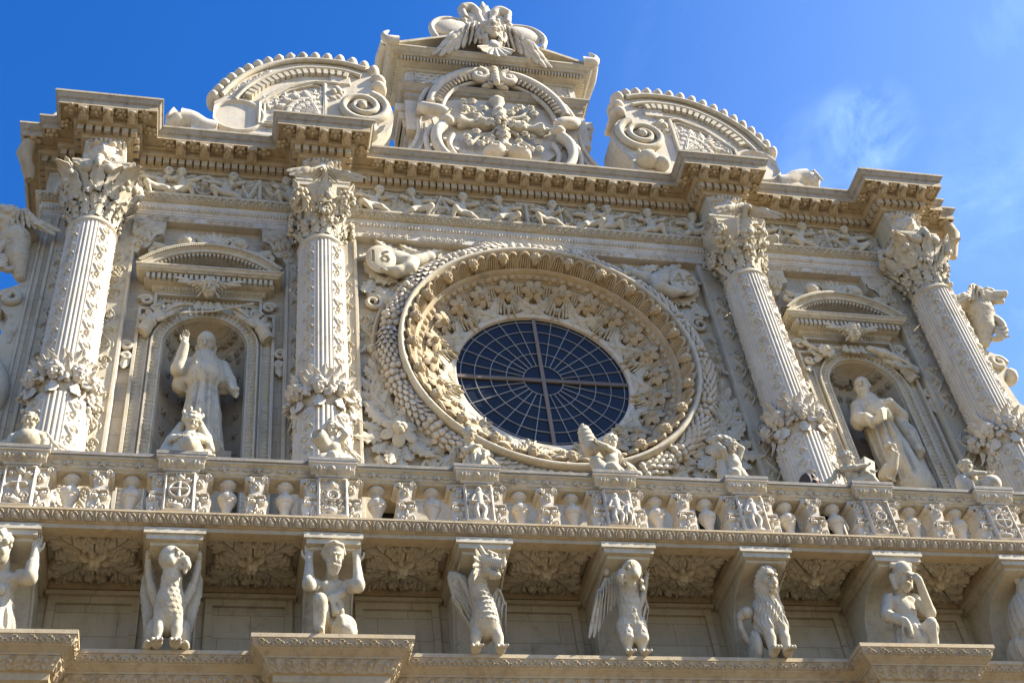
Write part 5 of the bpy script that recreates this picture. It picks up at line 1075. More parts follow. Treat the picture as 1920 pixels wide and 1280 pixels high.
# cartouche
m = MB(); cz = 25.25
def ell(a, rx, rz, y, z=cz): return (rx*cos(a), y, z+rz*sin(a))
th = np.linspace(0, 2*pi, 80, endpoint=False); m.grid(A([[ell(a, rx, rz, y) for a in th] for rx, rz, y in ((.01, .01, -.02), (1.3, 1.45, .0), (1.5, 1.65, -.04), (1.5, 1.65, .2))]), wrapv=True); m.build('cartouche_field', 'white', gab, 50).location = (0, 0, .28)
m = MB()
for s in (-1, 1):
    def P(d, rx=1.55, rz=1.70, y=-.16): a = radians(d); return A([s*rx*cos(a), y, cz+rz*sin(a)])
    up = [P(q) for q in np.linspace(8, 80, 18)]; t2 = np.linspace(0, 1, 16); e = up[-1]; curl = [A([e[0]-s*(.02)+s*(-.0)+s*.17*(1-.75*q)*cos(pi/2-7.5*q)*1.0, -.2, e[2]-.17+.17*(1-.75*q)*sin(pi/2+7.5*q*0)]) for q in t2*0]
    m.tube(up, np.interp(np.arange(18), [0, 4, 14, 17], [.13, .15, .17, .15]), 12, True, .8)
    cx, czz, r0 = s*.34, cz+1.45, .21; m.tube([(cx-s*r0*(1-.8*q)*sin(8.5*q), -.24, czz+r0*(1-.8*q)*cos(8.5*q)) for q in t2], .10*(1-.6*t2)+.02, 9); m.blob((cx, -.27, czz), (.09, .07, .09), None, 10)
    m.tube([P(q, 1.28, 1.42, -.12) for q in np.linspace(5, 85, 18)], .055, 8); m.tube([P(q, 1.78, 1.92, -.06) for q in np.linspace(0, 74, 18)], .06, 8)
    for q in np.linspace(14, 70, 13): p = P(q, 1.42, 1.56, -.22); m.tube([p+A([-.07*s*cos(radians(q+90)), 0, -.07*sin(radians(q+90))])*0+A([s*.09*cos(radians(q)), .02, .1*sin(radians(q))]), p+A([0, -.05, -.055]), p-A([s*.1*cos(radians(q)), -.02, .1*sin(radians(q))])], .03, 6)
    # side brackets: rolled scroll and lower C-curve
    m.tube(catmull([(s*1.72, -.14, 25.35), (s*1.62, -.26, 25.15), (s*1.36, -.30, 25.05), (s*1.22, -.26, 24.95)], 7), [.13, .14]+[.14]*18+[.12, .08], 12); m.blob((s*1.24, -.24, 24.82), (.17, .14, .11), None, 14); m.leaf((s*1.55, -.25, 25.2), (-s*.9, -.2, -.5), (0, -1, 0), .5, .14, .6, 3, .05)
    m.tube(catmull([(s*1.30, -.14, 24.75), (s*1.48, -.18, 24.4), (s*1.46, -.18, 23.9), (s*1.20, -.18, 23.45), (s*.7, -.18, 23.2), (s*.4, -.18, 23.3)], 8), np.linspace(.16, .10, 41), 11, True, .8); m.tube(catmull([(s*1.52, -.06, 24.8), (s*1.68, -.08, 24.35), (s*1.64, -.08, 23.8), (s*1.4, -.08, 23.3)], 8), .07, 8); m.tube(catmull([(s*1.1, -.1, 24.5), (s*1.2, -.1, 24.1), (s*1.0, -.1, 23.6), (s*.6, -.1, 23.4)], 7), .06, 8)
    m.blob((s*.27, -.22, 23.86), (.27, .2, .17), rotm((0, s*20, 0)), 14); m.tube([(s*.3+s*.16*(1-.7*q)*cos(8*q), -.40, 23.88+.11*(1-.7*q)*sin(8*q)) for q in t2], .03, 6)
    # cushion at the top of the field
    m.blob((s*.17, -.16, 26.42), (.15, .1, .07), rotm((0, s*14, 0)), 12)
m.build('cartouche_scrolls', 'white', gab, 60).location = (0, 0, .28)
m = MB()
for k in range(5): m.blob((0, -.26-.02*k, 26.98-.15*k), (.13-.012*k, .1, .10), None, 9); [m.leaf((s*.04, -.25, 26.98-.15*k), (s*1, -.2, .25), (0, -1, 0), .17, .05, .6, 2, .03, 8) for s in (-1, 1)]
flower3(m, frame((0, -.28, 26.62), (1, 0, 0), (0, 0, 1), (0, -1, 0)), .17, 6, 2); flower3(m, frame((0, -.26, 26.92), (1, 0, 0), (0, 0, 1), (0, -1, 0)), .14, 6, 3); m.build('flower_drop', 'white', gab, 70).location = (0, 0, .28)
m = MB(); C0 = A([0, -.10, 24.98])                             # flowered cross
for a in (0, pi/2, pi, 3*pi/2):
    d = A([cos(a), 0, sin(a)]); n = A([-sin(a), 0, cos(a)]); L = 1.0 if a in (0, pi) else (1.05 if a == pi/2 else .92)
    m.tube([C0+d*q*L for q in (.12, .3, .42, .5, .72, .85, .92, 1.0)], [.12, .15, .19, .12, .10, .18, .19, .06], 8, True, .9)
    for q in (.25, .45): flower3(m, frame(C0+d*q*L+A([0, -.1, 0]), (1, 0, 0), (0, 0, 1), (0, -1, 0)), .16, 6, int(q*10))
    m.blob(C0+d*1.02*L, .09, None, 9); [m.blob(C0+d*.92*L+n*s*.12, (.07, .07, .07), None, 8) for s in (-1, 1)]
    b = a+pi/4; d = A([cos(b), 0, sin(b)]); n = A([-sin(b), 0, cos(b)])
    m.tube(catmull([C0+d*.15, C0+d*.4+n*.05, C0+d*.65-n*.04, C0+d*.95], 6), np.linspace(.05, .04, 19), 7)
    for q, s in ((.55, 1), (.65, -1), (.9, 1), (.98, -1), (1.08, 0)): flower3(m, frame(C0+d*q+n*s*.17+A([0, -.05, 0]), (1, 0, 0), (0, 0, 1), (0, -1, 0)), .115, 6, int(q*100)); m.blob(C0+d*q+n*s*.2, .05, None, 8)
    t2 = np.linspace(0, 1, 14); m.tube([C0+d*.72+n*.17+A([.1*(1-.7*q)*cos(8*q), -.06, .1*(1-.7*q)*sin(8*q)]) for q in t2], .03, 6)
for v in np.random.default_rng(2).normal(size=(26, 3)): v /= np.linalg.norm(v); m.blob(C0+A([0, -.08, 0])+v*A([.15, .1, .15]), .05, None, 8)
m.build('flowered_cross', 'stone', gab, 60).location = (0, 0, .28)
m = MB()                                                       # concave flanks running down to the cornice
for s in (-1, 1):
    cv = catmull([(1.78, 25.1), (1.84, 24.5), (2.08, 23.9), (2.5, 23.3), (3.05, 22.9)], 8); poly = [(s*x, z) for x, z in cv]+[(s*3.05, 21.8), (s*1.3, 21.8), (s*1.3, 25.1)]
    m.prism(poly, lambda a, b, d: (a, d, b), .12, .55)
    for o, r in ((.02, .05), (-.14, .03), (-.26, .025)): m.tube([(s*(x+o*.9), .10, z+o*.5) for x, z in cv], r, 7)
    m.build('concave_flank', 'white', gab, 45).location = (0, -.12, .2); m = MB()
m = MB(); addhead(m, TR((0, -.38, 28.38), 4, .30, 12)); hf = TR((0, -.2, 28.3))
for s in (-1, 1):
    wing(m, TR((s*.20, -.26, 28.15), s*8, (1, 1, 1.5), 0, -s*10), 1.05, 10, s, .42, .08, 3, .85)
    t2 = np.linspace(0, 1, 20); P0 = A([s*.62, -.1, 28.95]); m.tube(catmull([(s*1.25, -.12, 28.25), (s*1.36, -.12, 28.75), (s*1.1, -.1, 29.15), (s*.62, -.08, 29.2), (s*.4, -.08, 28.9)], 7), [.05]+[.09]*27+[.05], 9, True, .8); m.blob((s*.88, -.08, 28.88), (.46, .13, .32), rotm((0, s*25, 0)), 16)
    m.tube(catmull([(s*.08, -.1, 28.75), (s*.15, -.12, 29.3), (s*.32, -.14, 29.72), (s*.54, -.14, 29.62), (s*.50, -.14, 29.25)], 7), [.12]*10+[.17]*12+[.12]*7, 10, True, .8); m.blob((s*.35, -.06, 29.35), (.22, .14, .32), None, 14); m.blob((s*.55, -.12, 29.2), .10, None, 10)
    m.leaf((s*.1, -.12, 28.7), (s*.5, 0, 1), (0, -1, 0), .5, .14, .5, 3, .05)
    m.tube(catmull([(s*.26, -.4, 28.5), (s*.32, -.36, 28.25), (s*.24, -.34, 28.05)], 6), .06, 8)
for k in range(6): a = k/5*pi; m.blob((.22*cos(a), -.36, 28.52+.22*sin(a)), .085, None, 9)
m.tube([(0, -.1, 28.7), (0, -.1, 29.4), (0, -.1, 29.75), (0, -.1, 29.95), (0, -.1, 30.2)], [.09, .08, .16, .09, .03], 10); [m.blob((.09*cos(a), -.1+.09*sin(a), 29.82), .07, None, 8) for a in np.arange(0, 6.2, 1.05)]
m.v = [np.concatenate(m.v)+A([0, -.22, -.50])]; m.build('crowning_cherub', 'white', gab, 70).location = (0, 0, .45)
m = MB()
for k in range(7): a = (k-3)*.36; m.leaf((0, -.62, 27.20), (sin(a), -.12, -cos(a)), (0, -1, 0), .56-.02*abs(k-3), .10, .25, 1, .06, 12, .25, -.3, .1)
m.blob((0, -.62, 27.20), (.16, .12, .12), None, 10); m.tube([(0, -.3, 27.5), (0, -.55, 27.35), (0, -.62, 27.2)], [.2, .16, .1], 10); m.build('shell_pendant', 'white', gab, 70).location = (0, 0, .45)

# ------------------------------------------------------------------ scroll gables left and right of it
def scroll(s):
    g0 = empty('scroll_gable', (0, 0, 0), church)
    top = catmull([(-6.10, 24.72), (-5.72, 25.52), (-5.15, 26.15), (-4.4, 26.55), (-3.5, 26.62), (-2.86, 26.42)], 10)
    rest = catmull([(-2.84, 25.62), (-2.60, 25.45), (-2.43, 25.0), (-2.46, 24.5), (-2.72, 24.05)], 8); poly = [tuple(p) for p in top]+[tuple(p) for p in rest]+[(-2.75, 22.4), (-6.10, 22.4)]
    poly = poly[::-1]; m = MB(); m.prism([(s*-x, z) for x, z in poly], lambda a, b, d: (a, d, b), .05, .85); m.build('scroll_block', 'white', g0, 30)
    U = lambda pts: [(s*-x, z) for x, z in pts]
    m = MB()
    # moulded bands following the back of the scroll
    nrm = lambda C: (lambda d: np.stack([d[:, 1], -d[:, 0]], -1)/np.linalg.norm(d, axis=1)[:, None])(np.gradient(C, axis=0))
    N = nrm(top)
    for o, w, y in ((.06, .06, -.03), (.30, .035, .0), (.36, .05, -.02), (.86, .04, .0), (.93, .025, .02)):
        C = top+N*o; C = C[3:-2] if o < .5 else C[6:-8]; m.tube([(s*-x, y+.02, z) for x, z in C], w, 8)
    C = top+N*.55; L = np.concatenate([[0], np.cumsum(np.linalg.norm(np.diff(C, axis=0), axis=1))])
    for q in np.arange(.5, L[-1]-.25, .145):
        x, z = np.interp(q, L, C[:, 0]), np.interp(q, L, C[:, 1]); i = min(int(np.interp(q, L, np.arange(len(C)))), len(C)-2); d = C[i+1]-C[i]; d /= np.linalg.norm(d); m.box(-.045, .045, -.06, .1, -.07, .09, frame((s*-x, 0, z), (s*-d[0], 0, d[1]), (0, 1, 0), (s*d[1], 0, d[0]))); 
    m.tube([(s*-x, .03, z) for x, z in (top+N*.44)[5:-4]], .03, 7)
    # triangular panel
    tri = [(-5.2, 24.75), (-4.62, 25.42), (-4.05, 25.72), (-3.86, 25.66), (-3.86, 24.35), (-4.2, 24.3), (-4.2, 24.0), (-5.2, 24.0)]
    for o, r in ((0, .055), (.1, .03)): 
        cx, cz_ = -4.45, 24.8; m.tube([(s*-(x+(cx-x)*o*1.4), .02, z+(cz_-z)*o*1.4) for x, z in tri+tri[:1]], r, 7)
    # rolled scroll end
    t2 = np.linspace(0, 1, 50); m.tube([(s*(3.08-.56*(1-.82*q)*cos(1.2-13*q)), .0-.07*q, 24.92+.56*(1-.82*q)*sin(1.2-13*q)) for q in t2], .085*(1-.6*t2)+.015, 9); m.blob((s*3.08, -.06, 24.92), (.10, .1, .10), None, 12)
    for q in range(5): m.blob((s*(3.62+.06*sin(q*2)), .0, 25.45+.07*cos(q*2.4)), .09, None, 9)
    m.blob((s*3.0, -.08, 23.95), (.26, .22, .22), None, 14); m.blob((s*3.3, -.06, 23.85), (.2, .2, .15), None, 12); [m.leaf((s*2.9, -.15, 23.85), (cos(k), -.3, sin(k)), (0, -1, 0), .3, .09, .5, 3, .04) for k in (.5, 1.3, 2.2)]
    m.build('scroll_moulding', 'stone', g0, 50)
    h = HM(-6.1, -2.4, 23.4, 26.6, .014)
    for k in range(9): h.leaf(-5.0+.16*k, 24.62+.10*k*(1-.03*k), 1.9-.14*k, .34, .1, .07, 3)
    for k in range(5): h.leaf(-4.0, 24.5, 1.8+.33*k, .75, .18, .09, 4, .1)
    h.ring(-5.62, 24.25, .52, .05, .06); h.dome(-5.62, 24.25, .45, .45, 0, -.04, add=True); h.rect(-3.75, -3.3, 25.75, 26.05, .05, .02); h.rinceau((-5.9, 24.95), (-5.0, 26.05), .14, .02)
    m = MB(); h.put(m, lambda u, v, z: np.stack([s*-u, .044-z, v], -1), 0, False, pip(poly, h.U, h.V)); m.build('scroll_relief', 'white', g0, 50)
    m = MB(); o2 = np.concatenate([top, [(-2.80, 26.1), (-2.80, 25.72)]]); N2 = np.concatenate([N, [(1, 0), (1, 0)]])*-1; N2[-2:] = (1, 0); L = np.concatenate([[0], np.cumsum(np.linalg.norm(np.diff(o2, axis=0), axis=1))]); n = 19
    for i in range(n):
        q = L[-1]*(i+.5)/n; p = A([np.interp(q, L, o2[:, k]) for k in (0, 1)]); nn = A([np.interp(q, L, N2[:, k]) for k in (0, 1)]); nn /= np.linalg.norm(nn); p = p+nn*.09; a = atan2(nn[1], nn[0]); sz = .7+.4*i/n
        Rm = A([[s*-nn[1]*-1, 0, s*-nn[0]], [0, 1, 0], [nn[0]*1, 0, nn[1]]]); w = L[-1]/n*.54
        m.tube([(s*-p[0], .3, p[1]), (s*-p[0], .85, p[1])], .10, 8) if i % 2 else None; m.blob((s*-p[0], .16, p[1]), (w*1.02, .26, .15*sz+.04), A([[nn[1]*-s*-1, 0, -s*nn[0]], [0, 1, 0], [nn[0]*-1*-1, 0, nn[1]]]) if False else A([[s*nn[1], 0, -s*nn[0]], [0, 1, 0], [nn[0], 0, nn[1]]]), 14)
    m.build('knotted_coping', 'white', g0, 75)
    m = MB(); m.tube([(s*x, .1, z) for x, z in catmull([(6.0, 23.75), (6.25, 23.78), (6.5, 23.95), (6.72, 23.98)], 6)], np.linspace(.2, .26, 19), 12); m.blob((s*6.78, .1, 23.9), (.24, .25, .23), None, 14)
    for k in range(7): a = k/6*pi; m.tube([(s*6.68, .1, 23.98), (s*(6.74+.14), .1-.22*cos(a), 23.94+.24*sin(a)), (s*7.0, .1-.18*cos(a), 23.78+.16*sin(a))], [.05, .06, .02], 7)
    m.box(min(s*6.0, s*6.5), max(s*6.0, s*6.5), -.05, .5, 22.4, 23.72); m.tube([(s*x, -.02, z) for x, z in ((6.1, 23.55), (6.9, 23.3))], .05, 8); m.build('shell_finial', 'white', g0, 60)
scroll(-1); scroll(1)
# ends of the roof cornice: rolled volutes, and the carved side consoles with winged beasts
for s in (-1, 1):
    m = MB(); m.blob((s*8.75, .55, 23.75), (.62, .3, .62), None, 20); m.tube([(s*(8.75+.42*(1-.8*q)*cos(9*q)), .24, 23.75+.42*(1-.8*q)*sin(9*q)) for q in np.linspace(0, 1, 30)], .07, 7); m.box(min(s*8.2, s*8.9), max(s*8.2, s*8.9), .3, .9, 22.4, 23.7); m.build('corner_volute', 'white', church, 60)
    m = MB(); m.tube([(s*9.32, -.30, 22.25), (s*9.36, -.28, 21.95), (s*9.3, -.25, 21.72), (s*9.24, -.2, 21.6)], [.13, .15, .11, .12], 12); m.tube([(s*9.25, -.2, 21.62), (s*9.2, -.15, 21.35)], [.13, .08], 12); m.build('end_bracket', 'warm', church, 60)
    con = empty('side_console', (0, 0, 0), church)
    m = MB(); poly = [(8.7, 12.4), (9.9, 12.4), (9.95, 15.0), (9.75, 16.2), (9.45, 16.9), (9.1, 17.3), (9.02, 17.9), (9.25, 18.2), (9.2, 18.55), (8.98, 18.7), (8.95, 20.3), (8.7, 20.5)]
    m.prism([(s*x, z) for x, z in (poly[::-1] if s > 0 else poly)], lambda a, b, d: (a, d, b), -.02, .55)
    t2 = np.linspace(0, 1, 40); m.tube([(s*(9.45+.62*(1-.75*q)*cos(pi/2+10*q)), -.05, 16.1+.8*(1-.75*q)*sin(pi/2+10*q)) for q in t2], .16*(1-.6*t2)+.03, 9)
    for k in range(8): m.leaf((s*(9.2+.06*k), -.05, 16.6-.16*k), (s*cos(.9-.3*k), 0, sin(.9-.3*k)), (0, -1, 0), .5, .14, .4, 4, .05)
    m.tube([(s*(9.05+.17*(1-.7*q)*cos(8*q)), -.05, 18.32+.17*(1-.7*q)*sin(8*q)) for q in t2], .07, 8); m.blob((s*9.28, .1, 18.1), (.15, .2, .18), None, 12); m.tube([(s*8.8, -.03, 13), (s*8.8, -.03, 20.3)], .035, 6); m.tube([(s*8.93, -.02, 17.3), (s*8.8, -.02, 18.0)], .03, 6)
    m.build('console_scroll', 'stone', con, 50)
    f = Fig(.04); f.chain([(s*8.98, -.05, 18.85), (s*9.10, -.12, 19.25), (s*9.17, -.17, 19.65), (s*9.24, -.2, 19.9)], [.09, .19, .24, .19]); f.e((s*9.02, -.05, 19.95), (.2, .2, .2)); f.disp = [(lambda X, Y, Z: .016*np.abs(np.sin(24*Z+3*np.sin(16*(X+Y))))*np.clip((19.85-Z)/.1, 0, 1))]
    if s < 0: f.at(TR((s*9.36, -.27, 20.02), s*58)); f.head((0, 0, 0), .27, 0, 22); f.at(np.eye(4)); f.chain([(s*9.25, -.1, 20.28), (s*9.10, -.08, 20.36), (s*9.0, -.08, 20.18)], [.11, .11, .08])
    else:
        f.at(TR((s*9.34, -.25, 20.02), 62) @ TR((0, 0, 0), 0, 1, 8) @ np.diag([.24, .24, .24, 1.])); f.k = .14; f.e((0, 0, 0), (.75, .85, .8)); f.c((0, -.5, .05), (0, -1.5, -.05), .52, .36); f.c((0, -.3, -.5), (0, -1.25, -.72), .36, .24, .06); f.e((0, -1.75, .05), (.3, .2, .2))
        for g in (-1, 1): f.e((g*.42, -.6, .3), (.22, .24, .16), (0, 0, 0), .04, True); f.chain([(g*.4, .1, .55), (g*.55, .3, 1.0)], [.2, .08]); f.c((g*.2, -.8, .5), (g*.6, -.3, .5), .14, .12)
        for q in range(7): f.c((0, .5+.12*q, .75-.32*q), (.15*(-1)**q, .95+.05*q, .5-.36*q), .24, .12)
        f.at(np.eye(4)); f.k = .04
    o = figobj(f, 'winged_beast', 'stone', con, .016); m = MB(); wing(m, TR((s*9.22, -.34, 19.86), 0, (1, 1, 1.6), 0, s*2), .62, 9, -s, -.05, .07, 3); part_ = m.build('beast_wing', 'stone', o, 70)
    m = MB(); m.tube(catmull([(s*9.25, -.22, 19.5), (s*9.40, -.24, 19.3), (s*9.40, -.22, 19.05), (s*9.2, -.15, 18.9), (s*9.08, -.12, 19.0)], 7), [.09]*10+[.08]*10+[.06]*9, 10); [m.leaf((s*9.2, -.2, 19.2-.1*q), (s*.8, -.3, -.5-.1*q), (0, -1, 0), .3, .09, .6, 3, .04) for q in range(3)]; m.build('scroll_claw', 'stone', con, 60)
# ------------------------------------------------------------------ statues
Fig.tilt = 24
def statue(name, fig, label, cat, loc, mat='stone', vox=.014, rz=0, s=1.0, group=None, smooth=1, sx=1.0):
    o = figobj(fig, name, mat, None, vox, None, smooth); o.location = loc; o.rotation_euler = (0, 0, radians(rz)); o.scale = (s*sx, s, s); return tag(o, label, cat, group)
def part(name, mb, mat, parent, ang=60): return mb.build(name, mat, parent, ang)
def folds(n, amp, z0, z1, ph=0.0, cx=0, cy=0):
    def f(X, Y, Z):
        a = np.arctan2(X-cx, -(Y-cy)); m = np.clip((z1-Z)/.15, 0, 1)*np.clip((Z-z0)/.1, 0, 1); return amp*m*(np.sin(n*a+ph+2.0*np.sin(2.3*Z+ph))+.5*np.sin((n*1.7)*a+1.3*ph-1.5*Z))
    return f
def scales(w, hgt, amp, z0, z1, R=.2, cx=0, cy=0):
    def f(X, Y, Z):
        a = np.arctan2(X-cx, -(Y-cy))*R/w; row = np.floor(Z/hgt); fu = fract(a+.5*(row % 2))-.5; fv = fract(Z/hgt); m = np.clip((z1-Z)/.05, 0, 1)*np.clip((Z-z0)/.05, 0, 1)
        tip = fv-.9*(fu*2)**2*.5; return amp*m*np.where(tip > 0, 1-tip, .0)
    return f
def fur(n, amp, z0, z1, k=16., cx=0, cy=0):
    def f(X, Y, Z):
        a = np.arctan2(X-cx, -(Y-cy)); m = np.clip((z1-Z)/.06, 0, 1)*np.clip((Z-z0)/.06, 0, 1); return amp*m*np.abs(np.sin(n*a+1.6*np.sin(k*Z)+.8*np.sin(k*.53*Z+3*a)))*(.6+.4*np.sin(k*1.7*Z+n*.7*a))
    return f
stg = 'life-size statues of beasts and men on the ledge'
def beast(k, name, f, label, cat, rz=0, mat='carved', s=1.08): return statue(name, f, label, cat, (2*k, -1.32, ZL), mat, .009, rz, s, stg, 1, .84)

def hd(f, c, r, yaw, pitch, roll=0):
    f.at(TR(c, yaw) @ TR((0, 0, 0), 0, 1, pitch, roll) @ np.diag([r, r, r, 1.])); f.k = .14
def raptor(f, c, r, yaw, pitch, L=1.0):
    hd(f, c, r, yaw, pitch); f.e((0, .05, .05), (.78, .95, .85)); f.c((0, -.55, .1), (0, -1.05*L-.1, .12), .50, .33); f.chain([(0, -1.05*L-.1, .10), (0, -1.38*L, -.12), (0, -1.42*L, -.60*L)], [.36, .31, .10], .10); f.c((0, -.6, -.32), (0, -1.1*L, -.40), .26, .12, .06)
    f.c((-.35, -1.15*L, -.2), (.35, -1.15*L, -.2), .05, None, .03, True)
    for g in (-1, 1): f.e((g*.52, -.62, .22), (.26, .26, .22), (0, 0, 0), .05, True); f.e((g*.50, -.60, .2), .19, (0, 0, 0), .03); f.c((g*.28, -.92, .42), (g*.74, -.35, .46), .13, .10, .06); f.e((g*.55, -.2, -.35), (.3, .4, .35))
    f.at(np.eye(4)); f.k = .03
# -- griffin with a hooked beak (second from the left)
f = Fig(.05); f.e((0, -.04, .50), (.205, .20, .30)); f.e((0, -.10, .56), (.17, .16, .2)); f.chain([(0, -.08, .62), (0, -.17, .82), (.0, -.22, .95)], [.165, .125, .11]); raptor(f, (-.03, -.25, 1.02), .175, 78, 18, 1.02)
for s in (-1, 1):
    f.chain([(s*.11, -.12, .42), (s*.12, -.16, .2), (s*.12, -.17, .05)], [.085, .065, .055], .04); f.e((s*.12, -.20, .035), (.075, .09, .04)); [f.c((s*.12+q*.045, -.24, .045), (s*.12+q*.06, -.31, .02), .03, .022, .01) for q in (-1, 0, 1)]
    f.e((s*.22, .06, .22), (.09, .17, .2), k=.06); f.e((s*.25, -.12, .04), (.06, .12, .04))
f.disp = [scales(.06, .062, .010, .30, .92)]
o = beast(-3, 'griffin_statue', f, 'stone griffin with scaled breast and hooked beak turned right, wings raised against the corbel', 'statue')
m = MB(); m.tube(catmull([(-.02, -.2, 1.16), (-.02, -.22, 1.25), (.05, -.26, 1.26), (.06, -.27, 1.21)], 5), .03, 7); m.tube(catmull([(-.07, -.2, 1.14), (-.10, -.22, 1.22), (-.05, -.26, 1.24)], 5), .028, 7); part('crest_feathers', m, 'stone', o)
for s in (-1, 1):
    m = MB(); m.tube(catmull([(s*.15, .0, .58), (s*.26, -.02, .78), (s*.33, -.06, 1.02), (s*.345, -.12, 1.16)], 6), [.07]*8+[.055]*6+[.045]*5, 9); m.blob((s*.345, -.14, 1.15), (.04, .05, .06), None, 8); [m.tube([(s*(.2+.02*q), .08, .68+.085*q), (s*(.29+.012*q), .07, .52+.085*q), (s*(.30+.02*q), .09, .32+.085*q)], [.03, .035, .012], 6, True, 2.2) for q in range(6)]
    part('wing', m, 'carved', o)
def torso(f, lean=0.0):
    f.e((0, -.02, .50), (.155, .12, .2)); f.e((0, -.03, .66), (.19, .125, .13)); f.e((0, 0, .28), (.17, .14, .14))
    for s in (-1, 1): f.e((s*.085, -.115, .68), (.085, .05, .065), k=.015); f.e((s*.06, -.115, .52), (.06, .04, .12), k=.02)
# -- kneeling man with a cap, hands up against the corbel
f = Fig(.025); torso(f); f.chain([(0, -.05, .76), (0, -.14, .86)], [.08, .075]); f.head((0, -.22, .96), .16, 6, 10, 0, .38, 0, 1); f.chain([(-.14, -.22, 1.0), (-.1, -.34, 1.03), (.0, -.385, 1.035), (.1, -.34, 1.03), (.14, -.22, 1.0)], [.022]*5, .006)
for s in (-1, 1): f.chain([(s*.19, -.05, .71), (s*.31, -.27, .60), (s*.30, -.17, .93)], [.078, .075, .048]); f.hand((s*.30, -.17, .93), (0, .1, 1), (0, -1, .2), .062, .12, -s)
f.chain([(-.1, -.05, .26), (-.17, -.34, .36), (-.16, -.27, .02)], [.105, .085, .055]); f.chain([(.1, -.05, .24), (.2, -.2, .1), (.15, .05, .05)], [.105, .085, .06]); f.e((-.16, -.33, .03), (.05, .1, .04))
f.chain([(-.19, -.08, .56), (-.1, -.17, .48), (.02, -.19, .50)], [.05, .035, .04], .01); f.chain([(.17, -.1, .66), (.12, -.17, .56), (.02, -.19, .50)], [.05, .04, .04], .01); f.chain([(.0, -.19, .5), (.0, -.20, .42), (.03, -.19, .33)], [.045, .03, .05], .008); f.chain([(.02, -.19, .5), (.08, -.19, .42), (.10, -.18, .34)], [.04, .03, .045], .008); f.e((.14, -.1, .18), (.16, .15, .16), k=.01); f.disp = [folds(11, .012, .02, .33, 1.)]
o = statue('telamon_statue', f, 'bearded stone man in a cap kneeling with both palms pressed up against the corbel', 'statue', (-4, -1.42, ZL+.03), 'carved', .009, 0, 1.16, stg, 1, .88)
# -- man at the left edge of the photograph
f = Fig(.025); torso(f); f.chain([(0, -.05, .78), (-.02, -.14, .87)], [.08, .075]); f.head((-.05, -.21, .96), .162, -28, 8, -6, 0)
for s in (-1, 1): f.chain([(s*.19, -.05, .73), (s*.34, -.24, .62), (s*.34, -.16, .94)], [.085, .078, .05]); f.hand((s*.34, -.16, .94), (0, .1, 1), (0, -1, .2), .062, .2, -s); f.c((s*.33, -.24, .66), (s*.335, -.2, .78), .07, .075, .008)
f.chain([(0, 0, .42), (0, -.02, .05)], [.165, .25], .01); f.e((0, -.02, .42), (.185, .145, .03), k=.008); f.e((.02, -.2, .50), (.06, .04, .06), k=.008); f.disp = [folds(18, .020, .03, .39, .5)]
statue('telamon_statue', f, 'curly haired stone man in a pleated tunic holding up the corbel at the left edge', 'statue', (-8, -1.42, ZL+.03), 'carved', .009, 0, 1.16, stg, 1, .88)
# -- dragon
f = Fig(.05); f.e((0, -.02, .46), (.2, .23, .25)); f.e((0, -.12, .42), (.17, .15, .2)); f.chain([(0, -.08, .6), (-.07, -.1, .76), (-.10, -.14, .92), (-.03, -.22, 1.02)], [.165, .125, .115, .12])
hd(f, (.0, -.27, 1.05), .165, 66, 14); f.e((0, .1, .1), (.72, .85, .75)); f.c((0, -.5, .2), (0, -1.55, .12), .52, .34); f.e((0, -1.72, .28), (.34, .2, .22)); f.c((0, -.2, -.5), (0, -1.25, -.82), .40, .24, .08); f.e((0, -1.35, -.74), (.26, .18, .14), k=.08)
for g in (-1, 1): f.e((g*.4, -.62, .5), (.24, .26, .2), k=.04, sub=True); f.e((g*.38, -.6, .46), .2, k=.03); f.c((g*.15, -.95, .68), (g*.6, -.3, .74), .17, .12, .06); f.e((g*.2, -1.78, .42), (.13, .12, .12), k=.04); f.chain([(g*.45, .1, .65), (g*.6, .45, 1.0), (g*.5, .75, .9)], [.2, .17, .06], .08)
f.at(np.eye(4)); f.k = .03
for s in (-1, 1):
    f.chain([(s*.13, -.06, .38), (s*.16, -.12, .2), (s*.15+.03*s, -.13, .05)], [.1, .07, .055], .04); f.e((s*.18, -.16, .035), (.07, .09, .04)); [f.c((s*.18+q*.05, -.2, .05), (s*.18+q*.075, -.30, .015), .032, .014, .01) for q in (-1, 0, 1)]
f.chain([(0, .12, .35), (.0, .1, .12), (.05, .0, .03)], [.12, .08, .06])
f.disp = [scales(.05, .052, .009, .3, .95), lambda X, Y, Z: .014*np.clip(np.sin(Z*90), 0, 1)*np.clip(1-np.abs(np.arctan2(X+.03, -Y))/.75, 0, 1)**.3*np.clip((Z-.3)/.05, 0, 1)*np.clip((.93-Z)/.05, 0, 1)]
o = beast(-1, 'dragon_statue', f, 'stone dragon with a long neck and gaping toothed jaws turned to the right', 'statue', 0)
H = TR((.0, -.27, 1.05), 66) @ TR((0, 0, 0), 0, 1, 14) @ np.diag([.165, .165, .165, 1.])
m = MB(); w = MB(); [w.tube([(g*.3, -1.6+.19*q, -.16), (g*.28, -1.6+.19*q, -.42)], [.09, .02], 6) for q in range(6) for g in (-1, 1)]; [w.tube([(g*.22, -1.35+.19*q, -.56+.05*q), (g*.22, -1.35+.19*q, -.34+.05*q)], [.08, .02], 6) for q in range(5) for g in (-1, 1)]; m.merge(w, H); part('teeth', m, 'white', o)
m = MB(); w = MB(); [w.leaf((g*.55, .15, .1-.25*q), (g*.75, .6, .35-.38*q), (0, -1, 0), 1.15, .30, .7, 2, .14, 14) for q in range(5) for g in (-1, 1)]; m.merge(w, H); m.tube([(.0, -.2, .98), (.0, -.24, 1.04)], .1, 8); part('mane', m, 'stone', o)
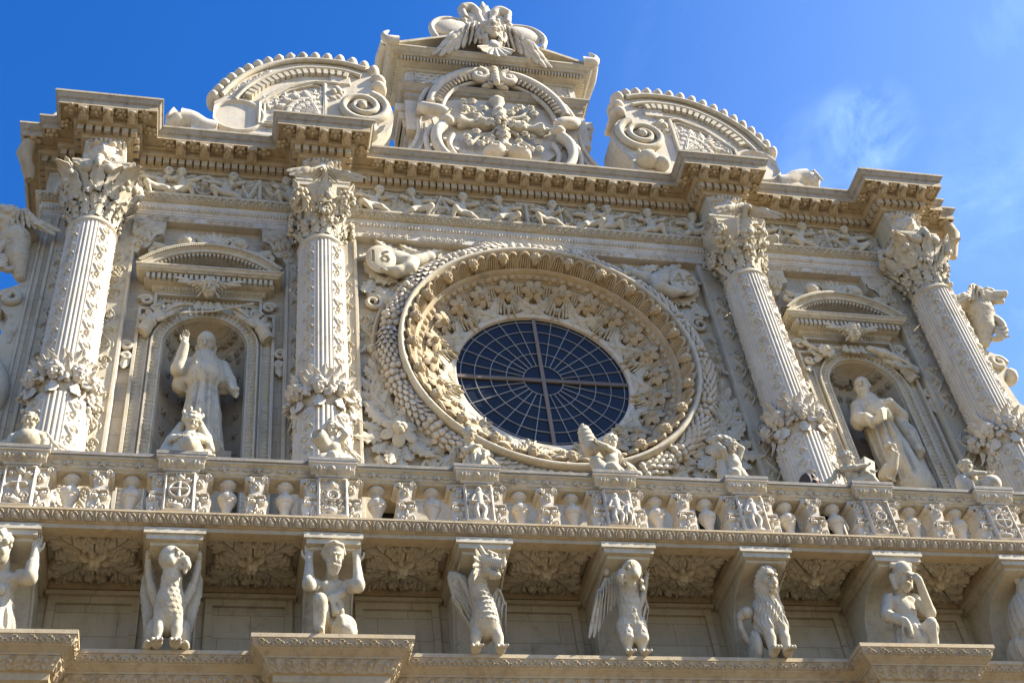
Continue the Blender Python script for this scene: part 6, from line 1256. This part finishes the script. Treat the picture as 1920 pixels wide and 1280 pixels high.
m = MB(); m.tube(catmull([(-.14, .0, .58), (-.24, -.03, .86), (-.36, -.06, 1.0), (-.41, -.02, .86)], 6), [.06]*19, 8); wing(m, TR((-.20, .0, .90), 0, (1, 1, 1.7), 0, -38), .50, 9, -1, .55, .07, 3, .55); part('wing', m, 'carved', o)
m = MB(); wing(m, TR((.14, .08, .74), -10, (1, 1, 1.5), 0, 10), .36, 6, 1, .5, .07, 2, .5); part('wing', m, 'carved', o)
# -- eagle under the middle of the balcony
f = Fig(.05); f.e((0, -.03, .58), (.165, .17, .32)); f.chain([(0, -.06, .75), (-.0, -.15, .90), (.0, -.22, .98)], [.155, .12, .11]); raptor(f, (.03, -.25, 1.02), .17, -74, 24, 1.05)
for s in (-1, 1): f.chain([(s*.10, -.04, .40), (s*.11, -.08, .24), (s*.11, -.06, .12), (s*.11, -.1, .04)], [.13, .10, .055, .045], .03); [f.c((s*.12, -.1, .045), (s*.12+q*.065, -.22, .02), .034, .02, .01) for q in (-1, 0, 1)]
f.chain([(0, .1, .4), (0, .1, .1)], [.12, .08]); f.disp = [scales(.07, .088, .011, .16, .96)]
o = beast(0, 'eagle_statue', f, 'stone eagle with long breast feathers and head turned left, one wing spread beneath the balcony', 'statue')
m = MB(); wing(m, TR((-.10, .02, .82), 0, (1, 1, 1.75), 0, 8), .56, 11, -1, .42, .07, 3, .62); m.blob((-.30, -.10, 1.10), .05, None, 9); part('wing', m, 'carved', o); m = MB(); m.tube(catmull([(.13, .02, .66), (.26, .0, .86), (.33, -.05, 1.08)], 6), [.06]*7+[.045]*6, 8); m.blob((.34, -.06, 1.12), .05, None, 9); wing(m, TR((.14, .06, .78), 0, (1, 1, 1.6), 0, 20), .34, 6, 1, .55, .05, 2, .5); part('wing', m, 'carved', o)
m = MB(); [m.tube(catmull([(.06+.015*q, -.2, 1.14-.08*q), (.13+.01*q, -.22, 1.17-.09*q), (.18, -.25, 1.10-.10*q), (.14, -.27, 1.07-.09*q)], 5), .028, 7) for q in range(4)]; m.tube(catmull([(.0, -.2, 1.17), (.02, -.22, 1.26), (-.04, -.26, 1.26)], 5), .03, 7); part('crest_feathers', m, 'stone', o)
# -- seated lion
f = Fig(.06); f.e((0, .02, .55), (.22, .21, .36)); f.e((0, -.05, .62), (.215, .2, .28)); f.e((0, -.13, .92), (.2, .17, .18))
hd(f, (0, -.22, .98), .18, 12, 32); f.e((0, .1, .1), (.72, .8, .75)); f.e((0, -.62, -.28), (.40, .38, .30)); f.c((0, -.55, .35), (0, -.95, -.05), .20, .20, .06); f.e((0, -1.02, -.08), (.23, .13, .14), k=.04); f.e((0, -.72, -.62), (.28, .22, .15), k=.05); f.c((-.3, -.9, -.50), (.3, -.9, -.50), .05, None, .03, True); f.c((0, -1.02, -.2), (0, -1.0, -.48), .04, None, .03, True)
for g in (-1, 1): f.e((g*.2, -.86, -.34), (.22, .17, .17), k=.05); f.e((g*.33, -.72, .2), (.19, .2, .14), k=.04, sub=True); f.e((g*.33, -.62, .18), (.14, .12, .11), k=.03); f.c((g*.15, -.8, .42), (g*.5, -.58, .42), .12, .09, .05); f.e((g*.5, -.4, -.1), (.26, .26, .28)); f.e((g*.62, .0, .62), (.22, .16, .24), k=.05); f.e((g*.62, -.14, .62), (.12, .08, .14), k=.03, sub=True)
for a in np.linspace(-2.5, 2.5, 17): f.c((sin(a)*.82, .05, cos(a)*.85-.05), (sin(a)*1.1, .15, cos(a)*1.1-.25), .22, .12, .06)
f.at(np.eye(4)); f.k = .03
for s in (-1, 1):
    f.chain([(s*.11, -.12, .45), (s*.11, -.17, .22), (s*.11, -.18, .05)], [.1, .075, .065]); f.e((s*.11, -.22, .04), (.08, .1, .045)); [f.c((s*.11+q*.042, -.27, .045), (s*.11+q*.05, -.33, .03), .032, .028, .008) for q in (-1, 0, 1)]
f.e((-.26, .08, .2), (.09, .2, .21)); f.e((.22, .1, .18), (.08, .18, .18)); f.disp = [fur(15, .030, .30, .84, 17)]
o = beast(1, 'lion_statue', f, 'seated stone lion facing forward with a shaggy mane, curled tail at its left', 'statue')
m = MB(); m.tube(catmull([(-.2, .15, .25), (-.38, .1, .4), (-.44, .05, .58), (-.36, .0, .66)], 7), [.045]*15+[.07]*7, 9); m.blob((-.34, -.02, .64), (.1, .08, .08), None, 10); part('tail', m, 'stone', o)
# -- helmeted soldier with hand at his mouth
f = Fig(.025); torso(f); f.e((0, -.05, .56), (.175, .14, .2)); f.chain([(0, -.05, .78), (.01, -.14, .86)], [.09, .085]); f.head((.02, -.21, .95), .158, 12, 10, 0, .32, 0, 1); f.c((-.12, -.17, .96), (-.10, -.17, .83), .045, .04, .01); f.c((.15, -.16, .96), (.12, -.17, .83), .045, .04, .01); f.c((-.13, -.24, 1.07), (.15, -.25, 1.07), .035, .035, .01)
f.chain([(-.19, -.04, .72), (-.34, -.12, .48), (-.17, -.26, .32)], [.09, .075, .052]); f.hand((-.17, -.26, .32), (.3, -.3, -.9), (.3, .9, 0), .06, .3, 1); f.chain([(.19, -.04, .72), (.33, -.16, .50), (.15, -.37, .80)], [.09, .072, .05]); f.hand((.15, -.37, .80), (-.4, .1, .8), (-.3, .9, 0), .055, .9, -1)
for s in (-1, 1): [f.e((s*.21+s*.025*q, -.05, .74-.05*q), (.10, .10, .032), (0, s*25, 0), k=.006) for q in range(4)]
f.c((0, -.02, .38), (0, -.03, .12), .185, .25, .01); f.chain([(.14, -.1, .24), (.2, -.3, .26), (.19, -.27, .02)], [.11, .085, .06]); f.chain([(-.12, -.1, .2), (-.14, -.15, .02)], [.1, .07]); f.disp = [folds(15, .018, .08, .36, .2)]
statue('telamon_statue', f, 'helmeted stone soldier in a pleated skirt, one hand raised to his mouth', 'statue', (4, -1.42, ZL+.03), 'carved', .009, 0, 1.14, stg, 1, .88)
# -- hairy bear at the right edge
f = Fig(.07); f.e((0, .02, .55), (.30, .28, .40)); f.e((0, -.02, .72), (.24, .22, .28)); f.e((.04, -.14, 1.0), (.17, .17, .16)); f.k = .03; f.e((.12, -.27, .95), (.09, .11, .08)); f.e((.165, -.35, .96), .03); f.e((-.09, -.12, 1.13), (.06, .04, .06)); f.e((.17, -.1, 1.12), (.05, .04, .055)); f.e((.04, -.28, 1.03), .024); f.e((.15, -.24, 1.04), .022)
for s in (-1, 1): f.chain([(s*.15, -.1, .4), (s*.16, -.16, .2), (s*.16, -.17, .05)], [.13, .095, .085]); f.e((s*.16, -.21, .045), (.095, .11, .05)); f.e((s*.28, .1, .2), (.11, .2, .2))
f.disp = [fur(30, .018, .05, 1.02, 7)]
beast(3, 'bear_statue', f, 'stone bear with long combed fur sitting at the right edge of the ledge', 'statue', 8)

# the beasts and men lean out from the wall, so that from the street they are seen full face
for o in [o for o in COL.objects if o.get('group') == stg]:
    for c in [o]+list(o.children):
        me = c.data; v = np.empty(len(me.vertices)*3, np.float32); me.vertices.foreach_get('co', v); v = v.reshape(-1, 3); v[:, 1] = v[:, 1]*.95-.17*v[:, 2]-.04*np.clip(v[:, 2], 0, .3); me.vertices.foreach_set('co', v.ravel()); me.update()
# -- the two saints in the niches
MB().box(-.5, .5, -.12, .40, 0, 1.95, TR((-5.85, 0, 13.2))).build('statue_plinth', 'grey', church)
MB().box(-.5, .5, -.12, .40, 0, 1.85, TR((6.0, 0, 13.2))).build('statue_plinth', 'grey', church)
f = Fig(.035); f.chain([(0, .0, 1.38), (0, .0, 1.05), (.02, -.02, .6), (.03, -.03, .12)], [.16, .19, .23, .28]); f.e((0, -.02, 1.36), (.25, .16, .13)); f.c((-.0, -.02, 1.36), (0, -.05, 1.14), .20, .245, k=.008); f.chain([(0, -.03, 1.45), (0, -.05, 1.54)], [.075, .065]); f.head((0, -.10, 1.63), .15, -6, 8, 0, 0, 0, 1); f.c((-.12, -.03, 1.66), (-.11, -.04, 1.54), .03, .025, .02); f.c((.12, -.03, 1.66), (.11, -.04, 1.54), .03, .025, .02); f.e((0, -.03, 1.485), (.13, .12, .035))
f.chain([(-.23, -.05, 1.34), (-.33, -.17, 1.16), (-.27, -.30, 1.40)], [.095, .09, .06]); f.hand((-.27, -.30, 1.42), (.0, -.1, 1), (.3, -1, 0), .05, .55, 1); f.chain([(.24, -.03, 1.34), (.34, -.08, 1.08), (.42, -.18, .84)], [.095, .085, .06]); f.hand((.42, -.18, .83), (.3, -.3, -.8), (-.8, -.4, 0), .052, .5, 1)
for s in (-1, 1): f.c((s*.09, -.20, 1.42), (s*.10, -.27, 1.16), .018, .02, k=.006)
f.c((-.26, -.02, 1.26), (-.28, -.02, 1.06), .1, .12); f.c((.26, .0, 1.26), (.28, -.02, 1.08), .1, .11); f.e((.02, -.03, .10), (.30, .26, .05)); f.disp = [folds(13, .016, .10, 1.10, .4), lambda X, Y, Z: .012*np.sin(34*np.arctan2(X, -Y))*(np.abs(Z-.12) < .05)]; f.c((.1, -.12, .08), (.12, -.22, .0), .07, .05); f.c((-.1, -.1, .08), (-.1, -.2, .0), .07, .05)
o = statue('saint_statue', f, 'stone saint in cape and cap raising one hand in blessing in the left niche', 'statue', (-5.86, .10, 15.12), 'carved', .0095, 0, 1.46, None, 1, .84)
m = MB()
for s in (): m.box(s*.20-.055, s*.20+.055, -.03, .03, -.3, .3, TR((0, -.26, .85), 0, 1, -4, 0)) if s > 0 else m.box(-.255, -.145, -.03, .03, -.3, .3, TR((0, -.26, .85), 0, 1, -4, 0))
f = Fig(.035); f.chain([(-.04, .0, 1.38), (-.02, .0, 1.05), (.03, -.03, .6), (.08, -.03, .10)], [.15, .185, .22, .27]); f.c((-.05, -.0, 1.40), (-.03, -.04, 1.20), .19, .245, k=.008); f.e((-.06, -.03, 1.47), (.15, .13, .08)); f.chain([(-.05, -.04, 1.48), (-.07, -.08, 1.56)], [.08, .07]); f.head((-.09, -.1, 1.65), .15, -38, -14, 8, .55, 0); f.e((-.07, -.04, 1.50), (.13, .12, .05))
f.chain([(-.25, -.04, 1.34), (-.36, -.10, 1.08), (-.24, -.28, .92)], [.105, .10, .07]); f.hand((-.24, -.28, .92), (.5, -.5, .2), (0, .3, 1), .05, .6, -1); f.b((-.12, -.34, .98), (.14, .03, .07), (25, -30, 25), .01, .01); f.chain([(.20, -.04, 1.36), (.32, -.12, 1.16), (.10, -.28, 1.24)], [.105, .095, .06]); f.hand((.10, -.28, 1.24), (-1, -.1, -.1), (.1, 1, 0), .05, .2, 1)
f.chain([(.28, -.08, 1.2), (.38, -.12, .9), (.44, -.10, .60), (.32, -.12, .50)], [.06, .05, .06, .04]); f.chain([(.26, -.1, 1.12), (.30, -.16, .85), (.34, -.14, .58)], [.07, .06, .06]); f.chain([(.3, .02, 1.1), (.36, .05, .5), (.34, .0, .1)], [.09, .13, .13]); f.disp = [folds(12, .019, .04, 1.14, 2.), lambda X, Y, Z: .012*np.sin(26*(X+.35*Z))*np.clip(1.1-Z, 0, .3)*2]
statue('saint_statue', f, 'bald bearded stone monk saint in a hooded habit holding a book in the right niche', 'statue', (6.02, .10, 15.02), 'carved', .0095, 0, 1.46, None, 1, .86)
f = Fig(.03); f.e((0, 0, .2), (.13, .2, .13), (-15, 0, 0)); f.chain([(0, -.14, .27), (0, -.26, .40), (-.04, -.20, .54), (-.1, -.24, .56)], [.09, .055, .05, .065], .015); f.chain([(-.11, -.27, .56), (-.10, -.36, .48), (-.06, -.36, .34)], [.045, .03, .012], .01); [f.chain([(s*.06, 0, .12), (s*.06, -.03, 0)], [.04, .025]) for s in (-1, 1)]; f.e((.12, .05, .22), (.05, .2, .1), (-20, 0, 0)); f.disp = [lambda X, Y, Z: .008*np.sin(55*Y+30*Z)]
statue('pelican_statue', f, 'small stone pelican with its bill on its breast at the feet of the monk saint', 'statue', (5.62, -.22, 15.05), 'stone', .012, 25, 1.0)

# ------------------------------------------------------------------ winged children on the balustrade piers
ptg = 'stone children on the balustrade piers'
def child(f, hip, chest, head, hy, hp, arms, legs, r=1.0):
    hip, chest, head = A(hip), A(chest), A(head); f.c(hip, hip*.45+chest*.55, .105*r, .10*r); f.c(hip*.4+chest*.6, chest, .10*r, .095*r); f.e(hip*.6+chest*.4+A([0, -.03, 0]), (.10*r, .09*r, .09*r)); f.c(chest, head+(chest-head)*.45, .05*r)
    ax = np.cross(chest-hip, (0, -1., 0)); ax = ax/np.linalg.norm(ax)*-1 if ax[0] > 0 else ax/np.linalg.norm(ax)
    f.head(head, .118*r, hy, hp)
    for a, s in zip(arms, (-1, 1)):
        sh = chest+A([s*.10*r, 0, .015]); f.chain([sh]+[A(p) for p in a], [.055*r, .044*r, .033*r]); d = A(a[1])-A(a[0]); f.hand(a[1], d, (0, -1, .3) if abs(d[1]) < .8*np.linalg.norm(d) else (0, .2, 1), .030*r, .6, s)
    for l, s in zip(legs, (-1, 1)):
        hp_ = hip+A([s*.06*r, 0, -.03]); f.chain([hp_]+[A(p) for p in l], [.085*r, .062*r, .038*r]); e = A(l[1]); f.c(e, e+A([s*.015, -.075, -.012]), .034*r, .026*r)
def putto(k, f, label, dx=0, rz=0, s=1.0, name='putto_statue', dy=0): return statue(name, f, label, 'statue', (2*k+dx, -1.72+dy, ZB+1.02), 'carved', .0085, rz, s, ptg)
def pwing(o, s, M, L=.34): m = MB(); wing(m, M, L, 7, s, .15, .06, 2); part('wing', m, 'carved', o)
f = Fig(.018); child(f, (0, .05, .22), (.0, -.0, .42), (-.03, -.06, .60), -15, 12, (((-.17, -.08, .33), (-.05, -.22, .30)), ((.17, -.08, .34), (.07, -.22, .30))), (((-.2, -.1, .26), (-.2, -.12, .04)), ((.2, -.08, .24), (.22, -.1, .04)))); f.e((0, -.17, .17), .165, k=.004); f.b((0, 0, .015), (.26, .2, .02))
o = putto(-4, f, 'stone child squatting behind a large ball on the pier at the left end'); pwing(o, 1, TR((.08, .08, .42), 15)); pwing(o, -1, TR((-.08, .08, .42), -15))
f = Fig(.02); child(f, (0, .05, .25), (0, 0, .48), (.03, -.07, .68), 14, 14, (((-.2, -.1, .36), (-.10, -.25, .26)), ((.2, -.08, .38), (.1, -.24, .27))), (((-.24, -.08, .16), (-.26, -.15, .04)), ((.24, -.06, .14), (.2, -.12, .04))), 1.12); f.e((.02, -.2, .15), .155, k=.004); f.c((0, .04, .3), (-.02, .02, .06), .2, .3); f.chain([(.12, .0, .72), (.22, .03, .5), (.3, .02, .3)], [.06, .08, .05]); f.chain([(-.1, .02, .7), (-.2, .05, .45), (-.3, .0, .1)], [.06, .09, .1]); f.disp = [folds(10, .008, .03, .3, 0.)]; f.b((0, 0, .015), (.36, .22, .02))
o = putto(-3, f, 'crowned stone angel in a veil resting on a globe before the left niche', .05, 0, 1.05)
m = MB(); m.lathe([(.12, 0), (.13, .05), (.12, .06)], (.03, -.03, .77), 16); [m.blob((.03+.13*cos(a), -.03+.13*sin(a), .85), (.025, .025, .045), None, 7) for a in np.arange(0, 6.2, .9)]; part('crown', m, 'stone', o)
f = Fig(.018); child(f, (.03, .02, .32), (-.0, -.0, .54), (.0, -.06, .72), -20, 15, (((-.2, -.06, .62), (-.08, -.1, .80)), ((.18, -.1, .62), (.1, -.08, .78))), (((.0, -.12, .2), (.06, -.08, .02)), ((.12, -.02, .17), (.16, .03, .02)))); f.chain([(.05, .05, .28), (-.08, -.0, .42), (-.2, -.12, .52)], [.05, .09, .12]); f.e((-.225, -.17, .535), (.095, .07, .095), k=.006, sub=True); f.e((-.1, .02, .15), (.16, .14, .17))
o = putto(-2, f, 'stone child leaning back, arm over his head, an open horn at his side', .02); pwing(o, 1, TR((.08, .08, .5), 20))
f = Fig(.022); f.chain([(.06, .03, .02), (.04, .0, .3), (0, 0, .5)], [.17, .14, .11]); f.chain([(0, 0, .5), (-.02, -.04, .62)], [.1, .05]); f.head((-.04, -.09, .72), .115, 25, 18); f.chain([(-.11, 0, .52), (-.1, -.12, .4), (.02, -.18, .44)], [.055, .045, .034]); f.chain([(.11, 0, .52), (.19, -.08, .4), (.14, -.16, .28)], [.055, .045, .034]); f.hand((.14, -.16, .28), (0, -.4, -1), (-1, 0, 0), .03, .5); f.hand((.02, -.18, .44), (1, -.2, 0), (0, 1, 0), .03, .5); f.disp = [folds(9, .015, .02, .42, 1.)]
o = putto(-1, f, 'robed stone angel bending forward with long hair and a lowered wing', .02); pwing(o, -1, TR((-.08, .06, .5), -10, 1, 0, -15), .42); pwing(o, 1, TR((.08, .08, .5), 20), .3)
f = Fig(.018); child(f, (.08, .02, .34), (.12, .0, .56), (.14, -.05, .75), -35, 6, (((-.06, -.1, .58), (-.14, -.12, .56)), ((.0, -.16, .56), (-.10, -.18, .60))), (((.05, -.14, .2), (.18, -.12, .02)), ((.2, -.02, .2), (.28, -.05, .02)))); f.c((-.2, -.05, .62), (-.24, -.05, .86), .13, .10); f.e((-.25, -.05, .94), (.09, .09, .09)); f.c((-.26, -.05, 1.02), (-.26, -.05, 1.06), .025); f.e((-.16, -.02, .38), (.09, .1, .09)); f.c((-.1, .02, .3), (.0, .03, .1), .12, .16); f.b((.06, .0, .02), (.3, .16, .025)); f.disp = [lambda X, Y, Z: .012*(np.sin(Z*70) > .2)*np.clip((-.02-X)/.05, 0, 1)*np.clip((Z-.58)/.03, 0, 1)]
o = putto(0, f, 'stone child lifting a tall tiered papal crown beside the foot of the window', .0); pwing(o, 1, TR((.2, .1, .56), 25), .36)
f = Fig(.018); child(f, (.03, .02, .36), (.02, 0, .58), (.0, -.08, .74), 10, 20, (((-.14, -.12, .66), (-.2, -.08, .82)), ((.18, -.08, .72), (.06, -.06, .88))), (((-.04, -.12, .2), (-.02, -.08, .02)), ((.12, -.02, .2), (.16, .0, .02)))); f.e((-.1, -.02, .9), (.19, .13, .08)); f.e((-.2, -.0, .72), (.1, .09, .14)); f.chain([(-.12, .08, .6), (-.16, .08, .3), (-.12, .06, .05)], [.08, .09, .1]); f.disp = [lambda X, Y, Z: .010*np.sin(60*X)*np.sin(60*Z+20*Y)*np.clip((Z-.82)/.04, 0, 1)]
o = putto(1, f, 'naked stone child standing with both arms raised to a basket above his head'); pwing(o, -1, TR((-.06, .08, .55), -20), .3)
f = Fig(.018); child(f, (-.06, .04, .24), (-.1, .0, .46), (-.12, -.06, .64), 25, 6, (((-.1, -.16, .38), (.06, -.2, .40)), ((.08, -.12, .36), (.16, -.16, .32))), (((.12, -.14, .22), (.2, -.16, .03)), ((.16, -.02, .16), (.26, -.08, .03)))); f.b((.14, -.1, .42), (.10, .07, .17), (0, 18, 15), .012, .006); f.e((-.06, .04, .12), (.14, .12, .10)); f.b((0, 0, .015), (.26, .18, .02))
o = putto(2, f, 'seated winged stone child hugging a thick book, below the monk saint'); pwing(o, -1, TR((-.16, .08, .42), -10, 1, 0, -10), .36)
f = Fig(.018); child(f, (.0, .05, .22), (-.06, .0, .42), (-.12, -.06, .58), 20, 8, (((-.1, -.16, .38), (.04, -.2, .36)), ((.12, -.1, .38), (.14, -.2, .34))), (((.2, -.0, .26), (.34, -.06, .04)), ((.22, .06, .2), (.32, .04, .03)))); f.e((.10, -.18, .15), .15, k=.004); f.e((-.22, .0, .24), (.13, .13, .23), (0, -10, 0)); f.b((.04, 0, .015), (.3, .2, .02))
o = putto(3, f, 'stone child leaning over a ball with a full sack behind him')

# ------------------------------------------------------------------ a visitor on the gallery behind the balustrade
f = Fig(.035); f.chain([(0, 0, 1.38), (0, .01, 1.1), (0, .02, .9)], [.15, .16, .17]); f.e((0, 0, 1.36), (.22, .12, .1)); f.chain([(0, -.01, 1.44), (0, -.02, 1.52)], [.06, .055])
for s in (-1, 1): f.chain([(s*.20, 0, 1.38), (s*.27, .02, 1.1), (s*.25, -.1, .86)], [.07, .058, .042]); f.hand((s*.25, -.1, .86), (0, -.4, -1), (-s, 0, 0), .04, .5, s); f.chain([(s*.09, .02, .88), (s*.10, .0, .48), (s*.10, .03, .08)], [.10, .075, .055]); f.c((s*.10, .03, .05), (s*.11, -.13, .04), .05, .04)
f.head((0, -.04, 1.56), .125, 60, -24, 0, 0, 0)
per = statue('person', f, 'dark haired person in dark clothes standing on the gallery behind the balustrade', 'person', (3.46, -1.22, ZB), 'cloth', .016, 0, 1.02)
f = Fig(.03); f.e((-.02, -.03, 1.63), (.122, .128, .10)); f.e((-.05, -.01, 1.56), (.105, .125, .14)); f.disp = [lambda X, Y, Z: .008*np.sin(60*X+25*Z)*np.sin(50*Y)]; figobj(f, 'hair', 'hair', per, .014)
f = Fig(.02); f.head((0.02, -.04, 1.56), .127, 60, -24, 0, 0, 0); figobj(f, 'face', 'skin', per, .012)
